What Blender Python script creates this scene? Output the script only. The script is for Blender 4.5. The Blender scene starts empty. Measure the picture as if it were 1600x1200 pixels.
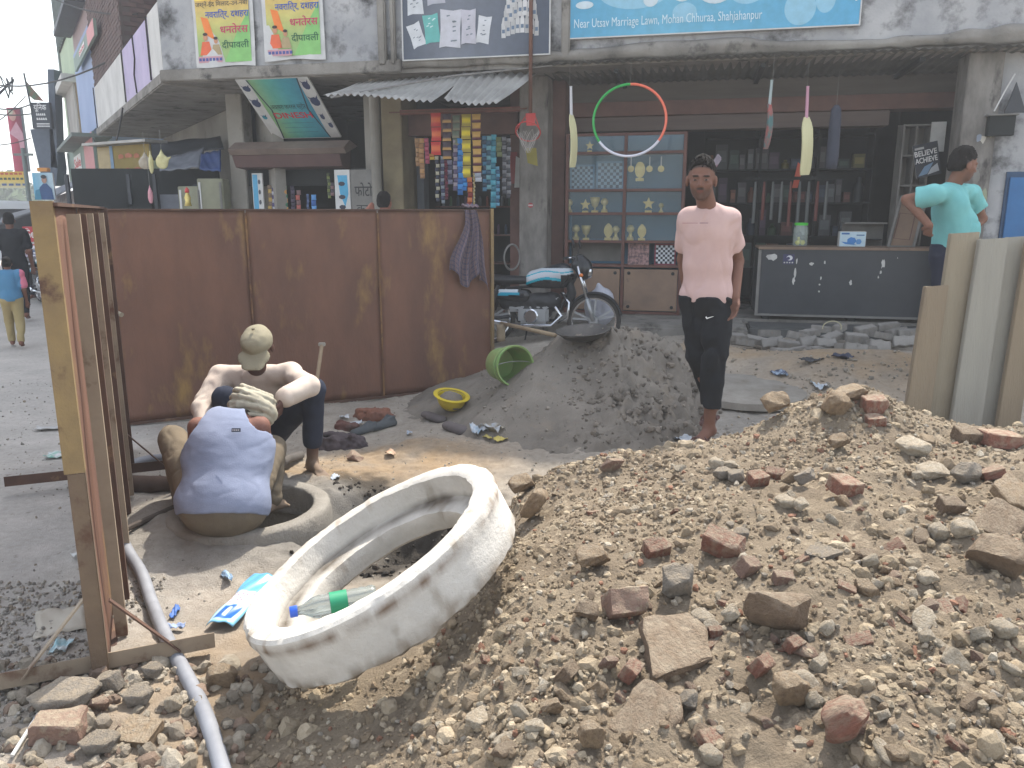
import bpy, bmesh, math, random
import numpy as np
from mathutils import Vector, Matrix, Euler
random.seed(7); np.random.seed(7)
R = math.radians; PI = math.pi
SC = bpy.context.scene; COL = SC.collection

# ------------------------------------------------------------------ camera, sky, sun, exposure
cam_d = bpy.data.cameras.new('camera'); cam = bpy.data.objects.new('camera', cam_d); COL.objects.link(cam)
CAMH, PITCH, FPX = 1.65, R(12.4), 1230.0
cam.location = (0, 0, CAMH); cam.rotation_euler = (PI/2 - PITCH, 0, 0)
cam_d.sensor_width = 36; cam_d.lens = 36*FPX/1600; cam_d.clip_end = 2000; cam_d.clip_start = 0.05
SC.camera = cam
SUN_EL, SUN_AZ = R(56), R(22)            # azimuth measured from +Y towards +X
world = bpy.data.worlds.new("World"); SC.world = world; world.use_nodes = True
wn = world.node_tree.nodes; wl = world.node_tree.links
sky = wn.new('ShaderNodeTexSky'); sky.sky_type = 'NISHITA'; sky.sun_disc = False
sky.sun_elevation = SUN_EL; sky.sun_rotation = SUN_AZ; sky.dust_density = 2.0; sky.air_density = 1.2; sky.ozone_density = 2.0
bg = wn['Background']; bg.inputs['Strength'].default_value = 0.15
hsv = wn.new('ShaderNodeHueSaturation'); hsv.inputs['Saturation'].default_value = .42   # dusty, whitish daylight
wl.new(sky.outputs[0], hsv.inputs['Color']); wl.new(hsv.outputs[0], bg.inputs['Color'])
sd = bpy.data.lights.new('sun', 'SUN'); sd.energy = 2.6; sd.angle = R(0.8); sd.color = (1, .93, .82)
sun = bpy.data.objects.new('sun', sd); COL.objects.link(sun)
sun.rotation_euler = Vector((math.sin(SUN_AZ)*math.cos(SUN_EL), math.cos(SUN_AZ)*math.cos(SUN_EL), math.sin(SUN_EL))).to_track_quat('Z', 'Y').to_euler()
SC.view_settings.view_transform = 'Standard'; SC.view_settings.look = 'None'
SC.view_settings.exposure = 1.5; SC.view_settings.gamma = 1; SC.view_settings.use_curve_mapping = False

# ------------------------------------------------------------------ geometry of the place
def ray(px, py):
    x = (px-800)/FPX; y = (600-py)/FPX
    return Vector((x, math.cos(PITCH)+y*math.sin(PITCH), -math.sin(PITCH)+y*math.cos(PITCH)))
CO = Vector((0, 0, CAMH))
def at(px, py, Y):
    r = ray(px, py); return CO + r*(Y/r.y)
def gnd(px, py, z=0.0):
    r = ray(px, py); return CO + r*((z-CAMH)/r.z)
# shop front frame: u along the front to the right, w into the building, z up
FO = Vector((3.3, 9.0, 0)); FU = Vector((.974, -.225, 0)).normalized(); FN = Vector((.225, .974, 0)).normalized()
FROT = math.atan2(FU.y, FU.x)
def F(u, w, z): return FO + FU*u + FN*w + Vector((0, 0, z))
def fac(px, py, w):
    r = ray(px, py); t = (w-(CO-FO).dot(FN))/r.dot(FN); P = CO + r*t - FO
    return P.dot(FU), P.z
# side street frame: s along the street away from the corner, d out into the street
S0 = F(-8.01, 0, 0); SS = Vector((-.534, .845, 0)).normalized(); SM = Vector((-.845, -.534, 0)).normalized()
SROT = math.atan2(-SS.y, -SS.x)          # local x runs back towards the corner
def ST(s, d, z): return S0 + SS*s + SM*d + Vector((0, 0, z))
def stw(px, py, d):
    r = ray(px, py); t = (d-(CO-S0).dot(SM))/r.dot(SM); P = CO + r*t
    return (P-S0).dot(SS), P.z

# ------------------------------------------------------------------ noise
def _hash(ix, iy, iz, seed):
    h = (ix.astype(np.int64)*374761393 + iy.astype(np.int64)*668265263 + iz.astype(np.int64)*2147483647 + seed*974711) & 0xffffffff
    h = ((h ^ (h >> 13))*1274126177) & 0xffffffff
    return ((h ^ (h >> 16)) & 0xffff)/32767.5 - 1.0
def vnoise(x, y, z, seed=0):
    x, y, z = np.broadcast_arrays(np.asarray(x, float), np.asarray(y, float), np.asarray(z, float))
    ix, iy, iz = np.floor(x), np.floor(y), np.floor(z)
    fx, fy, fz = x-ix, y-iy, z-iz
    fx, fy, fz = fx*fx*(3-2*fx), fy*fy*(3-2*fy), fz*fz*(3-2*fz)
    r = 0
    for a in (0, 1):
        for b in (0, 1):
            for c in (0, 1):
                w = (fx if a else 1-fx)*(fy if b else 1-fy)*(fz if c else 1-fz)
                r = r + w*_hash(ix+a, iy+b, iz+c, seed)
    return r
def fbm(x, y, z=0.0, o=4, seed=0):
    r = 0; a = 1.0; s = 1.0
    for i in range(o):
        r = r + a*vnoise(np.asarray(x)*s, np.asarray(y)*s, np.asarray(z)*s, seed+i); a *= .5; s *= 2.03
    return r
def sst(x, a, b):
    t = np.clip((np.asarray(x, float)-a)/(b-a), 0, 1); return t*t*(3-2*t)
def gau(x, y, cx, cy, rx, ry): return np.exp(-(((x-cx)/rx)**2+((y-cy)/ry)**2))

# ------------------------------------------------------------------ materials
MATS = {}
def mat(name, c, c2=None, scale=6.0, rough=.8, metal=0.0, bump=0.0, bscale=60.0, c3=None, s3=2.0, t3=.55, attr=None, randv=0.0,
        alpha=1.0, trans=0.0, stretch=None, contrast=1.0, spec=None, emit=None, coords='Object', w3=.12, dust=None):
    if name in MATS: return MATS[name]
    m = bpy.data.materials.new(name); m.use_nodes = True; n = m.node_tree.nodes; l = m.node_tree.links
    b = n['Principled BSDF']; b.inputs['Roughness'].default_value = rough; b.inputs['Metallic'].default_value = metal
    if spec is not None: b.inputs['Specular IOR Level'].default_value = spec
    tc = n.new('ShaderNodeTexCoord'); mp = n.new('ShaderNodeMapping'); l.new(tc.outputs[coords], mp.inputs[0])
    if stretch: mp.inputs['Scale'].default_value = stretch
    vec = mp.outputs[0]; col = None
    def noise(sc, det=5, ro=.6):
        t = n.new('ShaderNodeTexNoise'); t.inputs['Scale'].default_value = sc; t.inputs['Detail'].default_value = det; t.inputs['Roughness'].default_value = ro
        l.new(vec, t.inputs['Vector']); return t.outputs['Fac']
    def mix(f, a, bb, mode='MIX'):
        x = n.new('ShaderNodeMix'); x.data_type = 'RGBA'; x.blend_type = mode
        if hasattr(f, 'node'): l.new(f, x.inputs[0])
        else: x.inputs[0].default_value = f
        for s, v in ((6, a), (7, bb)):
            if hasattr(v, 'node'): l.new(v, x.inputs[s])
            else: x.inputs[s].default_value = (*v[:3], 1)
        return x.outputs[2]
    def ramp(f, lo, hi):
        x = n.new('ShaderNodeMapRange'); x.inputs[1].default_value = lo; x.inputs[2].default_value = hi; l.new(f, x.inputs[0]); return x.outputs[0]
    if attr:
        a = n.new('ShaderNodeAttribute'); a.attribute_name = attr; col = a.outputs['Color']
        if c2: col = mix(ramp(noise(scale), .5-.2/contrast, .5+.2/contrast), col, mix(1.0, col, c2, 'MULTIPLY'))
    elif c2: col = mix(ramp(noise(scale), .5-.2/contrast, .5+.2/contrast), c, c2)
    if c3: col = mix(ramp(noise(s3, 7, .65), t3, t3+w3), col if col is not None else c, c3)
    if dust:
        ge = n.new('ShaderNodeNewGeometry'); sx = n.new('ShaderNodeSeparateXYZ'); l.new(ge.outputs['Normal'], sx.inputs[0]); dz = ramp(sx.outputs[2], .35, 1.0); dn = ramp(noise(7, 5, .7), .3, .62)
        mu = n.new('ShaderNodeMath'); mu.operation = 'MULTIPLY'; l.new(dz, mu.inputs[0]); l.new(dn, mu.inputs[1]); col = mix(mu.outputs[0], col if col is not None else c, dust)
    if randv:
        oi = n.new('ShaderNodeObjectInfo'); v = n.new('ShaderNodeMapRange'); v.inputs[3].default_value = 1-randv; v.inputs[4].default_value = 1+randv
        l.new(oi.outputs['Random'], v.inputs[0]); hs = n.new('ShaderNodeHueSaturation'); l.new(v.outputs[0], hs.inputs['Value'])
        if col is not None: l.new(col, hs.inputs['Color'])
        else: hs.inputs['Color'].default_value = (*c[:3], 1)
        col = hs.outputs[0]
    if col is not None: l.new(col, b.inputs['Base Color'])
    else: b.inputs['Base Color'].default_value = (*c[:3], 1)
    if bump:
        bp = n.new('ShaderNodeBump'); bp.inputs['Strength'].default_value = min(1, bump); bp.inputs['Distance'].default_value = .01*max(1, bump)
        l.new(noise(bscale, 6, .7), bp.inputs['Height']); l.new(bp.outputs[0], b.inputs['Normal'])
    if alpha < 1: b.inputs['Alpha'].default_value = alpha
    if trans: b.inputs['Transmission Weight'].default_value = trans
    if emit: b.inputs['Emission Color'].default_value = (*emit[:3], 1); b.inputs['Emission Strength'].default_value = emit[3]
    MATS[name] = m; return m
def srgb(*c):
    return tuple(((v/255)/12.92 if v/255 <= .04045 else ((v/255+.055)/1.055)**2.4) for v in c)

# ------------------------------------------------------------------ objects
def tag(o, label=None, cat=None, group=None, kind=None):
    if label: o['label'] = label
    if cat: o['category'] = cat
    if group: o['group'] = group
    if kind: o['kind'] = kind
    return o
def empty(name, loc, label, cat, group=None, rz=0.0):
    o = bpy.data.objects.new(name, None); o.empty_display_size = .1; COL.objects.link(o)
    o.location = loc; o.rotation_euler = (0, 0, rz); return tag(o, label, cat, group)
def fempty(name, u, w, z, label, cat, group=None):   # an Empty on the shop front, local x = u, local y = w
    return empty(name, F(u, w, z), label, cat, group, FROT)
def link(name, me, parent=None, loc=(0, 0, 0), rot=(0, 0, 0), scale=None):
    o = bpy.data.objects.new(name, me); COL.objects.link(o); o.parent = parent
    o.location = loc; o.rotation_euler = rot
    if scale is not None: o.scale = scale if hasattr(scale, '__len__') else (scale,)*3
    return o
def copy_tree(o, parent=None, keep=False):
    c = o.copy(); COL.objects.link(c); c.parent = parent
    for ch in o.children: copy_tree(ch, c)
    return c
def npmesh(name, V, Fc, mats, smooth=False, col=None, midx=None, weld=False):
    me = bpy.data.meshes.new(name)
    V = np.asarray(V, dtype=np.float32)
    if isinstance(Fc, np.ndarray):
        k = Fc.shape[1]; nf = len(Fc)
        me.vertices.add(len(V)); me.vertices.foreach_set('co', V.ravel())
        me.loops.add(nf*k); me.loops.foreach_set('vertex_index', Fc.astype(np.int32).ravel())
        me.polygons.add(nf); me.polygons.foreach_set('loop_start', np.arange(0, nf*k, k, dtype=np.int32))
        me.update(calc_edges=True)
    else: me.from_pydata([tuple(map(float, v)) for v in V], [], Fc); me.update()
    for m in (mats if isinstance(mats, (list, tuple)) else [mats]): me.materials.append(m)
    me.polygons.foreach_set('use_smooth', [smooth]*len(me.polygons))
    if midx is not None: me.polygons.foreach_set('material_index', np.asarray(midx, dtype=np.int32))
    if col is not None:
        a = me.color_attributes.new('Col', 'FLOAT_COLOR', 'POINT'); cc = np.ones((len(V), 4), np.float32); cc[:, :3] = col; a.data.foreach_set('color', cc.ravel())
    return me
class MB:
    """collects simple shapes into ONE mesh"""
    def __init__(s): s.v = []; s.f = []; s.m = []; s.c = []; s.col = (1, 1, 1)
    def add(s, V, Fc, m=0, col=None):
        n = len(s.v); s.v += [tuple(v) for v in V]; s.f += [tuple(i+n for i in f) for f in Fc]; s.m += [m]*len(Fc)
        s.c += [tuple((col or s.col)[:3])]*len(V); return s
    def box(s, c, d, rot=(0, 0, 0), m=0, col=None):
        M = Euler(rot).to_matrix(); c = Vector(c)
        V = [c + M @ Vector((x*d[0]/2, y*d[1]/2, z*d[2]/2)) for x in (-1, 1) for y in (-1, 1) for z in (-1, 1)]
        return s.add(V, [(0, 1, 3, 2), (4, 6, 7, 5), (0, 4, 5, 1), (2, 3, 7, 6), (0, 2, 6, 4), (1, 5, 7, 3)], m, col)
    def span(s, a, b, m=0, col=None): # box between corners
        a, b = Vector(a), Vector(b); return s.box((a+b)/2, [abs(x) for x in (b-a)], m=m, col=col)
    def bar(s, a, b, w, h, up=(0, 0, 1), m=0, col=None):
        a, b = Vector(a), Vector(b); d = (b-a); L = d.length; d.normalize(); up = Vector(up)
        x = d.cross(up)
        if x.length < 1e-4: x = d.cross(Vector((0, 1, 0)))
        x.normalize(); y = x.cross(d)
        V = [p + x*(i*w/2) + y*(j*h/2) for p in (a, b) for i, j in ((-1, -1), (1, -1), (1, 1), (-1, 1))]
        return s.add(V, [(3, 2, 1, 0), (4, 5, 6, 7), (0, 1, 5, 4), (1, 2, 6, 5), (2, 3, 7, 6), (3, 0, 4, 7)], m, col)
    def tube(s, pts, r, n=8, m=0, cap=True, col=None):
        pts = [Vector(p) for p in pts]; N = len(pts); rs = r if hasattr(r, '__len__') else [r]*N
        V = []; px = None
        for i, p in enumerate(pts):
            d = (pts[min(i+1, N-1)]-pts[max(i-1, 0)]).normalized()
            if px is None:
                px = d.orthogonal().normalized()
            px = (px - d*px.dot(d)).normalized(); py = d.cross(px)
            for k in range(n):
                a = 2*PI*k/n; V.append(p + px*math.cos(a)*rs[i] + py*math.sin(a)*rs[i])
        Fc = [(i*n+k, i*n+(k+1) % n, (i+1)*n+(k+1) % n, (i+1)*n+k) for i in range(N-1) for k in range(n)]
        if cap: Fc += [tuple(range(n))[::-1], tuple((N-1)*n+k for k in range(n))]
        return s.add(V, Fc, m, col)
    def lathe(s, prof, n=32, c=(0, 0, 0), m=0, col=None, closed=False, rot=None, arc=2*PI):
        c = Vector(c); M = Euler(rot).to_matrix() if rot else Matrix.Identity(3); full = abs(arc-2*PI) < 1e-6
        K = len(prof); cnt = n if full else n+1
        V = [c + M @ Vector((r*math.cos(arc*k/n), r*math.sin(arc*k/n), z)) for k in range(cnt) for r, z in prof]
        Fc = []
        for k in range(n):
            for j in range(K if closed else K-1):
                a, b = k % cnt, (k+1) % cnt; j2 = (j+1) % K
                Fc.append((a*K+j, b*K+j, b*K+j2, a*K+j2))
        return s.add(V, Fc, m, col)
    def poly(s, pts, m=0, col=None):  # planar polygon in 3-D
        return s.add(pts, [tuple(range(len(pts)))], m, col)
    def prism(s, pts, vec, m=0, col=None):
        vec = Vector(vec); n = len(pts); P = [Vector(p) for p in pts]
        V = P + [p+vec for p in P]
        Fc = [tuple(range(n))[::-1], tuple(range(n, 2*n))] + [(i, (i+1) % n, n+(i+1) % n, n+i) for i in range(n)]
        return s.add(V, Fc, m, col)
    def sheet(s, fn, nu, nv, m=0, col=None, thick=0.0):   # surface from fn(a,b), a,b in 0..1
        V = [Vector(fn(i/nu, j/nv)) for i in range(nu+1) for j in range(nv+1)]; K = nv+1
        Fc = [(i*K+j, (i+1)*K+j, (i+1)*K+j+1, i*K+j+1) for i in range(nu) for j in range(nv)]
        return s.add(V, Fc, m, col)
    def build(s, name, mats, parent=None, loc=(0, 0, 0), rot=(0, 0, 0), smooth=False, bevel=0.0, scale=None, recalc=True, colattr=False, solid=0.0, subd=0):
        me = bpy.data.meshes.new(name); me.from_pydata([tuple(v) for v in s.v], [], s.f)
        for m in (mats if isinstance(mats, (list, tuple)) else [mats]): me.materials.append(m)
        me.polygons.foreach_set('material_index', s.m)
        if colattr:
            a = me.color_attributes.new('Col', 'FLOAT_COLOR', 'POINT'); cc = np.ones((len(s.v), 4), np.float32); cc[:, :3] = s.c; a.data.foreach_set('color', cc.ravel())
        if recalc or bevel or solid:
            bm = bmesh.new(); bm.from_mesh(me)
            if recalc: bmesh.ops.recalc_face_normals(bm, faces=bm.faces[:])
            if solid: bmesh.ops.solidify(bm, geom=bm.faces[:], thickness=solid)
            if bevel:
                ed = [e for e in bm.edges if e.is_manifold and e.calc_face_angle(0) > .6]
                bmesh.ops.bevel(bm, geom=ed, offset=bevel, segments=2, affect='EDGES', clamp_overlap=True)
            bm.to_mesh(me); bm.free()
        if smooth is True: me.polygons.foreach_set('use_smooth', [True]*len(me.polygons))
        elif smooth:
            me.polygons.foreach_set('use_smooth', [True]*len(me.polygons))
            bm = bmesh.new(); bm.from_mesh(me)
            for e in bm.edges: e.smooth = not (e.is_manifold and e.calc_face_angle(0) > R(smooth))
            bm.to_mesh(me); bm.free()
        o = link(name, me, parent, loc, rot, scale)
        if subd:
            md = o.modifiers.new('s', 'SUBSURF'); md.levels = md.render_levels = subd
        return o
_txt = {}
def text_geo(body, size=1.0, align='CENTER', shear=0.0, bold=0.0):
    k = (body, align, shear, bold)
    if k not in _txt:
        cu = bpy.data.curves.new('t', 'FONT'); cu.body = body; cu.align_x = align; cu.align_y = 'CENTER'; cu.size = 1; cu.shear = shear; cu.offset = bold; cu.resolution_u = 3
        ob = bpy.data.objects.new('t', cu); me = bpy.data.meshes.new_from_object(ob)
        _txt[k] = ([tuple(v.co) for v in me.vertices], [tuple(p.vertices) for p in me.polygons])
        bpy.data.objects.remove(ob); bpy.data.curves.remove(cu); bpy.data.meshes.remove(me)
    return _txt[k]
class Print:
    """flat print built as thin coloured layers lying on a board: local x right, z up, facing -y"""
    def __init__(s, base=0.0, step=.0015): s.mb = MB(); s.base = base; s.step = step
    def pos(s, x, z, lay): return (x, -s.base - s.step*(lay+1), z)
    def poly(s, pts, col, lay=0): s.mb.poly([s.pos(x, z, lay) for x, z in pts], col=col); return s
    def rect(s, x0, z0, x1, z1, col, lay=0): return s.poly([(x0, z0), (x1, z0), (x1, z1), (x0, z1)], col, lay)
    def ell(s, cx, cz, rx, rz, col, lay=0, n=20, a0=0, a1=2*PI):
        return s.poly([(cx+rx*math.cos(a0+(a1-a0)*i/n), cz+rz*math.sin(a0+(a1-a0)*i/n)) for i in range(n if a1-a0 > 6.28 else n+1)], col, lay)
    def text(s, body, x, z, size, col, lay=1, align='CENTER', width=None, shear=0.0, rot=0.0, bold=0.0, hs=1.0):
        V, Fc = text_geo(body, 1, align, shear, bold)
        if not V: return s
        w = max(v[0] for v in V)-min(v[0] for v in V); sx = size*hs
        if width: sx = width/w
        c, sn = math.cos(rot), math.sin(rot)
        s.mb.add([s.pos(x+v[0]*sx*c-v[1]*size*sn, z+v[0]*sx*sn+v[1]*size*c, lay) for v in V], Fc, col=col); return s
    def grad(s, x0, z0, x1, z1, cols, lay=0, n=None, horiz=True):  # printed colour ramp as strips blended by vertex colour
        K = len(cols)-1; mb = s.mb
        for i in range(K):
            a, b = i/K, (i+1)/K; n0 = len(mb.v)
            if horiz: q = [(x0+(x1-x0)*a, z0), (x0+(x1-x0)*b, z0), (x0+(x1-x0)*b, z1), (x0+(x1-x0)*a, z1)]; cc = [cols[i], cols[i+1], cols[i+1], cols[i]]
            else: q = [(x0, z0+(z1-z0)*a), (x1, z0+(z1-z0)*a), (x1, z0+(z1-z0)*b), (x0, z0+(z1-z0)*b)]; cc = [cols[i], cols[i], cols[i+1], cols[i+1]]
            mb.v += [s.pos(x, z, lay) for x, z in q]; mb.f.append((n0, n0+1, n0+2, n0+3)); mb.m.append(0); mb.c += [tuple(c[:3]) for c in cc]
        return s
    def warp(s, fn): s.mb.v = [tuple(fn(*v)) for v in s.mb.v]; return s
    def build(s, name, parent, loc=(0, 0, 0), rot=(0, 0, 0), m=None):
        return s.mb.build(name, m or PRINT, parent, loc, rot, colattr=True, recalc=False)
PRINT = mat('printed_ink', (1, 1, 1), c2=(.82, .82, .8), attr='Col', scale=9, rough=.55)
def arr(px0, py0, px1, py1, w):  # rectangle on the front plane from pixel corners -> u0,z0,u1,z1
    u0, z1 = fac(px0, py0, w); u1, z0 = fac(px1, py1, w); return u0, z0, u1, z1

# ------------------------------------------------------------------ implicit surfaces (bodies, clothes, cloth heaps)
class SDF:
    def __init__(s, lo, hi, h):
        s.lo = np.array(lo, float); s.h = h; s.n = np.ceil((np.array(hi)-s.lo)/h).astype(int)+1
        s.D = np.full(s.n, 1.0, np.float32); s.ax = [s.lo[i]+h*np.arange(s.n[i]) for i in range(3)]
    def sub(s, lo, hi, m):
        i0 = np.clip(np.floor((np.array(lo)-m-s.lo)/s.h).astype(int), 0, s.n-1); i1 = np.clip(np.ceil((np.array(hi)+m-s.lo)/s.h).astype(int)+1, 1, s.n)
        sl = tuple(slice(a, max(b, a+1)) for a, b in zip(i0, i1))
        X, Y, Z = np.meshgrid(*[s.ax[i][sl[i]] for i in range(3)], indexing='ij'); return sl, X, Y, Z
    def mix(s, sl, d, k, op='u'):
        a = s.D[sl]
        if op == 'u': h = np.clip(.5+.5*(a-d)/k, 0, 1); s.D[sl] = a*(1-h)+d*h-k*h*(1-h)
        elif op == 's': d = -d; h = np.clip(.5-.5*(a-d)/k, 0, 1); s.D[sl] = a*(1-h)+d*h+k*h*(1-h)
    def cap(s, a, b, ra, rb=None, k=.02, flat=None, op='u'):
        rb = ra if rb is None else rb; a, b = np.array(a, float), np.array(b, float); r = max(ra, rb)
        sl, X, Y, Z = s.sub(np.minimum(a, b)-r, np.maximum(a, b)+r, k*1.5+s.h*2)
        d = b-a; L = max(d@d, 1e-9); px, py, pz = X-a[0], Y-a[1], Z-a[2]
        t = np.clip((px*d[0]+py*d[1]+pz*d[2])/L, 0, 1); qx, qy, qz = px-t*d[0], py-t*d[1], pz-t*d[2]
        if flat is not None:
            f, kk = np.array(flat[0], float), flat[1]; f /= np.linalg.norm(f); dd = (qx*f[0]+qy*f[1]+qz*f[2])*(kk-1)
            qx, qy, qz = qx+f[0]*dd, qy+f[1]*dd, qz+f[2]*dd
        s.mix(sl, (np.sqrt(qx*qx+qy*qy+qz*qz)-(ra+(rb-ra)*t)).astype(np.float32), k, op)
    def ell(s, c, r, M=None, k=.02, op='u'):
        c = np.array(c, float); r = np.array(r, float); R_ = r.max()
        sl, X, Y, Z = s.sub(c-R_, c+R_, k*1.5+s.h*2); P = np.stack([X-c[0], Y-c[1], Z-c[2]], -1)
        if M is not None: P = P @ np.array(M)       # columns of M are the ellipsoid's axes
        q = P/r; l1 = np.sqrt((q*q).sum(-1)); l2 = np.sqrt(((q/r)**2).sum(-1))+1e-9
        s.mix(sl, (l1*(l1-1)/l2).astype(np.float32), k, op)
    def plane(s, p, n, k=.004, lo=None, hi=None):     # cut away what lies on the side n points to
        n = np.array(n, float); n /= np.linalg.norm(n)
        sl, X, Y, Z = s.sub(lo if lo is not None else s.lo, hi if hi is not None else s.lo+s.n*s.h, 0)
        d = ((X-p[0])*n[0]+(Y-p[1])*n[1]+(Z-p[2])*n[2]).astype(np.float32); s.mix(sl, -d, k, 's')
    def noise(s, amp, sc, seed=0, o=2, st=(1, 1, 1)):
        sl = np.abs(s.D) < amp*3+s.h*2; idx = np.argwhere(sl); P = s.lo+idx*s.h
        s.D[sl] += (amp*fbm(P[:, 0]*sc*st[0], P[:, 1]*sc*st[1], P[:, 2]*sc*st[2], o, seed)).astype(np.float32)
    def crease(s, amp, sc, seed=0, st=(1, 1, 1), w=.16):
        idx = np.argwhere(np.abs(s.D) < amp*3+s.h*2); P = s.lo+idx*s.h; x, y, z = P[:, 0]*sc*st[0], P[:, 1]*sc*st[1], P[:, 2]*sc*st[2]
        wx = .6*vnoise(x*.7, y*.7, z*.7, seed+50); n = vnoise(x+wx, y+wx, z-wx, seed)+.35*vnoise(x*2.1, y*2.1, z*2.1, seed+1); mk = np.clip(.6+vnoise(x*.4, y*.4, z*.4, seed+2), 0, 1)
        s.D[tuple(idx.T)] += (amp*mk*np.exp(-(n/w)**2)-amp*.35).astype(np.float32)
    def mesh(s):
        D = s.D; ins = D < 0; n = np.array(D.shape)
        cnt = np.zeros(n-1, np.int8); off = [(a, b, c) for a in (0, 1) for b in (0, 1) for c in (0, 1)]
        g = lambda A, o: A[o[0]:n[0]-1+o[0], o[1]:n[1]-1+o[1], o[2]:n[2]-1+o[2]]
        for o in off: cnt += g(ins, o)
        cells = np.argwhere((cnt > 0) & (cnt < 8)); idm = np.full(n-1, -1, np.int32); idm[tuple(cells.T)] = np.arange(len(cells))
        acc = np.zeros((len(cells), 3)); num = np.zeros(len(cells))
        for a in off:
            for ax in range(3):
                if a[ax]: continue
                b = list(a); b[ax] = 1; va = D[tuple((cells+a).T)]; vb = D[tuple((cells+b).T)]
                m = (va < 0) != (vb < 0); t = va[m]/(va[m]-vb[m]); p = np.array(a, float)[None].repeat(m.sum(), 0); p[:, ax] = t
                acc[m] += p; num[m] += 1
        V = s.lo + (cells + acc/np.maximum(num, 1)[:, None])*s.h; Q = []
        for ax in range(3):
            sl0 = [slice(1, -1)]*3; sl1 = [slice(1, -1)]*3; sl0[ax] = slice(0, -1); sl1[ax] = slice(1, None)
            A, B = ins[tuple(sl0)], ins[tuple(sl1)]; e = np.argwhere(A != B); sg = A[tuple(e.T)]
            o = np.ones(3, int); o[ax] = 0; e = e+o; u, v = (ax+1) % 3, (ax+2) % 3; q = []
            for du, dv in ((1, 1), (0, 1), (0, 0), (1, 0)):
                c = e.copy(); c[:, u] -= du; c[:, v] -= dv; q.append(idm[tuple(c.T)])
            q = np.stack(q, 1); q[~sg] = q[~sg][:, ::-1]; Q.append(q)
        Q = np.concatenate(Q); Q = Q[(Q >= 0).all(1)]; return V.astype(np.float32), Q
    def build(s, name, m, parent=None, col=None, loc=(0, 0, 0)):
        V, Q = s.mesh(); c = col(V) if col is not None else None
        return link(name, npmesh(name, V, Q, m, True, c), parent, loc)
# ------------------------------------------------------------------ ground
MHC = (-1.40, 3.95)                                     # centre of the manhole
def ground_h(x, y, fine=True):
    x, y = np.asarray(x, float), np.asarray(y, float)
    z = .2*sst(x, -1.0, 1.0)*sst(y, 3.6, 6.0)*(1-sst(y, 30, 60))
    z = z + .27*gau(x, y, 3.1, 6.7, 1.1, .8) + .09*gau(x, y, -.62, 5.15, .45, .3) + .05*gau(x, y, -1.2, 4.75, .35, .25)
    z = z + .22*gau(x, y, 1.55, 7.3, .7, .35) + .12*gau(x, y, -.2, 7.9, .5, .4)
    z = z - .30*sst(1-np.hypot((x+.72)/.5, (y-3.95)/.52), 0, .6)
    r = np.hypot(x-MHC[0], y-MHC[1])
    z = z + .075*(1-sst(r, .43, .88)) + .03*(1-sst(r, .43, .83))*sst(-(x-MHC[0])+.3*(y-MHC[1]), .0, .3) + .05*gau(x, y, -1.55, 2.4, .5, .5)
    z = z + .04*gau(x, y, -1.95, 3.95, .28, .16)
    if fine:
        near = sst(x, -2.6, -1.6)*sst(y, 0, 1)*(1-sst(y, 12, 20))
        z = z + .014*fbm(x*3, y*3, 0, 3, 5)*(.25+near) + .006*fbm(x*19, y*19, 0, 3, 9)*(.15+near)
        mk = np.clip(1.15-np.hypot((x+.72)/.62, (y-3.95)/.62), 0, 1); z = z + mk*.03*fbm(x*14, y*14, 0, 3, 77)
    z = np.where(r < .33, -.45, z)
    return z
def heap_h(x, y, fine=True):
    x, y = np.asarray(x, float), np.asarray(y, float)
    a = np.interp(x, [-1.3, -.95, -.6, -.3, 0.02, .25, .6, .95, 2.4, 5], [-.25, -.03, .07, .17, .40, .46, .5, .56, .57, .62])
    b = np.interp(x, [-.6, -.15, .03, .2, .5, .8, 1.15, 1.5, 2.4, 5], [-.5, -.12, .24, .36, .45, .485, .49, .54, .56, .60])
    t = sst(y, 2.7, 3.3); z = a*(1-t)+b*t
    z = z*(1-.30*sst(2.3-y, 0, 1.2)*sst(x, -.2, .5)) - .45*sst(y, 3.72, 4.75)*(x > -9) - .35*sst(y, 4.75, 5.4)
    z = z + .25*gau(x, y, 1.82, 4.02, .36, .26) + .09*gau(x, y, 1.42, 4.0, .34, .26)  - .03*gau(x, y, 1.65, 3.0, .25, .15)
    if fine:
        w = sst(z, -.05, .2)
        cl = sst(fbm(x*1.3, y*1.3, 0, 2, 44), -.5, .5)
        z = z + w*(.026*fbm(x*3.1, y*3.1, .3, 3, 21) + .018*np.abs(fbm(x*9, y*9, .3, 3, 33))*(.4+cl) + .010*fbm(x*23, y*23, .3, 2, 37)*cl + .006*fbm(x*46, y*46, 0, 2, 41))
    return z
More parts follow.
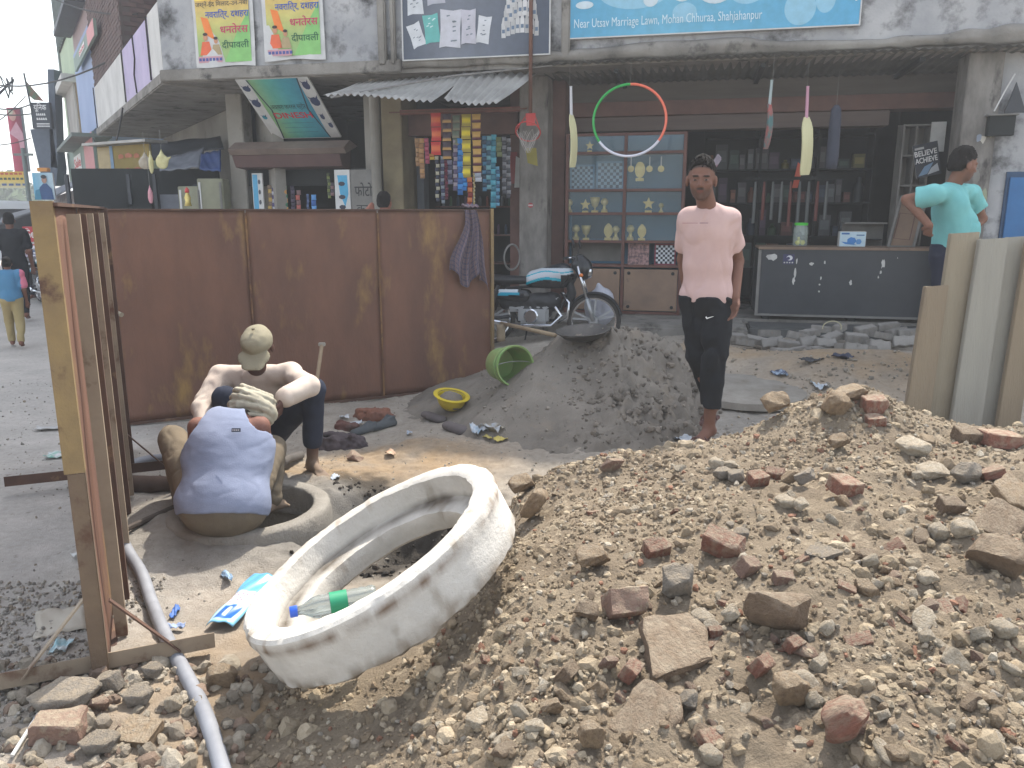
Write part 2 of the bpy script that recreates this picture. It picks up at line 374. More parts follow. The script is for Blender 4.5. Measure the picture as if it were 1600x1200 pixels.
def sand_h(x, y, fine=True):
    x, y = np.asarray(x, float), np.asarray(y, float)
    def cone(cx, cy, h, rx, ry): return h*(1-np.hypot((x-cx)/rx, (y-cy)/ry)*1.0)
    f = .05*fbm(x*2.2, y*2.2, 0, 2, 61)
    c = [cone(.82, 6.15, .78, .90, 1.2)+f, cone(.55, 6.25, .70, .98, 1.25)+f, cone(1.12, 6.35, .66, .80, 1.05)+f*1.8, cone(.10, 6.8, .30, .85, 1.0)]
    z = c[0]
    for q in c[1:]:
        h = np.clip(.5+.5*(z-q)/.12, 0, 1); z = q*(1-h)+z*h+.12*h*(1-h)
    z = np.where(z > .5, .5+.16*np.tanh((z-.5)/.16), z)+.06
    if fine:
        lump = sst(fbm(x*1.8, y*1.8, 0, 2, 90), -.35, .3)*(.35+.65*sst(x, .45, .85))
        z = z + .014*fbm(x*7, y*7, 0, 3, 71) + .075*lump*(np.abs(fbm(x*9, y*9, 0, 3, 73))-.25)+.03*lump*fbm(x*22, y*22, 0, 2, 74)-.05*gau(x, y, .62, 5.6, .12, .3)-.05*gau(x, y, 1.0, 5.7, .14, .22) + .004*fbm(x*40, y*40, 0, 2, 75)
        z = z + .02*np.abs(vnoise(x*9+y*3, y*2.0, 0, 83))*(1-lump)*.5
    return z
def grid(fn, xs, ys):
    X, Y = np.meshgrid(xs, ys, indexing='ij'); Z = fn(X, Y); nx, ny = X.shape
    V = np.stack([X, Y, Z], -1).reshape(-1, 3); i = np.arange(nx*ny).reshape(nx, ny)
    return V, np.stack([i[:-1, :-1], i[1:, :-1], i[1:, 1:], i[:-1, 1:]], -1).reshape(-1, 4)
def spaced(knots):  # (start, step) pairs up to the last value
    out = []
    for (a, s), (b, _) in zip(knots[:-1], knots[1:]): out += list(np.arange(a, b-s*.5, s))
    return np.array(out+[knots[-1][0]])
ASPH, DUST, SANDC, MUCK, WETC = [np.array(srgb(*c)) for c in ((184, 179, 172), (166, 158, 146), (160, 138, 110), (64, 60, 55), (156, 152, 145))]
def ground_col(V):
    x, y, z = V[:, 0], V[:, 1], V[:, 2]; n = fbm(x*1.3, y*1.3, 0, 4, 101); n2 = fbm(x*6, y*6, 0, 3, 103)
    def mx(a, b, w): return a*(1-w[:, None]) + b*w[:, None]
    c = mx(ASPH[None], DUST[None], sst(x+.35*y*.5+n*.5, -2.0, -.2)*.9)
    c = mx(c, SANDC[None], np.clip(1.3*gau(x, y, -.65, 5.0, .6, .4)+1.0*gau(x, y, -1.2, 4.7, .5, .35)+1.2*gau(x, y, 2.2, 7.6, 1.6, .9)*sst(y, 6.8, 7.2)+1.1*gau(x, y, 3.1, 6.6, 1, .8)+1.1*gau(x, y, -.9, 2.3, .6, .7), 0, 1)*(.75+.25*n2).clip(0, 1))
    c = mx(c, MUCK[None], sst(1.28-np.hypot((x+.72)/.6, (y-3.98)/.58)+.22*n2, .0, .35)*.93)
    c = mx(c, WETC[None], sst(1.1-np.hypot((x-1.5)/.6, (y-5.1)/.75)+.2*n, 0, .25)*.8)
    r = np.hypot(x-MHC[0], y-MHC[1]); c = mx(c, WETC[None]*.88, (1-sst(r+.05*n2, .52, .78))*.8)
    return c*(1+.10*n2+.06*n)[:, None].clip(.6, 1.3)
m_ground = mat('ground_dust', (1, 1, 1), attr='Col', c2=(.80, .78, .76), scale=28, rough=.95, bump=1.3, bscale=120, c3=srgb(96, 88, 78), s3=11, t3=.62, spec=.2)
xs = spaced([(-260, 20), (-60, 4), (-20, .6), (-8, .15), (-3.6, .035), (-2.4, .014), (1.2, .03), (4.2, .25), (10, 2), (40, 20), (240, 20)])
ys = spaced([(-30, 5), (0, .5), (1.5, .02), (3.2, .012), (5.6, .03), (9, .25), (14, 1), (40, 8), (120, 40), (600, 40)])
V, Q = grid(ground_h, xs, ys)
tag(link('ground', npmesh('ground', V, Q, m_ground, True, ground_col(V))), kind='structure')

m_soil = mat('heap_soil', srgb(156, 142, 122), c2=srgb(126, 113, 97), scale=3.5, rough=.97, bump=2.2, bscale=95, c3=srgb(180, 165, 143), s3=14, t3=.54, spec=.15)
V, Q = grid(heap_h, spaced([(-1.25, .013), (3.0, .03), (4.6, .03)]), spaced([(.6, .03), (1.4, .012), (4.3, .03), (5.2, .03)]))
heap = tag(empty('rubble_heap', (0, 0, 0), 'large heap of sandy brown soil full of broken bricks and stones beside the concrete ring', 'rubble heap'))
hs_o = link('heap_soil', npmesh('heap_soil', V, Q, m_soil, True), heap)
m_sand = mat('wet_grey_sand', srgb(142, 135, 125), c2=srgb(114, 108, 100), scale=2.6, rough=.97, bump=1.2, bscale=130, c3=srgb(136, 126, 113), s3=5, t3=.55, spec=.15)
V, Q = grid(sand_h, spaced([(-1.0, .02), (2.4, .02)]), spaced([(4.6, .018), (6.6, .04), (8.2, .04)]))
sand = link('sand_pile', npmesh('sand_pile', V, Q, m_sand, True)); tag(sand, 'grey pile of fine building sand with an iron pan on its peak', 'sand pile')
def surf(x, y): return float(max(ground_h(x, y), heap_h(x, y), sand_h(x, y)))
def surf_v(x, y): return np.maximum(np.maximum(ground_h(x, y), heap_h(x, y)), sand_h(x, y))
def hit(px, py, fn=None):
    r = ray(px, py); r = r/r.y; fn = fn or surf; y = 1.3
    while y < 14:
        p = CO+r*y
        if p.z <= fn(p.x, p.y): return p
        y += .012
    return CO+r*8

# ------------------------------------------------------------------ stones
def rock_mesh(kind, seed, m, level=2):
    rg = np.random.default_rng(seed); bm = bmesh.new()
    if kind == 'brick':
        d = np.array([1.0, .55, .36]); P = (np.array([(x, y, z) for x in (-1, 1) for y in (-1, 1) for z in (-1, 1)])*.5)*d
        P = P + rg.normal(0, .02, P.shape); br = P[:, 0] > 0                                   # one broken end
        P[br, 0] -= rg.uniform(.0, .35, br.sum()); P = np.concatenate([P, [[.5, rg.uniform(-.1, .1), 0]]*(seed % 2)]) if seed % 2 else P
    elif kind == 'slab':
        a = np.sort(rg.uniform(0, 2*PI, 8)); P = np.array([(math.cos(t)*q, math.sin(t)*q*.78, z) for t, q in zip(a, rg.uniform(.38, .56, 8)) for z in (-.15+rg.uniform(-.03, .03), .14+rg.uniform(-.02, .02))])
    else:
        P = rg.normal(0, 1, (18, 3)); P /= np.linalg.norm(P, axis=1)[:, None]; P = np.sign(P)*np.abs(P)**.75; P *= np.array([.5, .4, .3])*rg.uniform(.85, 1.1, 3)
    for p in P: bm.verts.new(p)
    r = bmesh.ops.convex_hull(bm, input=bm.verts[:]); bmesh.ops.delete(bm, geom=[v for v in bm.verts if not v.link_faces], context='VERTS')
    if level:
        bmesh.ops.dissolve_limit(bm, angle_limit=R(9), verts=bm.verts[:], edges=bm.edges[:])
        bmesh.ops.bevel(bm, geom=bm.edges[:], offset=.025, segments=1, affect='EDGES', clamp_overlap=True)
        bmesh.ops.triangulate(bm, faces=bm.faces[:])
        for _ in range(level): bmesh.ops.subdivide_edges(bm, edges=[e for e in bm.edges if e.calc_length() > .12/_d(level, _)], cuts=1, use_grid_fill=True)
        bmesh.ops.triangulate(bm, faces=bm.faces[:]); bm.normal_update()
        co = np.array([v.co for v in bm.verts]); no = np.array([v.normal for v in bm.verts])
        dsp = .030*fbm(co[:, 0]*5+seed, co[:, 1]*5, co[:, 2]*5, 3, seed)+.008*fbm(co[:, 0]*17, co[:, 1]*17, co[:, 2]*17, 2, seed+5)
        for v, q in zip(bm.verts, co+no*dsp[:, None]): v.co = q
    me = bpy.data.meshes.new('stone_shape'); bm.to_mesh(me); bm.free(); me.materials.append(m)
    me.polygons.foreach_set('use_smooth', [bool(level)]*len(me.polygons))
    if level:
        bm = bmesh.new(); bm.from_mesh(me)
        for e in bm.edges: e.smooth = not (e.is_manifold and e.calc_face_angle(0) > R(32))
        bm.to_mesh(me); bm.free()
    return me
def _d(level, i): return (1, 1.6, 2.4)[i]
soil_on = srgb(160, 145, 125)
RM = {
 'red': mat('broken_red_brick', srgb(146, 98, 80), c2=srgb(124, 84, 70), scale=9, rough=.92, bump=2, bscale=12, c3=soil_on, s3=3.2, t3=.44, w3=.3, dust=srgb(166, 151, 130), randv=.12),
 'brown': mat('soil_coated_brick', srgb(142, 122, 100), c2=srgb(120, 100, 82), scale=6, rough=.95, bump=3, bscale=16, c3=srgb(142, 92, 74), s3=2.4, t3=.66, dust=srgb(166, 151, 130), randv=.1),
 'tan': mat('tan_mortar_lump', srgb(158, 136, 108), c2=srgb(126, 106, 84), scale=6, rough=.96, bump=2.6, bscale=10, dust=srgb(166, 151, 130), randv=.12),
 'white': mat('pale_plaster_stone', srgb(196, 186, 168), c2=srgb(168, 156, 136), scale=7, rough=.93, bump=2, bscale=13, c3=soil_on, s3=3, t3=.56, dust=srgb(166, 151, 130), randv=.1),
 'grey': mat('grey_concrete_stone', srgb(152, 145, 134), c2=srgb(128, 120, 110), scale=8, rough=.93, bump=2, bscale=15, c3=soil_on, s3=2.5, t3=.57, dust=srgb(166, 151, 130), randv=.12),
 'pink': mat('pinkish_brick_stone', srgb(150, 122, 106), c2=srgb(124, 98, 86), scale=7, rough=.94, bump=2, bscale=13, c3=soil_on, s3=3, t3=.52, dust=srgb(166, 151, 130), randv=.12),
}
BIG = {(k, c): [rock_mesh(k, 10*i+{'brick': 1, 'slab': 2, 'chunk': 3}[k]+11*j, RM[c]) for i in range(2)] for k in ('brick', 'slab', 'chunk') for j, c in enumerate(RM)}
CN = {'red': 'red', 'brown': 'brown', 'tan': 'sandy tan', 'white': 'pale whitish', 'grey': 'grey', 'pink': 'dusty pinkish'}
used_spots = []
def stone(name, px, py, w, h, kind, c, label, tilt=(0, 0), rz=None, sink=.1, cat='stone', grp='broken bricks and stones lying on the rubble heap'):
    p = hit(px, py+h*.25); D = (p-CO).dot(Vector((0, math.cos(PITCH), -math.sin(PITCH))))
    W = w/FPX*D*1.12; Hh = h/FPX*D*1.12; i = len(used_spots) % 2; used_spots.append((p.x, p.y, W*.5))
    o = link(name, BIG[(kind, c)][i]); rg = random.Random(px*7+py)
    if kind == 'slab': s = (W, Hh*1.5/.8, Hh*1.2)
    elif kind == 'brick': s = (W, W*.95, max(Hh, W*.5)*1.9)
    else: s = (W, W*.95, Hh*1.45)
    o.scale = s; zt = s[2]*{'slab': .11, 'brick': .18, 'chunk': .3}[kind]
    o.location = (p.x, p.y+.02, surf(p.x, p.y+.02)+zt*(1-sink*1.2))
    o.rotation_euler = (R(tilt[0]+rg.uniform(-6, 6)), R(tilt[1]+rg.uniform(-6, 6)), R(rz if rz is not None else rg.uniform(-40, 40)))
    tag(o, label, cat, grp); return o
ST_ = [
 ('brick_fragment', 1040, 1012, 132, 84, 'slab', 'brown', 'largest flat slab, brown with grooved top, in the middle of the rubble slope', (24, -8), 28),
 ('brick_fragment', 983, 947, 66, 72, 'brick', 'pink', 'upright dusty pinkish brick piece left above the grooved slab', (50, 5), 12),
 ('stone', 1062, 926, 64, 60, 'chunk', 'grey', 'rough grey concrete lump between the pinkish brick and the big tan half brick', (30, 0), 10),
 ('stone', 1214, 962, 104, 84, 'chunk', 'brown', 'biggest rounded brown half brick lying right of the grooved slab', (28, 10), -20),
 ('brick_fragment', 1135, 858, 60, 42, 'brick', 'red', 'bright red brick piece above the grey concrete lump', (20, 12), -25),
 ('brick_fragment', 1030, 868, 42, 36, 'brick', 'red', 'small red brick corner half sunk in soil, left of the bright red piece', (35, 0), 20),
 ('stone', 917, 970, 46, 36, 'chunk', 'brown', 'small brown stone at the left foot of the pinkish upright brick', (20, 0), 10),
 ('stone', 1172, 892, 40, 36, 'brick', 'pink', 'pinkish grey block standing right below the bright red brick', (30, 20), 40),
 ('stone', 1232, 908, 36, 22, 'brick', 'pink', 'flat pink brick chip above the biggest rounded half brick', (10, 0), 0),
 ('brick_fragment', 989, 1061, 40, 40, 'brick', 'red', 'red brick piece tucked under the left end of the grooved slab', (35, 0), 60),
 ('brick_fragment', 1003, 1120, 104, 78, 'slab', 'brown', 'broad dusty slab with a red broken edge below the grooved slab', (22, 6), -18),
 ('brick_fragment', 1246, 1020, 32, 32, 'brick', 'red', 'dark red brick cube just below the biggest rounded half brick', (30, 0), 30),
 ('brick_fragment', 1194, 1056, 38, 38, 'brick', 'red', 'red brick cube lying left of the large tan stone low on the slope', (35, 10), 45),
 ('stone', 1234, 1100, 62, 56, 'chunk', 'tan', 'large tan stone right of the red cubes low on the slope', (20, 0), 0),
 ('brick_fragment', 1318, 1155, 74, 96, 'chunk', 'red', 'long red and tan brick half standing at the bottom of the slope', (50, 20), 60),
 ('stone', 1276, 1103, 32, 34, 'chunk', 'white', 'pale stone leaning between the large tan stone and the long brick half', (30, 0), 15),
 ('stone', 1285, 1048, 30, 26, 'brick', 'white', 'whitish pink cube stone right of the dark red cube', (25, 0), 40),
 ('brick_fragment', 1188, 757, 34, 28, 'brick', 'red', 'red brick piece on the left of the three below the crest', (20, 0), 20),
 ('brick_fragment', 1215, 745, 28, 24, 'brick', 'red', 'red brick piece in the middle of the three below the crest', (20, 0), -20),
 ('stone', 1237, 750, 24, 32, 'chunk', 'tan', 'tan upright stone on the right of the three pieces below the crest', (60, 0), 80),
 ('stone', 1258, 755, 26, 38, 'chunk', 'grey', 'grey upright stone beside the three pieces below the crest', (60, 0), 80),
 ('brick_fragment', 1327, 766, 54, 34, 'brick', 'red', 'red and tan brick half right of the grey upright stone', (15, 8), 25),
 ('brick_fragment', 1371, 641, 38, 30, 'brick', 'red', 'orange red brick on top of the big hump of the heap', (10, 0), 5),
 ('stone', 1306, 644, 48, 40, 'chunk', 'tan', 'large tan lump at the front of the big hump, left of the orange brick', (35, 20), 20),
 ('stone', 1332, 626, 44, 30, 'chunk', 'tan', 'top lump of the hump behind the orange brick', (10, 0), 10),
 ('brick_fragment', 1372, 664, 30, 20, 'brick', 'red', 'small red chip right under the orange brick of the hump', (10, 0), 0),
 ('stone', 1212, 640, 40, 50, 'chunk', 'tan', 'pale tan slab standing at the left end of the hump', (60, 0), 20),
 ('brick_fragment', 1492, 800, 40, 26, 'brick', 'brown', 'brown brick end left of the large stones at the right edge', (15, 0), 10),
 ('stone', 1556, 808, 74, 58, 'slab', 'brown', 'large tilted brown slab near the right edge below the whitish stones', (30, 15), -25),
 ('stone', 1586, 777, 52, 46, 'slab', 'tan', 'tan slab cut by the right edge above the tilted brown slab', (25, 5), -10),
 ('stone', 1560, 882, 92, 66, 'chunk', 'brown', 'large rounded brown stone at the right edge half way down', (15, 0), -15),
 ('brick_fragment', 1520, 686, 46, 26, 'brick', 'brown', 'brown brick on the far crest in front of the planks', (10, 0), 10),
 ('brick_fragment', 1570, 697, 60, 22, 'brick', 'red', 'long red brown brick on the far crest at the right edge', (5, 0), 4),
 ('stone', 1120, 731, 26, 22, 'chunk', 'white', 'round white stone left of a pair near the crest', (0, 0), 0),
 ('stone', 1143, 731, 25, 17, 'chunk', 'white', 'flat white stone right of a pair near the crest', (0, 0), 0),
 ('stone', 1130, 748, 28, 22, 'chunk', 'grey', 'grey cracked stone below the white pair near the crest', (0, 0), 0),
 ('stone', 1153, 751, 34, 22, 'chunk', 'grey', 'wide grey stone touching the cracked stone near the crest', (0, 0), 0),
 ('stone', 1428, 708, 54, 28, 'chunk', 'white', 'long whitish stone right of the hump', (10, 0), 0),
 ('stone', 1461, 748, 56, 26, 'chunk', 'white', 'long white stone with sharp lower edge right of the hump', (10, 0), 0),
 ('stone', 1513, 747, 42, 38, 'chunk', 'grey', 'angular grey stone right of the long white stones', (30, 0), 0),
 ('brick_fragment', 1551, 745, 24, 42, 'brick', 'red', 'narrow red brick standing on end near the right edge', (70, 0), 80),
 ('stone', 1287, 867, 54, 22, 'slab', 'grey', 'flat pale grey flake half way up the slope', (20, 0), -5),
 ('stone', 1255, 801, 30, 25, 'chunk', 'white', 'sharp white stone below the three pieces of the crest', (20, 0), 30),
 ('stone', 1230, 790, 36, 20, 'chunk', 'white', 'flat whitish stone touching the sharp white stone', (10, 0), 0),
 ('stone', 1512, 833, 46, 40, 'chunk', 'white', 'big white lump left of the tilted brown slab', (20, 0), 0),
 ('stone', 1470, 838, 32, 32, 'chunk', 'white', 'white lump left of the big white one', (20, 0), 0),
 ('stone', 1438, 752, 22, 18, 'chunk', 'white', 'small white pebble left of the sharp edged white stone', (0, 0), 0),
 ('stone', 1362, 893, 22, 30, 'chunk', 'white', 'small upright white stone in the open soil on the right', (50, 0), 70),
 ('stone', 1455, 911, 38, 26, 'chunk', 'white', 'whitish stone left of the large rounded brown stone', (10, 0), 10),
 ('stone', 1562, 945, 56, 26, 'slab', 'white', 'flat white flake at the right edge below the rounded stone', (20, 0), -30),
 ('stone', 1452, 1011, 28, 30, 'chunk', 'white', 'pale lump on the lower right soil', (10, 0), 0),
 ('stone', 1572, 1003, 40, 30, 'chunk', 'white', 'pale lump near the right edge low on the slope', (10, 0), 0),
 ('stone', 1145, 971, 32, 40, 'chunk', 'white', 'upright pale stone touching the left of the biggest half brick', (50, 0), 70),
 ('stone', 1100, 975, 40, 24, 'chunk', 'white', 'flat pale stone behind the grooved slab', (10, 0), 5),
 ('brick_fragment', 1122, 995, 22, 20, 'brick', 'red', 'tiny red brick cube at the right end of the grooved slab', (10, 0), 5),
 ('stone', 1078, 1112, 32, 38, 'chunk', 'grey', 'greenish grey shard standing right of the broad dusty slab', (60, 0), 70),
 ('stone', 888, 1068, 38, 44, 'brick', 'brown', 'brown block left of the red brick under the slab', (40, 0), 60),
 ('stone', 952, 1062, 36, 30, 'chunk', 'pink', 'pinkish stone between the brown block and the red brick', (10, 0), 0),
 ('stone', 862, 1122, 34, 30, 'chunk', 'tan', 'round tan stone below the brown block', (0, 0), 0),
 ('stone', 924, 1172, 46, 42, 'chunk', 'tan', 'tan lump low in the corner below the broad dusty slab', (0, 0), 0),
 ('stone', 836, 1152, 34, 26, 'chunk', 'white', 'whitish stone at the lower foot of the heap', (0, 0), 0),
 ('stone', 1112, 1200, 40, 30, 'chunk', 'white', 'whitish stone cut by the bottom edge below the shard', (0, 0), 0),
 ('stone', 815, 765, 38, 40, 'chunk', 'tan', 'tan block at the top left end of the heap above the ring', (30, 0), 20),
 ('stone', 834, 800, 42, 56, 'chunk', 'tan', 'crumbly tan clod just right of the ring', (40, 0), 70),
 ('stone', 926, 882, 50, 44, 'chunk', 'tan', 'smooth soil coated lump in the upper left of the slope', (20, 0), 10),
 ('stone', 1160, 838, 26, 22, 'chunk', 'grey', 'dark grey stone above the bright red brick', (10, 0), 10),
 ('stone', 1312, 700, 30, 34, 'chunk', 'tan', 'tan clod on the face of the hump', (30, 0), 10),
 ('stone', 958, 735, 44, 26, 'chunk', 'pink', 'dusty pinkish stone on the left crest', (0, 0), 10),
 ('stone', 1215, 1010, 20, 18, 'chunk', 'pink', 'small pink stone under the biggest half brick', (0, 0), 10),
 # loose stones by the lower left corner
 ('concrete_lump', 98, 1096, 96, 46, 'chunk', 'grey', 'round dusty concrete lump beside the barricade foot', (0, 0), 0),
 ('brick_fragment', 100, 1145, 84, 44, 'brick', 'pink', 'pinkish brick piece in front of the round concrete lump', (5, 0), 10),
 ('stone', 212, 1096, 44, 36, 'chunk', 'grey', 'greyish stone right of the round concrete lump', (10, 0), 0),
 ('stone', 212, 1150, 66, 44, 'slab', 'tan', 'flat tan stone at the lower left in front of the hose', (10, 0), 0),
 ('stone', 345, 1065, 50, 34, 'chunk', 'tan', 'brownish lump right of the hose', (10, 0), 0),
 ('stone', 170, 1075, 44, 36, 'chunk', 'grey', 'grey brown lump beside the barricade foot', (10, 0), 0),
 ('stone', 150, 1120, 36, 34, 'chunk', 'pink', 'pinkish lump between two larger stones at the lower left', (10, 0), 0),
 ('stone', 62, 1165, 34, 26, 'chunk', 'white', 'pale stone at the lower left corner', (0, 0), 0),
 ('stone', 152, 1172, 56, 34, 'chunk', 'grey', 'grey lump at the bottom edge left of the hose', (0, 0), 0),
 ('stone', 270, 1110, 30, 36, 'chunk', 'white', 'pale stone touching the left of the hose', (0, 0), 0),
 ('stone', 235, 1060, 30, 30, 'chunk', 'grey', 'small grey stone near the brace of the barricade', (0, 0), 0),
 ('stone', 555, 715, 30, 16, 'chunk', 'pink', 'brown stone beside the heap of dark rags', (0, 0), 0),
]
for n_, px, py, w, h, k, c, lb, ti, rz in ST_:
    left = px < 320; stone(n_, px, py, w, h, k, c, lb, ti, rz, grp='loose stones by the barricade foot' if left else 'broken bricks and stones lying on the rubble heap')
# medium stones: parts of the heap
SMALL = [rock_mesh(k, 300+i, RM[c], 1) for i, (k, c) in enumerate([('chunk', 'white'), ('chunk', 'tan'), ('chunk', 'white'), ('chunk', 'tan'), ('brick', 'red'), ('chunk', 'pink'), ('chunk', 'tan'), ('slab', 'white'), ('chunk', 'white'), ('chunk', 'brown')])]
rg = np.random.default_rng(5); n = 0
while n < 285:
    px, py = rg.uniform(640, 1600), 690+510*rg.uniform(0, 1)**.9
    cl = vnoise(px/70, py/50, 0, 12)
    if rg.uniform(-.9, .7) > cl: continue
    p = hit(px, py, lambda x, y: float(heap_h(x, y, False)))
    if p.y > 4.1 or p.x < -.35+.2*(p.y > 3): continue
    if math.hypot(p.x+.45, (p.y-2.6)) < .56: continue
    if any(math.hypot(p.x-a, p.y-b) < c*.8 for a, b, c in used_spots): continue
    s = float(np.clip(rg.lognormal(math.log(.040), .38), .022, .085)); o = link('stone', SMALL[rg.integers(len(SMALL))], heap)
    o.location = (p.x, p.y, float(heap_h(p.x, p.y))+s*.03); o.rotation_euler = rg.uniform(-PI, PI, 3)*[.25, .25, 1]; o.scale = (s*1.15, s, s*rg.uniform(.8, 1.2)); n += 1
# crumbs and gravel: joined, nobody could count them
def crumbs(name, N, sampler, size, cols, parent=None, seed=0, hfn=None, up=.15, fine=False):
    rg = np.random.default_rng(seed)
    t = (1+5**.5)/2; B = np.array([(-1, t, 0), (1, t, 0), (-1, -t, 0), (1, -t, 0), (0, -1, t), (0, 1, t), (0, -1, -t), (0, 1, -t), (t, 0, -1), (t, 0, 1), (-t, 0, -1), (-t, 0, 1)])/1.9
    I = np.array([(0, 11, 5), (0, 5, 1), (0, 1, 7), (0, 7, 10), (0, 10, 11), (1, 5, 9), (5, 11, 4), (11, 10, 2), (10, 7, 6), (7, 1, 8), (3, 9, 4), (3, 4, 2), (3, 2, 6), (3, 6, 8), (3, 8, 9), (4, 9, 5), (2, 4, 11), (6, 2, 10), (8, 6, 7), (9, 8, 1)])
    if fine:   # one more subdivision, knobbly
        bm = bmesh.new(); bmesh.ops.create_icosphere(bm, subdivisions=2, radius=1.0); B = np.array([v.co for v in bm.verts]); I = np.array([[v.index for v in f.verts] for f in bm.faces]); bm.free()
    nv = len(B)
    xy = sampler(rg, N); N = len(xy); s = np.exp(rg.normal(math.log(size[0]), size[1], N)).clip(size[0]*.4, size[2])
    V = B[None]*(1+rg.normal(0, .22 if not fine else .0, (N, nv, 1)))
    if fine:
        ph = rg.uniform(-50, 50, (N, 1)); V = np.sign(V)*np.abs(V)**.8; V = V*(1+.38*vnoise(V[..., 0]*1.3+ph, V[..., 1]*1.3, V[..., 2]*1.3+ph, seed)+.16*vnoise(V[..., 0]*3.4+ph, V[..., 1]*3.4, V[..., 2]*3.4, seed+1))[..., None]
    V = V*rg.uniform(.6, 1.15, (N, 1, 3)); a = rg.uniform(0, 2*PI, N); b = rg.uniform(0, 2*PI, N)
    ca, sa, cb, sb = np.cos(a)[:, None], np.sin(a)[:, None], np.cos(b)[:, None], np.sin(b)[:, None]
    y = V[..., 1]*cb-V[..., 2]*sb; z = V[..., 1]*sb+V[..., 2]*cb; x = V[..., 0]*ca-y*sa; y = V[..., 0]*sa+y*ca
    V = np.stack([x, y, z], -1)*s[:, None, None]*.5
    z0 = (hfn or surf_v)(xy[:, 0], xy[:, 1]); V += np.stack([xy[:, 0], xy[:, 1], z0+s*up], -1)[:, None]
    Fc = (I[None]+nv*np.arange(N)[:, None, None]).reshape(-1, 3)
    cols = np.array([srgb(*c) for c in cols]); c = cols[rg.integers(len(cols), size=N)]*rg.uniform(.8, 1.15, (N, 1)); c = np.repeat(c, nv, 0)
    o = link(name, npmesh(name, V.reshape(-1, 3), Fc, mat('crumb_dust', (1, 1, 1), attr='Col', c2=(.8, .78, .75), scale=60, rough=.96, spec=.15, bump=.8, bscale=160), False, c), parent)
    return tag(o, kind='stuff')
def samp_heap(rg, N):
    x = rg.uniform(-.9, 3.4, N*2); y = 1.35+3.1*rg.uniform(0, 1, N*2)**1.35; cl = fbm(x*1.7, y*1.7, 0, 3, 55)
    k = (heap_h(x, y, False) > ground_h(x, y, False)-.0) & (rg.uniform(-1.1, .9, N*2) < cl) & (np.hypot(x+.45, y-2.6) > .25); return np.stack([x, y], -1)[k][:N]
crumbs('soil_crumbs', 21000, samp_heap, (.0105, .42, .03), [(168, 154, 132), (148, 134, 114), (182, 168, 146), (134, 120, 102), (158, 142, 120)], heap, 3, heap_h)
crumbs('soil_clods', 2600, samp_heap, (.030, .38, .07), [(164, 150, 128), (152, 138, 117), (178, 164, 142), (140, 126, 107)], heap, 14, heap_h, -.05, True)
crumbs('gravel', 3600, samp_heap, (.019, .3, .038), [(182, 173, 157), (168, 156, 138), (150, 134, 114), (146, 112, 94), (154, 146, 134), (176, 164, 144)], heap, 4, heap_h)
def samp_box(x0, x1, y0, y1, cond=None, dens=1.6):
    def f(rg, N):
        x = rg.uniform(x0, x1, N*2); y = rg.uniform(y0, y1, N*2); k = rg.uniform(-1, 1, N*2) < fbm(x*dens, y*dens, 0, 2, 8)
        k &= np.hypot(x-MHC[0], y-MHC[1]) > .55
        if cond is not None: k &= cond(x, y)
        return np.stack([x, y], -1)[k][:N]
    return f
GR = [(154, 149, 142), (166, 160, 150), (140, 136, 130), (160, 149, 133), (176, 171, 161)]
crumbs('road_gravel', 4200, samp_box(-3.0, -1.55, 2.0, 3.3), (.014, .3, .03), GR, None, 6)
crumbs('pebbles', 5200, samp_box(-5, 1.6, 3.0, 8.5, lambda x, y: sand_h(x, y, False) < ground_h(x, y, False)), (.008, .45, .03), GR, None, 7)
crumbs('broken_stones', 620, samp_box(-1.95, -.8, 1.7, 2.6), (.035, .4, .08), [(158, 148, 132), (142, 133, 120), (170, 161, 146), (140, 122, 108)], None, 8, None, .1, True)
crumbs('sand_clods', 700, samp_box(.4, 1.7, 5.0, 6.8, lambda x, y: sand_h(x, y) > ground_h(x, y)), (.03, .4, .07), [(126, 119, 110), (112, 106, 98), (136, 128, 118)], None, 19, None, -.1, True)
crumbs('sand_lumps', 1100, samp_box(-.3, 2.0, 4.7, 7.2, lambda x, y: sand_h(x, y) > ground_h(x, y)), (.014, .4, .035), [(150, 143, 133), (140, 133, 124), (158, 150, 139)], None, 9)
crumbs('muck_lumps', 1200, samp_box(-1.25, -.15, 3.35, 4.55, lambda x, y: np.hypot((x+.72)/.6, (y-3.95)/.6) < 1), (.02, .45, .05), [(62, 58, 54), (48, 46, 44), (80, 74, 68)], None, 10)
crumbs('site_rubble', 1300, samp_box(1.3, 3.6, 4.6, 9.0), (.02, .5, .05), [(156, 148, 135), (166, 154, 137), (144, 138, 128)], None, 11)

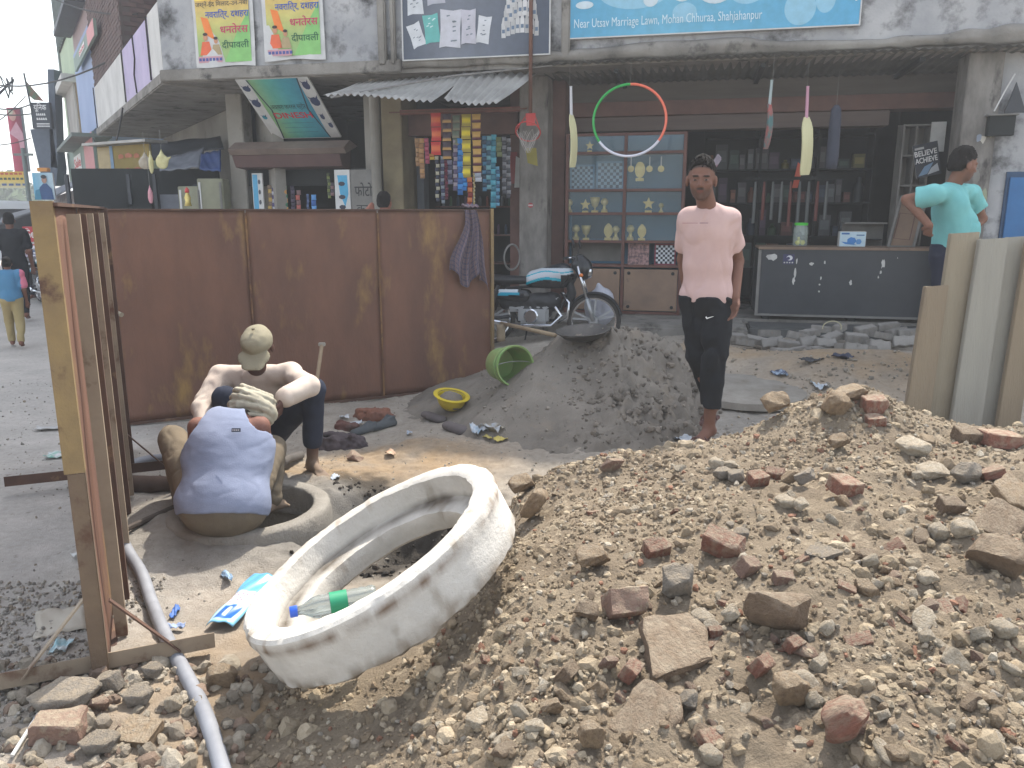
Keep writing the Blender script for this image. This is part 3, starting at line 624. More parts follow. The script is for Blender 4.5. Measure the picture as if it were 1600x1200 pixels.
# ------------------------------------------------------------------ concrete ring
m_conc = mat('whitewashed_concrete', srgb(186, 181, 172), c2=srgb(166, 161, 152), scale=4, rough=.88, bump=.5, bscale=45, c3=srgb(134, 122, 108), s3=4, t3=.60, w3=.12)
m_conc2 = mat('dusty_concrete', srgb(150, 145, 136), c2=srgb(126, 120, 111), scale=6, rough=.92, bump=1.2, bscale=60, c3=srgb(112, 102, 90), s3=5, t3=.6)
def ring_mesh(Ro, Rb, Ri, Rl, h, seed, n=140, chip=.006):
    prof = [(Ri, 0), (Ri+.012, .006), ((Ri+Ro)/2, .010), (Ro-.012, .006), (Ro, -.004), (Ro+.004, -.03), (Rb, -.06), (Rb, -h*.55), (Rb-.004, -h+.012), (Rb-.02, -h), ((Rl+Rb)/2, -h-.003), (Rl+.012, -h), (Rl, -h+.01), (Rl-.004, -h*.72), (Rl+.002, -h*.55), (Ri-.03, -h*.5), (Ri-.006, -h*.47), (Ri-.003, -h*.2)]
    V, Fc = [], []; K = len(prof)
    P = []
    for j in range(K):   # refine the profile
        a, b = np.array(prof[j]), np.array(prof[(j+1) % K]); m = max(1, int(np.linalg.norm(b-a)/.02))
        P += [a+(b-a)*t/m for t in range(m)]
    P = np.array(P); K = len(P); t = 2*PI*np.arange(n)/n; T, J = np.meshgrid(t, np.arange(K), indexing='ij')
    r = P[J, 0]; z = P[J, 1]; x, y = r*np.cos(T), r*np.sin(T); w = .0030*fbm(x*5, y*5, z*5, 3, seed)+.002*fbm(x*30, y*30, z*30, 2, seed+3)
    ed = np.exp(-((z+h)/.012)**2)*(r > .42); w2 = w+ed*.011*fbm(x*22, y*22, z*5, 2, seed+7)-np.where(np.abs(z) < .012, 1, 0)*.006*sst(fbm(x*20, y*20, 0, 2, seed+11), .3, .8)
    x, y = (r+w2)*np.cos(T), (r+w2)*np.sin(T); z = z+w*.8+ed*.006*fbm(x*28, y*28, 0, 2, seed+9)
    V = np.stack([x, y, z], -1).reshape(-1, 3); i = np.arange(n*K).reshape(n, K); a, b = i, np.roll(i, -1, 0); a2, b2 = np.roll(a, -1, 1), np.roll(b, -1, 1)
    return V, np.stack([a, b, b2, a2], -1).reshape(-1, 4)
V, Q = ring_mesh(.5, .497, .422, .335, .195, 3, 260)
# orientation of faces
def flip_if(V, Q):
    bm = bmesh.new(); me = npmesh('x', V, Q, m_conc); bm.from_mesh(me); s = bm.calc_volume(signed=True); bm.free(); bpy.data.meshes.remove(me); return Q if s > 0 else Q[:, ::-1].copy()
Q = flip_if(V, Q)
def crease(me, ang):
    bm = bmesh.new(); bm.from_mesh(me)
    for e in bm.edges: e.smooth = not (e.is_manifold and e.calc_face_angle(0) > R(ang))
    bm.to_mesh(me); bm.free(); return me
def ring_col(V):
    x, y, z = V.T; r = np.hypot(x, y); n = fbm(x*9, y*9, z*9, 3, 5); n2 = fbm(x*28, y*28, z*28, 2, 6); c = np.tile(np.array(srgb(206, 202, 194)), (len(V), 1)); a = np.arctan2(y, x)
    def mx(w, cc): w = np.clip(w, 0, 1)[:, None]; c[:] = c*(1-w)+np.array(srgb(*cc))*w
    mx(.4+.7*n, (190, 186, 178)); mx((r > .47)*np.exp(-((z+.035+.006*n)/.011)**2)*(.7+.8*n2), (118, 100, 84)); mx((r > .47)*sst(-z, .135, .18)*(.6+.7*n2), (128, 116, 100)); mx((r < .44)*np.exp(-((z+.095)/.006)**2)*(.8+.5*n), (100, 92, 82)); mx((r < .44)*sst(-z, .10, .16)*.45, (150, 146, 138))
    mx((z > -.005)*(r > .41)*sst(n2+.5*n, .45, .9)*.6, (150, 132, 110)); mx(sst(n+.4*n2, .85, 1.1)*.5, (142, 132, 118)); return c
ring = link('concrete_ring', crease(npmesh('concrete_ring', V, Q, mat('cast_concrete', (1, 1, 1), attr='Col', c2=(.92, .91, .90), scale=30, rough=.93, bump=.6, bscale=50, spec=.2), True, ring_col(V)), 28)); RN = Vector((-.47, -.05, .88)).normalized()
ring.rotation_mode = 'QUATERNION'; RQ = RN.to_track_quat('Z', 'Y'); ring.rotation_quaternion = RQ; ring.location = (-.509, 2.616, .491)
tag(ring, 'whitewashed concrete manhole ring tilted against the rubble heap', 'concrete ring')
V, Q = ring_mesh(.42, .43, .335, .32, .30, 8); Q = flip_if(V, Q)
mh = link('manhole_collar', npmesh('manhole_collar', V, Q, m_conc2, True), loc=(MHC[0], MHC[1], .115)); tag(mh, 'round grey concrete collar of the open manhole between the two squatting men', 'manhole')
# bottle lying in the ring
m_pet = mat('clear_plastic', (.75, .85, .85), rough=.12, trans=.85, alpha=1, spec=.5); m_blue = mat('blue_plastic', srgb(35, 85, 190), rough=.4)
bt = empty('water_bottle', (0, 0, 0), 'clear plastic water bottle with blue cap and green label lying inside the concrete ring', 'bottle')
prof = [(0, .0), (.028, .0), (.034, .008)] + [(.034-.002*(i % 2), .016+.012*i) for i in range(12)] + [(.034, .165), (.030, .185), (.014, .215), (.013, .232), (0, .232)]
MB().lathe(prof, 24).build('bottle_body', m_pet, bt, smooth=True)
cp = MB().lathe([(0, .228), (.0165, .228), (.0165, .248), (.015, .25), (0, .25)], 20).build('cap', m_blue, bt, smooth=40)
lb_ = Print(); lbm = MB()
lbm.sheet(lambda a, b: (.0352*math.cos(a*2*PI), .0352*math.sin(a*2*PI), .085+.05*b), 28, 4, col=srgb(25, 140, 100)); lbm.build('label', PRINT, bt, colattr=True, smooth=True)
A = at(462, 968, 2.40); B_ = at(538, 940, 2.56); 
def ring_floor(q): # put q on the ring's lower ledge
    return q
d = Vector((.93, .30, .05)).normalized(); p0 = A
bt.rotation_mode = 'QUATERNION'; bt.rotation_quaternion = (-d).to_track_quat('Z', 'Y'); bt.location = p0 + d*.27 + Vector((0, 0, .03)); bt.scale = (1.15,)*3

# ------------------------------------------------------------------ barricades
m_by = mat('yellow_painted_steel', srgb(142, 120, 78), c2=srgb(114, 94, 68), scale=5, rough=.7, c3=srgb(78, 52, 40), s3=6, t3=.56, bump=.4, bscale=50)
m_br = mat('rusty_brown_sheet', srgb(120, 84, 66), c2=srgb(90, 64, 53), scale=2.2, rough=.78, c3=srgb(142, 112, 66), s3=2.1, t3=.555, bump=.35, bscale=40, w3=.16, stretch=(1.5, 1, .55), contrast=.8)
m_bt = mat('bare_tan_steel', srgb(152, 137, 117), c2=srgb(126, 111, 94), scale=5, rough=.75, c3=srgb(92, 62, 46), s3=5, t3=.58)
m_bd = mat('dark_rust_steel', srgb(92, 66, 52), c2=srgb(70, 50, 42), scale=6, rough=.8, c3=srgb(132, 104, 74), s3=4, t3=.6)
m_seam = mat('rusty_yellow_seam', srgb(132, 98, 56), c2=srgb(96, 64, 46), scale=3, rough=.8, c3=srgb(84, 54, 42), s3=5, t3=.5)
def barricade(loc, rz, L, label, side, front_y=False, z1=1.665):
    # local x along the panel; visible face towards local -y (side=-1) ; ribs on local side `rib`
    t = empty('sheet_barricade', loc, label, 'barricade', 'sheet metal barricades round the dig', rz)
    n = 3
    for i in range(n):
        a, b = L*i/n, L*(i+1)/n; m = MB(); ph = i*1.7
        m.sheet(lambda u, v: (a+.004+(b-a-.008)*u, .004+.006*math.sin(u*PI*2+ph)*math.sin(v*PI*1.5)+.0035*float(vnoise(u*6+ph, v*7, 0, 3)), .03+(z1-.035)*v), 26, 26)
        m.build('metal_sheet', m_br, t, solid=.003, smooth=True)
    fr = MB(); fr.box((L/2, .0, z1), (L, .04, .012)); fr.build('top_rail', m_bd, t); 
    MB().box((L/2, .0, .02), (L, .04, .02)).build('bottom_rail', m_bd, t)
    for i in range(1, n): MB().box((L*i/n, -side*.006, z1/2), (.014, .006, z1-.05)).build('seam_strip', m_seam if front_y else m_bd, t)
    ribs = [(.30, m_bt), (.62, m_bd), (1.05, m_bt), (1.5, m_bd), (2.0, m_bt), (2.5, m_bd)]
    for x, mm in ribs:
        r = MB(); r.box((x, side*.036, z1/2), (.004, .042, z1-.06)); r.box((x+.02, side*.055, z1/2), (.04, .004, z1-.06)); r.build('rib', mm, t)
    return t
b0 = Vector((-1.43, 2.50, 0)); b1 = Vector((-2.70, 5.30, 0)); dv = b1-b0
bl = barricade(b0, math.atan2(dv.y, dv.x), dv.length, 'barricade standing edge on with a yellow steel post and ribs showing, beside the road', -1, z1=1.67)
# near end: wide yellow face of the angle post
ep = MB(); ep.box((-.006, .024, 1.24), (.005, .062, .88)); ep.box((.02, -.004, 1.24), (.05, .005, .88)); ep.build('end_post', m_by, bl)
ep = MB(); ep.box((-.006, .022, .42), (.005, .050, .755)); ep.box((.015, -.004, .42), (.035, .005, .755)); ep.build('lower_post', mat('rusted_yellow_post', srgb(116, 98, 78), c2=srgb(92, 76, 63), scale=4, rough=.85, c3=srgb(84, 58, 44), s3=6, t3=.52, bump=.5, bscale=60), bl)
wr = Print(); 
MB().box((dv.length, -.01, .84), (.035, .05, 1.66)).build('far_post', m_bd, bl)
for x0, hw in ((.02, .48), (2.35, .42)):
    f = MB(); f.bar((x0, -hw*.75, .085), (x0, hw*1.5, .10), .004, .06); f.bar((x0+.025, -hw*.75, .058), (x0+.025, hw*1.5, .072), .05, .005)
    ft = f.build('foot_angle', m_bt if x0 < 1 else m_bd, bl)
    MB().bar((x0, .26, .09), (x0, .03, .36), .035, .006).build('brace', m_bt, bl); MB().bar((x0, -.24, .07), (x0, -.03, .32), .022, .006).build('brace', m_bd, bl)
c0 = Vector((-3.09, 5.92, 0)); c1 = Vector((-.18, 7.36, .0)); dc = c1-c0
bb = barricade(c0, math.atan2(dc.y, dc.x), dc.length, 'long rusty brown barricade of three sheets standing behind the two squatting men', 1, True, 1.66)
MB().box((dc.length-.012, -.012, .84), (.028, .03, 1.66)).build('end_post', m_by, bb); MB().box((.012, -.008, .84), (.028, .03, 1.66)).build('end_post', m_bd, bb)
# ------------------------------------------------------------------ main shop building
m_plast = mat('weathered_limewash', srgb(176, 176, 176), c2=srgb(140, 142, 146), scale=1.3, rough=.93, c3=srgb(66, 66, 66), s3=2.2, t3=.49, bump=.7, bscale=30, contrast=1.4, w3=.16)
m_plastd = mat('dull_plaster', srgb(150, 146, 138), c2=srgb(122, 118, 110), scale=1.2, rough=.95, c3=srgb(92, 86, 78), s3=2.5, t3=.6, bump=.5, bscale=25)  # duller, browner plaster than the upper wall
m_slab = mat('stained_concrete', srgb(148, 144, 137), c2=srgb(108, 104, 98), scale=2.2, rough=.95, c3=srgb(66, 63, 60), s3=3.2, t3=.55, bump=1.0, bscale=30)
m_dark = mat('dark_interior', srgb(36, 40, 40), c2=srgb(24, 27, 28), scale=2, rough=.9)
m_brown = mat('brown_shutter_paint', srgb(98, 84, 78), c2=srgb(84, 72, 68), scale=3, rough=.7, stretch=(.4, 1, 6))
m_redb = mat('red_brown_beam', srgb(112, 82, 74), c2=srgb(92, 68, 62), scale=4, rough=.8)
m_wood = mat('dark_red_wood', srgb(104, 66, 56), c2=srgb(80, 50, 44), scale=6, rough=.6, stretch=(1, 1, .3))
m_grey = mat('grey_board', srgb(128, 126, 122), c2=srgb(106, 104, 100), scale=4, rough=.85)
m_blk = mat('black_rubber', srgb(34, 34, 36), c2=srgb(50, 48, 46), scale=8, rough=.7)
m_stl = mat('dull_steel', srgb(150, 150, 150), c2=srgb(110, 108, 104), scale=8, rough=.45, metal=.7)
m_rust = mat('rusty_pipe', srgb(112, 74, 58), c2=srgb(84, 58, 48), scale=7, rough=.85)
m_tin = mat('galvanised_tin', srgb(172, 170, 165), c2=srgb(140, 138, 134), scale=3, rough=.55, metal=.25, c3=srgb(112, 92, 76), s3=2.5, t3=.6)
m_drk2 = mat('dark_tarpaulin', srgb(58, 62, 68), c2=srgb(44, 47, 52), scale=3, rough=.6)
m_white = mat('white_board', srgb(205, 205, 203), c2=srgb(180, 180, 178), scale=4, rough=.6)
m_glass = mat('window_glass', (.25, .34, .38), rough=.05, alpha=.16, spec=.9)
m_skytint = mat('sky_tinted_panel', srgb(56, 100, 126), c2=srgb(46, 84, 108), scale=2, rough=.55)  # panel coloured blue to imitate sky reflected in the showcase glass
m_plyw = mat('worn_plywood', srgb(142, 118, 98), c2=srgb(118, 98, 84), scale=3, rough=.8, c3=srgb(92, 78, 70), s3=4, t3=.6)

bld = fempty('shop_building', 0, 0, 0, 'long weathered shop building with peeling whitewashed upper wall above open shops', 'building')
MB().span((-8.01, 0, 3.33), (4.6, 1.6, 7.2)).build('upper_wall', m_plast, bld)
MB().span((-8.01, .3, 7.2), (-3.2, 4.5, 10.3)).build('shade_storey', m_plast, bld)  # unseen storey added so its shadow covers the ground on the left
led = MB(); led.sheet(lambda a, b: (lambda u: (u, -.03-.035*math.sin(b*PI)-.012*float(vnoise(u*3, b*3, 0, 5)), 3.315+(.15+.05*float(vnoise(u*1.1, 0, 0, 3))+.02*float(vnoise(u*5, 0, 0, 4)))*b-.015*float(vnoise(u*6, 0, 0, 9))*(1-b)))(-4.72+9.2*a), 240, 6)
led.build('plaster_ledge', m_slab, bld, solid=.02, smooth=True)
cs = MB(); cs.span((-8.03, -.06, 3.28), (-4.74, -.003, 3.42)); cs.build('slab_edge', m_slab, bld, bevel=.01)
for u, w_ in ((-5.02, .10), (-4.86, .06), (-2.80, .10)):
    MB().span((u, -.075, 3.36), (u+w_, -.002, 4.9)).build('pilaster', m_slab, bld, bevel=.015)
MB().span((-7.98, -.0, 3.27), (4.6, 4.6, 3.328)).build('ceiling_slab', m_slab, bld)
for u0, u1, z0, mm in ((-7.46, -5.55, .2, m_plastd), (-5.28, -5.06, .2, m_dark), (-3.42, -3.06, .2, m_slab), (1.62, 1.93, .2, m_slab)):
    pass
# ground floor piers and walls
MB().span((-7.75, .95, .0), (-7.5, 1.2, 3.27)).build('column', m_plastd, bld, bevel=.01)
MB().span((-3.42, .55, .0), (-3.06, .95, 3.27)).build('column', mat('grey_weathered_pillar', srgb(140, 136, 130), c2=srgb(96, 92, 88), scale=6, rough=.95, stretch=(1, 1, .4), c3=srgb(66, 62, 60), s3=5, t3=.57, bump=.6, bscale=30), bld, bevel=.01)
MB().span((1.50, .12, .0), (1.84, .5, 3.27)).build('column', MATS['grey_weathered_pillar'], bld, bevel=.01)
MB().span((-3.06, .9, .2), (-2.9, 1.3, 3.27)).build('door_jamb', m_redb, bld); MB().span((-3.62, .9, .2), (-3.46, 1.3, 3.27)).build('door_jamb', m_redb, bld)
MB().span((-5.28, .6, .1), (-5.0, 1.2, 3.27)).build('pier', mat('ochre_plaster', srgb(150, 138, 108), c2=srgb(120, 108, 88), scale=3, rough=.9), bld, bevel=.01)
MB().span((-5.56, .7, .1), (-5.38, 1.2, 3.27)).build('pier', m_plastd, bld)
# partition and back walls, shop floors
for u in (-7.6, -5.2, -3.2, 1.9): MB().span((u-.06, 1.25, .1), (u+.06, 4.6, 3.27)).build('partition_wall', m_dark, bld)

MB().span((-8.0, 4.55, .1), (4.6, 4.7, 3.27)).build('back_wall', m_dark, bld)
MB().span((-7.9, .65, .0), (-3.1, 4.6, .30)).build('shop_floor', m_slab, bld)
MB().span((-3.06, .65, .0), (2.0, 4.6, .34)).build('shop_floor', m_slab, bld)
# boards above the right shop: the beam steps of the shutter housing
MB().span((-2.88, 1.22, 3.02), (1.85, 1.5, 3.27)).build('shutter_housing', mat('grey_brown_boards', srgb(104, 100, 96), c2=srgb(86, 82, 78), scale=3, rough=.85, stretch=(.3, 1, 3)), bld)
MB().span((-2.88, 1.14, 2.84), (1.85, 1.5, 3.015)).build('shutter_beam', m_redb, bld, bevel=.006)
MB().span((-2.88, 1.20, 2.66), (1.0, 1.5, 2.835)).build('shutter_box', m_brown, bld, bevel=.006)
MB().span((-4.98, .8, 2.62), (-3.5, 1.0, 2.95)).build('shop_lintel', m_redb, bld)
MB().span((-5.0, .55, 2.86), (-3.3, .62, 2.92)).build('timber_rail', mat('red_timber', srgb(128, 74, 60), c2=srgb(100, 60, 50), rough=.8), bld)
MB().span((-4.95, 1.0, .3), (-4.85, 1.2, 2.9)).build('door_frame', mat('slate_grey_frame', srgb(86, 92, 100), c2=srgb(70, 76, 84), rough=.7), bld)
MB().tube([F(-5.27, .36, .1)-F(0, 0, 0)+Vector((0, 0, 0)), F(-5.27, .36, 3.3)-F(0, 0, 0)], .065, 14).build('drain_pipe', m_plastd, None, loc=(0, 0, 0))
dp = bpy.data.objects['drain_pipe']; dp.location = F(0, 0, 0); tag(dp, 'grey vertical drain pipe beside the board with photo lettering', 'pipe')
# plinth
pl = MB(); pl.span((-2.95, -.10, 0), (-.56, .64, .33)); pl.build('plinth', m_slab, bld, bevel=.04)
MB().span((-.54, .12, 0), (2.0, .64, .31)).build('plinth', mat('dark_plinth', srgb(88, 88, 86), c2=srgb(66, 68, 68), scale=3, rough=.8, bump=.6, bscale=20), bld, bevel=.02)
MB().span((-5.2, .1, 0), (-3.0, .64, .28)).build('plinth', m_slab, bld, bevel=.03)
# right hand end wall with blue shutter door
ew = fempty('end_wall', 0, 0, 0, 'plain grey plastered wall with a blue steel shutter at the far right', 'wall')
MB().span((1.845, .22, 0.0), (4.6, .5, 3.27)).build('wall_face', m_plast, ew)
MB().span((2.02, .19, .1), (3.6, .216, 2.06)).build('shutter_frame', mat('dark_blue_frame', srgb(36, 68, 100), rough=.6), ew)
for i in range(6): MB().span((2.05+.26*i, .165, .1), (2.05+.26*i+.24, .188, 2.0)).build('shutter_panel', mat('blue_painted_steel', srgb(38, 104, 158), c2=srgb(32, 88, 138), scale=3, rough=.5), ew, bevel=.004)
# corrugated roof strip under the right wall
def corr(name, fn, nu, m, parent, waves, amp=.012, solid=.002, loc=(0, 0, 0)):
    b = MB(); b.sheet(lambda a, q: fn(a, q, amp*math.sin(a*waves*2*PI)), nu, 6)
    return b.build(name, m, parent, loc, smooth=True, solid=solid)
rf = fempty('tin_awning', 0, 0, 0, 'dark corrugated sheet awning running under the sign to the right corner', 'awning')
corr('corrugated_sheet', lambda a, q, h: (-3.15+5.3*a, -.10+1.3*q-.04*math.sin(a*3), 3.30-.02*a-.05*q+h*.8), 420, mat('dark_weathered_tin', srgb(96, 96, 92), c2=srgb(68, 68, 66), scale=3, rough=.8), rf, 54)
for u in (-2.2, -.6, 1.0): MB().span((u, .0, 3.18), (u+.05, 1.2, 3.225)).build('rafter', m_dark, rf)
def tin(label, pts, waves, seed):
    # pts: back-left, back-right, front-right, front-left in (u, w, z)
    t = fempty('tin_awning', 0, 0, 0, label, 'awning', 'tin awnings over the sachet shop'); P = [Vector(p) for p in pts]
    def fn(a, q, h):
        p = (P[0]*(1-a)+P[1]*a)*(1-q)+(P[3]*(1-a)+P[2]*a)*q
        return p+Vector((0, 0, h+.02*math.sin(a*5+seed)*q-.015*math.sin(q*3)))
    corr('corrugated_sheet', fn, 200, m_tin, t, waves, .014); return t
tin('left corrugated tin sheet sloping over the sachet shop', [(-5.35, .1, 3.20), (-3.95, .05, 3.24), (-4.12, -.75, 2.86), (-5.5, -.6, 2.96)], 16, 0)
tin('right corrugated tin sheet, raised above its neighbour over the sachet shop', [(-4.0, .05, 3.26), (-3.1, .05, 3.22), (-3.38, -.72, 2.80), (-3.98, -.8, 2.83)], 8, 2)
MB().tube([(-5.4, -.62, 2.93), (-4.1, -.1, 3.2), (-2.9, -.05, 3.28)], .012, 6).build('guy_rod', m_stl, None, loc=F(0, 0, 0), rot=(0, 0, FROT)); tag(bpy.data.objects['guy_rod'], 'thin steel rod slanting over the tin sheets', 'rod')
# ------------------------------------------------------------------ boards and posters on the upper wall
def board(name, u0, z0, u1, z1, w, label, cat, frame=m_white, th=.03, grp=None, fr=.012):
    t = fempty(name, u0, w, z0, label, cat, grp); W, H = u1-u0, z1-z0
    MB().span((0, 0, 0), (W, th, H)).build('backing', frame, t)
    for a, b in (((0, 0), (W, fr)), ((0, H-fr), (W, H)), ((0, fr), (fr, H-fr)), ((W-fr, fr), (W, H-fr))): MB().span((a[0], -.008, a[1]), (b[0], -.0005, b[1])).build('frame', frame, t)
    return t, W, H
t, W, H = board('poster_board', -4.70, 3.39, -2.92, 4.55, -.09, 'dark board printed with white milk packets and a cluster of bottles', 'sign')
p = Print(); p.grad(.015, .015, W-.015, H-.015, [srgb(66, 76, 92), srgb(112, 118, 130), srgb(92, 100, 114), srgb(62, 72, 90)])
def packet(cx, cz, w, h, rot, c, lay):
    k = math.cos(rot), math.sin(rot); q = [(-.5, -.5), (-.2, -.46), (.5, -.5), (.46, 0), (.5, .5), (.1, .46), (-.5, .5), (-.45, 0)]
    p.poly([(cx+a*w*k[0]-b*h*k[1], cz+a*w*k[1]+b*h*k[0]) for a, b in q], c, lay)
    rgq = random.Random(int(cx*99)); 
    for i in range(7): a, b = rgq.uniform(-.3, .2), rgq.uniform(-.35, .35); p.poly([(cx+(a+e)*w*k[0]-(b+g)*h*k[1], cz+(a+e)*w*k[1]+(b+g)*h*k[0]) for e, g in ((0, 0), (.16, .02), (.14, .05), (0, .04))], srgb(120, 130, 140) if c[0] > .4 else srgb(200, 225, 225), lay+1)
for a in ((.17, .66, .2, .32, .05, srgb(200, 204, 208), 1), (.18, .28, .17, .27, .35, srgb(205, 208, 212), 1), (.37, .34, .19, .32, .12, srgb(96, 176, 170), 3), (.60, .33, .26, .42, -.05, srgb(196, 196, 204), 5), (.82, .34, .18, .38, 0, srgb(188, 186, 196), 7), (1.0, .30, .16, .30, -.15, srgb(206, 208, 212), 3), (.42, .75, .22, .3, .1, srgb(170, 172, 182), 1), (.85, .9, .3, .32, 0, srgb(150, 180, 210), 1)): packet(*a)
rr = random.Random(3)
for row in range(3):
    for i in range(8-row):
        x = 1.21+.055*i+row*.03; z = .20+row*.13+.05*math.sin(i*.42)*(row+1); h = .22
        c = srgb(*[rr.choice((196, 210, 182))]*3); p.rect(x, z, x+.05, z+h*.7, c, 1+row*2-0); p.poly([(x+.005, z+h*.7), (x+.045, z+h*.7), (x+.033, z+h), (x+.017, z+h)], c, 1+row*2); p.rect(x+.008, z+.05, x+.042, z+.09, srgb(96, 116, 140), 2+row*2)
p.build('print', t)
t, W, H = board('shop_sign', -2.74, 3.55, .37, 4.6, -.05, 'long pale blue sign with white circles and the address line above the right shop', 'sign')
p = Print(); p.grad(.015, .015, W-.015, H-.015, [srgb(78, 158, 196), srgb(104, 176, 206), srgb(92, 168, 202), srgb(84, 166, 206)])
LB = srgb(140, 192, 216)
for cx, cz, rx, rz in ((.75, .5, .42, .22), (1.95, .42, .2, .15), (2.5, .2, .16, .17), (2.15, .65, .25, .25), (2.75, .28, .1, .14), (1.3, .22, .13, .1), (2.95, .55, .1, .2)): p.ell(cx, cz, rx, rz, LB, 1, 28)
for cx, cz, rx, rz in ((.26, .53, .065, .06), (.93, .37, .08, .075), (1.27, .5, .15, .17), (1.62, .55, .25, .26), (2.35, .46, .12, .1), (2.65, .44, .085, .09), (.2, .35, .1, .04)): p.ell(cx, cz, rx, rz, srgb(198, 214, 222), 2, 28)
for q in range(3): p.poly([(1.55+.02*q*4+.001, .35+.05*q), (1.57+.08*q, .35+.05*q), (1.68+.08*q, .6), (1.665+.08*q, .6)], srgb(120, 140, 156), 3)
for q, (a, b) in enumerate(((2.86, .03), (3.0, .05))): pass
for q in range(3): p.poly([(2.80+.12*q, .28-.02*q), (2.86+.12*q-.02*q, .28-.02*q), (2.93+.1*q, .75), (2.85+.1*q, .75)], srgb(205, 215, 222), 3)
p.text('Near Utsav Marriage Lawn, Mohan Chhuraa, Shahjahanpur', .08, .155, .135, srgb(205, 228, 238), 4, 'LEFT', width=2.03)
wid = max(v[0] for v in text_geo('Near Utsav Marriage Lawn, Mohan Chhuraa, Shahjahanpur', 1, 'LEFT')[0])
p.mb.v = p.mb.v; p.build('print', t)
# squeeze the address to the width it has on the sign
def fix_text(pr, start, x0, width, wid, size):
    pass
RED, ORG, YEL, GRN, SKIN = srgb(214, 74, 48), srgb(236, 142, 62), srgb(240, 214, 100), srgb(140, 190, 104), srgb(196, 140, 104)
def festival_poster(u0, z0, u1, z1, label, seed):
    t = fempty('poster', u0, -.012, z0, label, 'poster', 'festival greeting posters on the upper wall'); W, H = u1-u0, z1-z0
    sh = MB(); sh.sheet(lambda a, b: (W*a+.006*math.sin(b*4+seed), -.02-.006*math.sin(a*6+seed)-.02*(1-b)**3*abs(math.sin(a*5+seed)), H*b-.012*math.sin(a*7+seed)*(1-b)), 10, 10); sh.build('paper', m_white, t, smooth=True)
    p = Print(.03, .0018); m = .05
    p.grad(m, m, W-m, H*.62, [srgb(140, 178, 112), srgb(160, 184, 112), srgb(206, 192, 110), srgb(216, 176, 96)], 0, horiz=False)
    p.poly([(W*.5, m), (W-m, m), (W-m, H*.5), (W*.72, H*.3)], srgb(132, 192, 110), 1)
    p.rect(m, H*.60, W-m, H*.99, RED, 1); p.grad(m, H*.60, W-m, H*.66, [YEL, ORG], 2)
    p.text('जश्ने-ईद ' + 'ि' + 'मलाद-उन-नबी', W/2, H*.565, .075, srgb(40, 52, 60), 3, width=W*.86)
    p.text('नवरा' + 'ि' + 'त्र, दशहरा', W*.58, H*.47, .105, srgb(40, 84, 176), 3, width=W*.72, bold=.012)
    p.text('धनतेरस', W*.68, H*.33, .12, srgb(196, 50, 96), 3, width=W*.46, bold=.014)
    p.text('दीपावली', W*.69, H*.19, .105, srgb(40, 96, 60), 3, width=W*.45, bold=.012)
    for cx, sc, c in ((W*.2, 1, srgb(226, 104, 60)), (W*.37, .85, srgb(170, 150, 110))):
        p.poly([(cx-.09*sc, m+.09), (cx+.09*sc, m+.09), (cx+.05*sc, m+.25*sc), (cx-.05*sc, m+.25*sc)], c, 3); p.ell(cx, m+.30*sc, .032*sc, .042*sc, SKIN, 4); p.ell(cx, m+.335*sc, .034*sc, .018, srgb(50, 36, 34), 5)
    p.poly([(W*.2, H*.3), (W*.36, H*.24), (W*.26, H*.44), (W*.14, H*.46)], srgb(236, 130, 50), 2)
    p.rect(m, m, W*.46, m+.075, srgb(198, 150, 160), 5)
    for i in range(7): p.rect(m+.01+i*.048, m+.02, m+.045+i*.048, m+.055, srgb(70, 84, 150), 6)
    # upper part: round party emblem between two figures in dark coats
    p.ell(W*.44, H*.86, .095, .12, srgb(230, 120, 70), 3, 24); p.ell(W*.44, H*.86, .075, .10, srgb(235, 232, 224), 4, 24); p.ell(W*.44, H*.845, .062, .075, srgb(70, 160, 96), 5, 20, PI, 2*PI)
    for a in (-.5, -.25, 0, .25, .5): p.poly([(W*.44+a*.06, H*.845), (W*.44+a*.14-.012, H*.89), (W*.44+a*.15, H*.92), (W*.44+a*.14+.012, H*.89)], srgb(226, 110, 60), 6)
    p.ell(W*.19, H*.82, .045, .055, SKIN, 3); p.ell(W*.19, H*.795, .04, .04, srgb(225, 222, 218), 4); p.poly([(W*.07, H*.66), (W*.32, H*.66), (W*.27, H*.77), (W*.11, H*.77)], srgb(48, 48, 56), 3); p.poly([(W*.32, H*.66), (W*.36, H*.66), (W*.3, H*.76)], srgb(228, 226, 220), 4)
    p.poly([(W*.62, H*.66), (W*.78, H*.66), (W*.78, H*.98), (W*.70, H*.98)], srgb(60, 44, 52), 3)
    p.poly([(W*.76, H*.76), (W-m, H*.70), (W-m, H*.99), (W*.74, H*.99)], srgb(226, 224, 220) if seed == 0 else ORG, 4)
    p.build('print', t); return t
festival_poster(-7.50, 3.43, -6.66, 4.72, 'festival poster in orange and green nearest the corner of the building', 0)
festival_poster(-6.53, 3.47, -5.72, 4.76, 'second festival poster, hanging left of the cracked pilaster', 1.3)
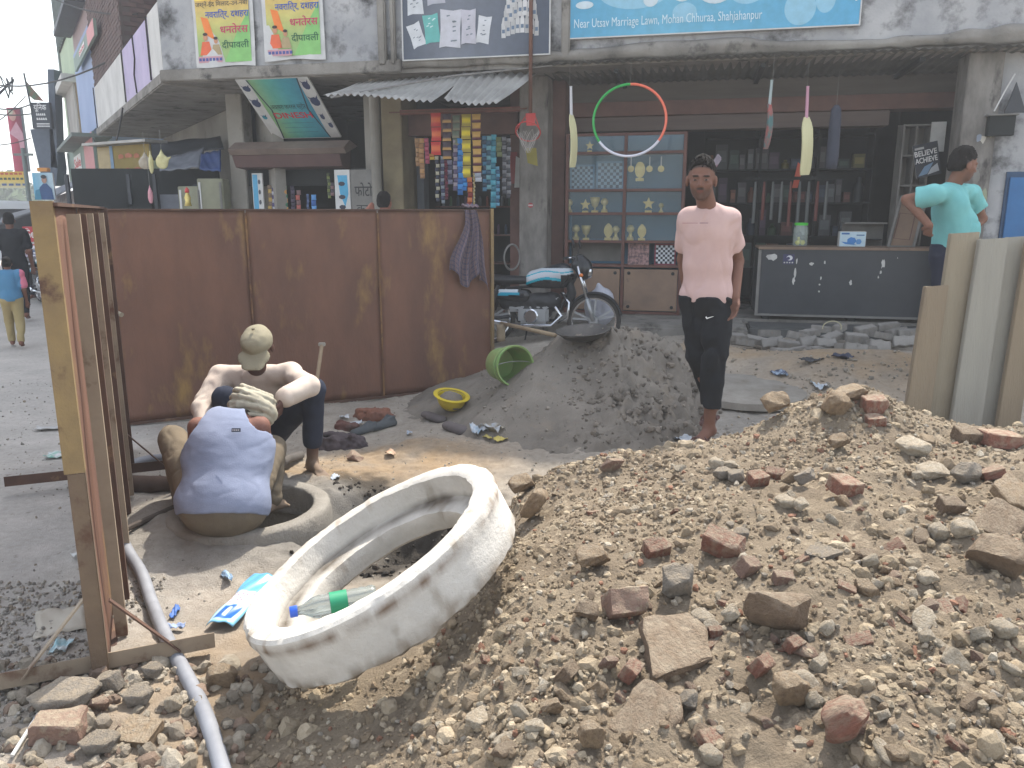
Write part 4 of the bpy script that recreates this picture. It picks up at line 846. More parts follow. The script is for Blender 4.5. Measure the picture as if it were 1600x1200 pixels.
# slanting shop sign under the slab
sg = fempty('shop_sign', -6.98, -.02, 3.27, 'green and blue slanting shop sign with red name lettering hung under the slab', 'sign')
tiltv = math.atan2(.90, .64); Ls = math.hypot(.90, .64)
MB().span((0, 0, -Ls), (1.0, .025, 0)).build('backing', m_white, sg, rot=(tiltv, 0, 0))
p = Print(); 
p.grad(.16, -Ls+.01, .84, -.01, [srgb(136, 176, 120), srgb(96, 176, 160), srgb(70, 160, 176), srgb(60, 140, 166)])
for k in range(2):
    s = 1 if k else -1; xb = .5+s*.34
    p.poly([(xb-s*.0, -Ls+.01), (xb-s*.09, -Ls*.5), (xb, -.01), (xb+s*.02, -.01), (xb-s*.07, -Ls*.5), (xb+s*.02, -Ls+.01)], srgb(40, 60, 70), 1)
for x, z, a, b, c in ((.08, -.16, .055, .05, 0), (.08, -.42, .06, .07, 0), (.07, -.68, .035, .04, 1), (.92, -.14, .05, .07, 0), (.92, -.42, .065, .08, 0), (.9, -.7, .03, .05, 0), (.95, -.86, .03, .05, 0)):
    p.ell(x, z, a, b, srgb(48, 60, 96) if not c else srgb(50, 140, 160), 1, 9); p.poly([(x-a*1.2, z+b*1.3), (x-a*.3, z+b*.6), (x-a*.6, z+b*.3)], srgb(48, 60, 96), 2); p.poly([(x+a*.2, z+b*.5), (x+a*1.1, z+b*1.5), (x+a*.7, z+b*.2)], srgb(48, 60, 96), 2)
p.text('अक्षरा जनरल स्टोर', .5, -.50, .12, srgb(30, 60, 60), 2, width=.5)
p.text('DINESH', .5, -.66, .15, srgb(205, 50, 70), 2, width=.54, bold=.02)
for i in range(3): p.rect(.27, -.80-.09*i, .72, -.792-.09*i, srgb(70, 120, 130), 2)
p.build('print', sg, rot=(tiltv, 0, 0))
# rolled brown hood below it
hd = fempty('shop_hood', 0, 0, 0, 'folded brown metal hood over the sachet counter below the slanting sign', 'hood')
MB().prism([(-7.52, .75, 2.58), (-7.52, .55, 2.47), (-7.52, .62, 2.40), (-7.52, 1.0, 2.52)], (1.72, 0, 0)).build('upper_fold', mat('tan_hood', srgb(128, 112, 102), c2=srgb(104, 90, 82), scale=3, rough=.7), hd)
MB().prism([(-7.50, .62, 2.395), (-7.50, .70, 2.24), (-7.50, .95, 2.22), (-7.50, 1.0, 2.5)], (1.6, 0, 0)).build('lower_fold', mat('brown_hood', srgb(96, 72, 68), c2=srgb(80, 60, 58), scale=3, rough=.7), hd)
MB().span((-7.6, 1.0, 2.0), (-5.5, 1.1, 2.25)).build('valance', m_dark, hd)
# board with photo lettering, its neighbour
t = fempty('photo_board', -5.88, .45, 1.25, 'grey board with black Hindi lettering for photo beside the drain pipe', 'sign')
MB().span((.20, 0, 0), (.56, .03, .93)).build('panel', m_grey, t); MB().span((-.02, -.01, 0), (.196, .03, .93)).build('side_panel', m_white, t)
p = Print(); p.text('फोटो', .38, .65, .19, srgb(30, 30, 32), 0, width=.25, bold=.01); p.text('का', .36, .42, .17, srgb(30, 30, 32), 0)
p.poly([(.02, .86), (.16, .86), (.17, .62), (.12, .45), (.05, .62)], srgb(70, 160, 200), 6); p.poly([(.1, .45), (.18, .2), (.06, .3)], srgb(60, 140, 190), 6)
for z in (.75, .58, .45, .3, .2): p.ell(.08, z, .05, .03, srgb(40, 44, 60), 7, 7)
p.build('print', t)
t = fempty('side_board', -7.36, .86, 1.25, 'narrow white and blue board standing beside the corner column', 'sign'); MB().span((0, 0, 0), (.16, .03, .92)).build('panel', m_white, t)
p = Print(); p.rect(.01, .02, .085, .9, srgb(80, 160, 200)); 
for z in (.8, .66, .52, .4, .26, .1): p.ell(.11, z, .02, .035, srgb(60, 64, 76), 1, 7)
p.build('print', t)
# ------------------------------------------------------------------ showcase
sc = fempty('showcase', -2.86, .75, .34, 'wooden glass showcase full of gold trophies and chess boards', 'showcase')
zr = [2.24, 2.02, 1.565, 1.275, .925, .62]; W2 = 1.50; MX = .735
for x in (0, MX, W2-.04): MB().span((x, -.002, .0), (x+.04, .04, 2.26)).build('upright', m_wood, sc, bevel=.004)
for z in zr+[.02]:
    for x0, x1 in ((.042, MX-.002), (MX+.042, W2-.042)): MB().span((x0, .002, z-.015), (x1, .03, z+.018)).build('rail', m_wood, sc)
MB().span((0, .34, 0), (W2, .36, 2.26)).build('back_panel', m_skytint, sc)
MB().span((.045, .325, .66), (.72, .338, .90)).build('back_panel', m_grey, sc); MB().span((.045, .325, .95), (.72, .338, 1.255)).build('back_panel', m_dark, sc)
for z in zr[1:]: MB().span((.042, .045, z-.012), (W2-.042, .335, z+.008)).build('shelf', m_wood, sc)
MB().span((.0, .045, 0), (.012, .34, 2.26)).build('side_panel', m_wood, sc); MB().span((W2-.012, .045, 0), (W2, .34, 2.26)).build('side_panel', m_wood, sc)
for i in range(4):
    for x0, x1 in ((.045, MX-.005), (MX+.045, W2-.045)): MB().span((x0, .012, zr[i+1]+.022), (x1, .015, zr[i]-.02)).build('pane', m_glass, sc)
for x0, x1 in ((.045, MX-.01), (MX+.045, W2-.045)):
    d_ = MB(); d_.span((x0, -.006, .05), (x1, .02, .58)); dd = d_.build('cupboard_door', m_plyw, sc, bevel=.004)
    for a, b in ((x0+.06, .1), (x1-.06, .1), (x0+.06, .53), (x1-.06, .53)): MB().lathe([(0, 0), (.022, 0), (.02, .012), (0, .014)], 10, (a, -.006, b), rot=(PI/2, 0, 0)).build('stud', m_dark, dd)
def chess(u, w, z, s, label, c0=srgb(205, 210, 216), c1=srgb(30, 36, 48), tl=0, grp='chess boards in the showcase', fr=None):
    t = fempty('chess_board', u, w, z, label, 'chess board', grp); MB().span((0, 0, 0), (s, .012, s)).build('board', mat('chess_rim', srgb(90, 130, 160) if fr is None else fr, rough=.5) if fr is None else mat('chess_rim_red', fr, rough=.5), t)
    p = Print(); m = s*.07; q = (s-2*m)/8
    for i in range(8):
        for j in range(8): p.rect(m+i*q, m+j*q, m+i*q+q, m+j*q+q, c0 if (i+j) % 2 else c1)
    p.build('print', t); t.rotation_euler.x = 0; return t
bc0, bc1 = srgb(150, 178, 198), srgb(40, 56, 78)
chess(-2.84, 1.0, 1.915, .32, 'blue tinted chess board at the left of the upper showcase shelf', bc0, bc1)
chess(-2.50, 1.0, 1.915, .36, 'blue tinted chess board at the right of the upper left showcase compartment', bc0, bc1)
chess(-1.71, .86, .97, .27, 'black and white chess board on the lowest open shelf behind the standing man', fr=srgb(120, 40, 60))
bx = fempty('patterned_board', -2.05, .88, .97, 'square board with pink and grey flower pattern next to the chess board', 'board'); MB().span((0, 0, 0), (.27, .015, .27)).build('board', mat('pink_flower_print', srgb(172, 136, 132), c2=srgb(98, 80, 84), scale=26, rough=.6, contrast=2), bx)
m_gold = mat('gold_trophy', srgb(222, 204, 128), c2=srgb(190, 168, 92), scale=9, rough=.35, metal=.3)
def trophy(kind, u, w, z, h, label):
    t = fempty('trophy', u, w, z, label, 'trophy', 'gold trophies in the showcase'); MB().box((0, 0, h*.08), (h*.42, .05, h*.16)).build('base', m_gold, t, bevel=.003)
    if kind == 'cup': MB().lathe([(.0, .16*h), (.07*h, .18*h), (.05*h, .3*h), (.2*h, .45*h), (.3*h, .75*h), (.34*h, 1.0*h), (.31*h, 1.0*h), (.26*h, .7*h), (.0, .5*h)], 14).build('cup', m_gold, t, smooth=True)
    elif kind == 'star':
        P = [((.40 if i % 2 == 0 else .18)*h*math.sin(i*PI/5), 0, .58*h+(.40 if i % 2 == 0 else .18)*h*math.cos(i*PI/5)) for i in range(10)]; MB().prism(P, (0, .015, 0)).build('star', m_gold, t)
    elif kind == 'oval': MB().prism([(.27*h*math.sin(a), 0, .58*h+.42*h*math.cos(a)) for a in np.linspace(0, 2*PI, 15)[:-1]], (0, .012, 0)).build('plate', m_gold, t, bevel=.002)
    elif kind == 'leaf': MB().prism([(.27*h*math.sin(a)*abs(math.sin(a))**.6, 0, .56*h+.44*h*math.cos(a)) for a in np.linspace(0, 2*PI, 15)[:-1]], (0, .012, 0)).build('plate', m_gold, t)
    else:
        MB().lathe([(0, .16*h), (.22*h, .17*h), (.12*h, .3*h), (.1*h, .5*h), (.24*h, .62*h), (.26*h, .8*h), (.12*h, .98*h), (0, 1.0*h)], 12).build('figure', m_gold, t, smooth=True)
    return t
for k, px, zz, h, lb in (('figure', 890, 1.575, .17, 'small gold statuette trophy at the left end of the third shelf'), ('star', 915, 1.575, .17, 'gold star trophy beside the statuette on the third shelf'), ('cup', 930, 1.575, .19, 'gold cup in the middle of the third shelf'), ('figure', 945, 1.575, .18, 'gold winged trophy right of the cup on the third shelf'),
                     ('star', 1014, 1.575, .19, 'gold star trophy alone in the right third shelf'), ('figure', 1034, 1.575, .12, 'tiny gold figure right of the lone star trophy'),
                     ('figure', 901, 1.285, .19, 'gold round headed trophy at the left of the fourth shelf'), ('cup', 917, 1.285, .18, 'gold cup on the dark fourth shelf'), ('leaf', 952, 1.285, .21, 'gold leaf shaped plate on the dark fourth shelf'), ('figure', 964, 1.285, .18, 'gold trophy at the right end of the dark fourth shelf'), ('figure', 987, 1.285, .19, 'gold trophy at the left end of the blue fourth shelf'), ('leaf', 1005, 1.285, .20, 'gold leaf shaped plate on the blue fourth shelf'), ('star', 920, 2.27, .14, 'dusty trophy on the topmost shelf behind the hoop')):
    u, _ = fac(px, 300, .95); trophy(k, u, .95, (1.625 if zz > 1.5 else 1.275), h*1.05, lb) if zz < 2 else trophy(k, u, .95, 2.385, h, lb)
u, _ = fac(1000, 270, .95)
t = trophy('oval', u, .93, 2.02, .24, 'bright gold oval plaque hanging in the upper right compartment')
for px, lb in ((986, 'left'), (1015, 'middle'), (1033, 'right')):
    u, z_ = fac(px, 264, .95); t = fempty('medal', u, .93, z_, lb+' one of three gold medals hanging in a row in the showcase', 'medal', 'medals in the showcase'); MB().lathe([(0, 0), (.04, 0), (.04, .008), (0, .01)], 18, rot=(PI/2, 0, 0)).build('disc', m_gold, t); MB().span((-.008, 0, .035), (.008, .004, .15)).build('ribbon', m_white, t)
# ------------------------------------------------------------------ counter
ct = fempty('shop_counter', -.45, .6, .34, 'long dark counter with torn stickers on its front in the right shop', 'counter')
MB().span((.04, .02, .07), (2.3, .6, .86)).build('body', mat('dark_blue_grey_board', srgb(52, 56, 62), c2=srgb(42, 46, 52), scale=3, rough=.45, bump=.1), ct)
MB().span((0, 0, .855), (2.32, .64, .885)).build('counter_top', m_plyw, ct, bevel=.004)
for a, b in (((.0, .0, .05), (.035, .03, .85)), ((.036, -.004, .05), (2.3, .02, .075)), ((.0, .62, .05), (.035, .65, .85))): MB().span(a, b).build('edge_trim', m_grey, ct)
MB().span((.0, .032, .08), (.038, .618, .85)).build('side_panel', m_dark, ct)
for x in (.1, 1.1, 2.1): MB().span((x, .05, 0), (x+.08, .5, .07)).build('foot', m_dark, ct)
p = Print(-.02, .001); rr = random.Random(5)
def torn(x, z, w, h, c=srgb(196, 196, 192), n=11, lay=0, par=None, off=-.02):
    q = Print(off, .0006); q.poly([(x+w*.5*math.cos(a)*rr.uniform(.5, 1.1), z+h*.5*math.sin(a)*rr.uniform(.5, 1.1)) for a in [2*PI*i/n for i in range(n)]], c, lay); q.build('sticker' if par is None else 'paper_scrap', par or ct)
torn(.16, .76, .14, .09); torn(.12, .77, .06, .05); p.rect(.29, .68, .42, .80, srgb(56, 56, 92)); p.ell(.365, .755, .035, .03, srgb(215, 215, 220), 1); p.ell(.35, .75, .02, .018, srgb(56, 56, 92), 2)
for i in range(4): torn(.31+.03*i, .70, .025, .02, lay=1)
for x, z, w, h in ((.45, .72, .02, .08), (.44, .58, .03, .14), (.43, .48, .035, .1), (.62, .69, .08, .05), (.77, .71, .02, .06), (.74, .52, .02, .05), (.73, .44, .025, .03), (.73, .36, .025, .03), (1.08, .47, .04, .07), (1.42, .70, .05, .14), (1.40, .60, .03, .06), (1.38, .54, .02, .04), (1.57, .77, .012, .02)): torn(x, z, w, h)
p.build('printed_sticker', ct)
bxo = fempty('cardboard_box', .50, .86, 1.226, 'small white and light blue product box standing on the counter', 'box')
MB().span((0, 0, 0), (.3, .14, .18)).build('box_body', m_white, bxo, bevel=.003)
p = Print(); p.rect(.005, .005, .295, .175, srgb(190, 214, 226)); p.ell(.14, .07, .055, .045, srgb(60, 130, 200), 1, 7); p.ell(.22, .06, .035, .035, srgb(90, 150, 210), 1, 6); p.rect(.02, .145, .11, .165, srgb(60, 110, 170), 1); p.rect(.19, .13, .28, .145, srgb(90, 130, 170), 1); p.poly([(.02, .06), (.07, .03), (.2, .02), (.12, .05)], srgb(60, 130, 200), 1); p.build('print', bxo)
jr = fempty('plastic_jar', .065, 1.0, 1.226, 'clear jar with bright green lid and yellow balls on the counter', 'jar')
MB().lathe([(0, 0), (.085, .0), (.09, .02), (.09, .2), (.075, .23), (.075, .25)], 20).build('jar_body', mat('jar_plastic', (.6, .7, .65), rough=.1, alpha=.35, spec=.6), jr, smooth=True)
MB().lathe([(0, .25), (.08, .25), (.08, .28), (0, .285)], 20).build('lid', mat('green_plastic', srgb(70, 200, 60), rough=.4), jr, smooth=40)
for x, y, z, c in ((-.03, -.03, .04, 0), (.03, 0, .04, 0), (0, .03, .09, 0), (.02, -.04, .1, 1), (-.02, 0, .14, 1)): MB().lathe([(.032*math.sin(a), .032*math.cos(a)) for a in np.linspace(PI, 0, 7)], 10, (x, y, z)).build('ball', mat('yellow_ball', srgb(226, 220, 60), rough=.6) if not c else m_blk, jr, smooth=True)
fr_ = fempty('picture_frame', 1.08, .95, 1.226, 'large old picture frame leaning on the counter behind the man in turquoise', 'picture frame')
fb = MB(); fb.prism([(0, .02, 0), (.28, .02, 0), (.42, .25, .55), (.14, .25, .60)], (0, .02, .01)); fb.build('picture', m_plyw, fr_); 
for a, b in (((0, .0, 0), (.14, .23, .60)), ((.28, .0, 0), (.42, .23, .55)), ((0, .0, 0), (.28, .0, 0)), ((.14, .23, .6), (.42, .23, .55))): MB().bar(a, b, .03, .03).build('frame_side', m_grey, fr_)
for a, b in (((.06, .05, .1), (.13, .17, .4)), ((.13, .17, .4), (.30, .17, .38)), ((.06, .05, .1), (.24, .05, .08)), ((.24, .05, .08), (.30, .17, .38))): MB().bar(a, b, .008, .004).build('inner_border', m_wood, fr_)
# ------------------------------------------------------------------ stock inside the right shop
sh = fempty('stock_shelf', -1.15, 2.2, .34, 'tall dark shelf full of toys and sports goods inside the right shop', 'shelf')
for x in (0, .75, 1.5, 2.2): MB().span((x, 0, 0), (x+.03, .4, 2.5)).build('upright', m_dark, sh)
for z in (.05, .5, .95, 1.4, 1.85, 2.3): MB().span((.03, 0, z), (2.2, .4, z+.025)).build('shelf_board', m_dark, sh)
MB().span((0, .4, 0), (2.23, .42, 2.5)).build('shelf_back', m_dark, sh)
rr = random.Random(9)
PN = ['green', 'navy', 'brick red', 'olive yellow', 'slate', 'grey', 'dark teal', 'orange brown', 'purple', 'pale grey']
ORD = ['first', 'second', 'third', 'fourth', 'fifth', 'sixth', 'seventh', 'eighth', 'ninth', 'tenth', 'eleventh', 'twelfth', 'thirteenth', 'fourteenth', 'fifteenth', 'sixteenth', 'seventeenth', 'eighteenth', 'nineteenth', 'twentieth', 'last but one', 'last', 'last', 'last']
PC = [srgb(*c) for c in ((60, 100, 66), (48, 70, 96), (120, 60, 50), (150, 140, 70), (70, 80, 84), (96, 96, 100), (52, 84, 74), (150, 90, 60), (84, 60, 90), (110, 116, 120))]
for iz, z in enumerate((.525, .975, 1.425, 1.875)):
    x = .06; no = 0
    while x < 2.1:
        w_ = rr.uniform(.06, .17); h_ = rr.uniform(.12, .36); kind = rr.random(); y0 = rr.uniform(.02, .1); c = rr.choice(PC)
        t = fempty('boxed_goods' if kind < .6 else 'bottle_of_goods', -1.15+x, 2.2+y0, .34+z, '%s %s, %s on the %s board of the stock shelf' % (PN[PC.index(c)], 'carton' if kind < .6 else 'flask', ORD[no], ['lowest', 'second', 'third', 'topmost'][iz]), 'goods', 'goods on the dark stock shelf'); 
        if kind < .6: MB().span((0, 0, 0), (w_, .15, h_), col=tuple(v*.4 for v in c)).span((w_*.12, -.003, h_*.3), (w_*.88, -.0005, h_*.75), col=tuple(min(1, v*.7+.008) for v in c)).build('carton', PRINT, t, colattr=True)
        else: MB().lathe([(0, 0), (w_*.45, 0), (w_*.45, h_*.6), (w_*.2, h_*.8), (w_*.2, h_), (0, h_)], 10, (w_/2, .08, 0), col=tuple(v*.4 for v in c)).build('flask', PRINT, t, colattr=True, smooth=40)
        x += w_+rr.uniform(.01, .05); no += 1
rb = fempty('racket_cover', .02, 1.9, 1.95, 'orange red racket cover hanging inside the right shop', 'racket'); MB().prism([(0, 0, .0), (.07, 0, 0), (.12, 0, .28), (.05, 0, .33)], (0, .03, 0)).build('cover', mat('orange_cloth', srgb(196, 84, 58), rough=.7), rb)
pp = fempty('carrom_rack', -1.1, 1.5, .34, 'dark rack of hanging bats and stumps behind the jar', 'rack')
for i in range(9):
    x = .62+.11*i; MB().tube([(x, 0, 1.15+.05*math.sin(i)), (x, 0, 1.5), (x, 0, 1.68)], [.02, .022, .012], 6).build('stump', mat('stump_%s' % ('rd' if i % 3 == 1 else 'gy'), srgb(110, 60, 54) if i % 3 == 1 else srgb(96, 100, 100), rough=.6), pp)
MB().span((.5, -.02, 1.7), (1.7, .02, 1.74)).build('rail', m_dark, pp)
ws = fempty('side_shelf', 1.16, 1.15, .34, 'narrow pale shelf unit at the right end of the shop', 'shelf')
for x in (0, .14, .3): MB().span((x, 0, 0), (x+.02, .3, 2.32)).build('upright', m_grey, ws)
for z in (.5, .9, 1.25, 1.6, 1.95, 2.3): MB().span((.022, 0, z), (.298, .3, z+.02)).build('shelf_board', m_grey, ws)
MB().span((0, .3, 0), (.32, .31, 2.34)).build('shelf_back', m_plastd, ws); MB().span((.30, -.02, 2.0), (.46, .0, 2.34)).build('end_panel', m_white, ws)
lsf = fempty('low_shelf', .62, 1.5, .34, 'low pale shelf with folded goods inside the shop behind the product box', 'shelf')
MB().span((0, 0, 0), (.5, .02, 1.15)).build('front_panel', m_grey, lsf); MB().span((0, -.2, 1.15), (.5, .1, 1.17)).build('shelf_board', m_grey, lsf); MB().span((.05, -.2, .95), (.45, 0, .965)).build('shelf_board', m_dark, lsf)
bp_ = fempty('wall_poster', 1.30, .9, 2.02, 'tilted black and white motivational poster hanging at the side shelf', 'poster')
MB().span((0, 0, 0), (.27, .01, .38)).build('paper', m_white, bp_, rot=(0, -.22, 0)); p = Print()
p.rect(0, 0, .27, .38, srgb(46, 50, 60)); 
for s_, z, k in (('BELIEVE', .27, .085), ('ACHIEVE', .19, .085)): p.text(s_, .13, z, k, (.75, .75, .75), 1, width=.24, rot=0, bold=.02)
p.poly([(.02, .02), (.12, .03), (.2, .15), (.1, .12)], srgb(120, 150, 180), 1); p.poly([(.12, .02), (.25, .04), (.24, .13), (.17, .09)], srgb(190, 194, 200), 1); p.rect(.02, .32, .12, .345, srgb(180, 180, 180), 1)
p.build('print', bp_, rot=(0, -.22, 0))
# torn poster remains on the right pillar and red sticker, yellow tag on the middle one
tp = fempty('torn_poster', 1.50, .118, 1.0, 'torn remains of paper posters on the right pillar', 'poster'); p = Print(0, .001); rr = random.Random(2)
for i in range(26): torn(rr.uniform(.03, .31), rr.uniform(.3, 1.5), rr.uniform(.03, .1), rr.uniform(.08, .3), srgb(*rr.choice([(176, 176, 168), (150, 156, 130), (190, 186, 176), (120, 118, 112), (140, 150, 166)])), 9, i, tp, 0)
st = fempty('pillar_stickers', -3.40, .545, 1.7, 'yellow tag and small red sticker on the grey middle pillar', 'sticker'); p = Print(0, .001)
p.poly([(.06, .72), (.2, .72), (.22, .5), (.09, .54)], srgb(150, 140, 60)); p.ell(.13, .02, .035, .03, srgb(170, 50, 54)); p.rect(.10, .01, .16, .03, srgb(200, 180, 180), 1); p.build('sticker_print', st)
tp2 = fempty('torn_poster', -3.62, .89, 1.9, 'red and white torn poster on the jamb beside the sachets', 'poster'); p = Print(0, .001); p.poly([(0, .1), (.1, .1), (.1, .5), (0, .5)], srgb(140, 60, 60)); p.build('red_scrap', tp2); p = Print(0, .001); p.poly([(.06, .05), (.15, .05), (.13, .42), (.08, .45)], srgb(190, 190, 188), 1); p.build('white_scrap', tp2)
# hasps down the pillar
# ------------------------------------------------------------------ things hanging in front of the right shop
rope = mat('thin_string', srgb(120, 120, 116), rough=.9)
def hang_string(t, z0, z1, x=0): MB().tube([(x, 0, z0), (x, 0, z1)], .002, 4).build('string', rope, t)
hp = fempty('hula_hoop', -1.99, -.2, 2.64, 'green, orange and white hula hoop hanging over the showcase', 'hoop')
for a0, a1, c, nm in ((90, 215, srgb(30, 160, 70), 'green_arc'), (-35, 90, srgb(228, 110, 84), 'orange_arc'), (215, 325, srgb(215, 214, 224), 'white_arc')):
    MB().tube([(.405*math.cos(R(a)), 0, .385*math.sin(R(a))) for a in np.linspace(a0, a1, 26)], .0145, 8).build(nm, mat(nm, c, rough=.35), hp, smooth=40)
hang_string(hp, .39, .62)
m_wil = mat('pale_willow', srgb(206, 202, 160), c2=srgb(186, 180, 138), scale=8, rough=.6, stretch=(1, 1, .1))
def cbat(u, ztop, zbot, label, ang, grip, blade=m_wil, wd=.10, rz=.5):
    t = fempty('cricket_bat', u, -.2, zbot, label, 'cricket bat', 'cricket bats hanging from the awning'); L = ztop-zbot; h = L*.66
    # hanging with the toe down; blade faces turned by rz
    pr = [(-wd/2, 0), (wd/2, 0)]; b = MB(); n = 10; V = []
    for i in range(n+1):
        k = i/n; z = h*k; w2 = wd/2*(1 if k < .85 else 1-.55*(k-.85)/.15)*(.8+.2*min(1, k/.06)); th = .028+.03*math.sin(min(1, k*1.1)*PI)*(1-k*.5); e = .035*math.sin(k*PI)*-1
        V += [(-w2, e, z), (w2, e, z), (w2, e+.018, z), (0, e+th+.012, z), (-w2, e+.018, z)]
    Fc = [tuple(range(5))[::-1], tuple(n*5+i for i in range(5))]+[(i*5+j, i*5+(j+1) % 5, (i+1)*5+(j+1) % 5, (i+1)*5+j) for i in range(n) for j in range(5)]
    b.add(V, Fc).build('blade', blade, t, rot=(0, ang, rz), smooth=50); MB().tube([(0, 0.008, h-.01), (0, .004, L-.01), (0, .004, L)], [.017, .015, .018], 10).build('handle', grip, t, rot=(0, ang, rz), smooth=40)
    hang_string(t, L, L+.25, L*math.sin(ang)); return t
cbat(-2.62, 3.02, 2.14, 'pale cricket bat hanging left of the hula hoop', -.06, mat('grey_grip', srgb(196, 196, 200), rough=.6), rz=1.0)
cbat(-.08, 2.94, 2.03, 'large pale cricket bat with pink grip hanging over the counter', -.05, mat('pink_grip', srgb(190, 140, 160), rough=.6), wd=.125, rz=.45)
cbat(-.50, 3.02, 2.31, 'thin dark patterned toy bat in wrapping hanging right of the hoop', .03, mat('clear_wrap', srgb(150, 165, 165), rough=.3), mat('patterned_bat', srgb(70, 110, 110), c2=srgb(180, 70, 60), scale=8, rough=.5, contrast=2, stretch=(1, 1, .6)), wd=.07, rz=.8)
bg_ = fempty('punching_bag', .19, -.15, 2.09, 'dark blue hanging sleeve bag over the counter', 'bag'); MB().lathe([(0, 0), (.06, .01), (.065, .1), (.06, .5), (.05, .62), (.02, .66), (0, .66)], 16).build('sleeve', mat('navy_cloth', srgb(52, 56, 70), c2=srgb(42, 46, 60), scale=6, rough=.8), bg_, smooth=True); hang_string(bg_, .65, 1.0)
hb = fempty('sweets_pouch', -1.27, .2, 1.82, 'silver pink cricket bat in a wrapper slanting behind the standing man', 'bat'); b = MB(); b.prism([(0, 0, 0), (.06, 0, -.02), (.32, 0, .42), (.27, 0, .48)], (0, .04, 0)); b.build('wrapped_blade', mat('foil_wrap', srgb(150, 138, 150), c2=srgb(110, 100, 112), scale=20, rough=.3, c3=srgb(140, 60, 80), s3=8, t3=.6), hb, bevel=.01); hb.name = 'wrapped_bat'
# rusty pole, wire basket ring
po = fempty('rusty_pole', -3.14, -.12, 2.56, 'rusty vertical pipe running up in front of the milk packet board', 'pole'); MB().tube([(0, 0, .2), (0, 0, 2.0)], .022, 10).build('pipe', m_rust, po, smooth=True)
bk = fempty('basketball_hoop', -3.16, -.02, 2.57, 'small red toy basketball hoop with net on the middle pillar', 'hoop'); m_redp = mat('red_plastic', srgb(190, 60, 58), rough=.45)
MB().tube([(.145*math.cos(a), -.14+.10*math.sin(a), -.02+.11*math.sin(a)*-.9) for a in np.linspace(0, 2*PI, 25)], .007, 8, cap=False).build('ring', m_redp, bk, smooth=True)
MB().prism([(-.05, .0, .06), (.05, 0, .06), (.06, 0, .2), (-.06, 0, .2)], (0, .015, 0)).build('backplate', m_redp, bk, bevel=.004)
for s in (-1, 1): MB().tube([(s*.055, 0, .17), (s*.1, -.08, .08), (s*.145, -.14, -.02)], .005, 6).build('bracket', m_redp, bk)
nt = MB()
for i in range(12):
    a = 2*PI*i/12
    for s in (1, -1): nt.tube([((.14-.03*k)*math.cos(a+s*.26*k), -.14+(.10-.02*k)*math.sin(a+s*.26*k), -.02-.055*k+.02*math.sin(i*2.1)) for k in range(5)], .0018, 3, cap=False)
nt.build('net', mat('net_cord', srgb(170, 165, 160), rough=.9), bk)
# electric meter box on the right pillar
em = fempty('meter_box', 1.73, .02, 2.42, 'open dark meter box with slanted lid on the right pillar', 'meter box'); MB().span((0, 0, 0), (.25, .09, .2)).build('case', m_dark, em, bevel=.004); MB().span((-.02, -.02, .2), (.27, .09, .215)).build('ledge', m_grey, em)
MB().prism([(.12, -.04, .22), (.32, -.04, .22), (.2, -.04, .52)], (0, .02, 0)).build('lid', m_drk2, em); MB().tube([(.02, -.05, .24), (.09, -.05, .42), (.17, -.05, .6)], .007, 6).build('stay', m_white, em)
# ------------------------------------------------------------------ sachet shop
rail = fempty('sachet_rail', -5.0, .18, 2.84, 'thin rail carrying the hanging sachet strips', 'rail'); MB().span((0, 0, 0), (1.75, .015, .015)).build('bar', m_rust, rail)
def strip(px, y0, y1, wpx, c0, c1, style, label, w=.2):
    u, zt = fac(px, y0, w); _, zb = fac(px, y1, w); u1, _ = fac(px+wpx, y0, w); W = u1-u; n = max(2, round((zt-zb)/(W*(1.15 if style == 'big' else .9))))
    t = fempty('sachet_strip', u, w+.0, zt, label, 'sachet strip', 'strips of sachets hanging in the shop'); h = (zt-zb)/n; rr = random.Random(px)
    p = Print(0, .0015)
    for i in range(n):
        z = -h*(i+1); y = 0; dx = rr.uniform(-.006, .006); dy = rr.uniform(0, .02)
        q = MB(); q.sheet(lambda a, b: (dx+W*(a-.5)*(1-.10*math.sin(b*PI)), -dy-.018*math.sin(a*PI)*math.sin(b*PI)**.5, z+h*.03+h*.94*b), 4, 5, col=c0 if style != 'alt' or i % 2 else c1)
        n0 = len(q.v)
        for k_, (vx, vy, vz) in enumerate(list(q.v)):
            b_ = (vz-z)/h
            if style == 'big': q.c[k_] = c1 if .3 < b_ < .72 else c0
            elif style == 'band': q.c[k_] = c1 if b_ < .35 else c0
        if n <= 9: q.build('sachet', PRINT, t, colattr=True, smooth=True)
        else: p.mb.add(q.v, q.f); p.mb.c[-len(q.v):] = q.c
    if p.mb.v: o = p.mb.build('sachets', PRINT, t, colattr=True, smooth=True); o.name = 'sachet_chain'; o['kind'] = 'stuff'
    return t
C = srgb
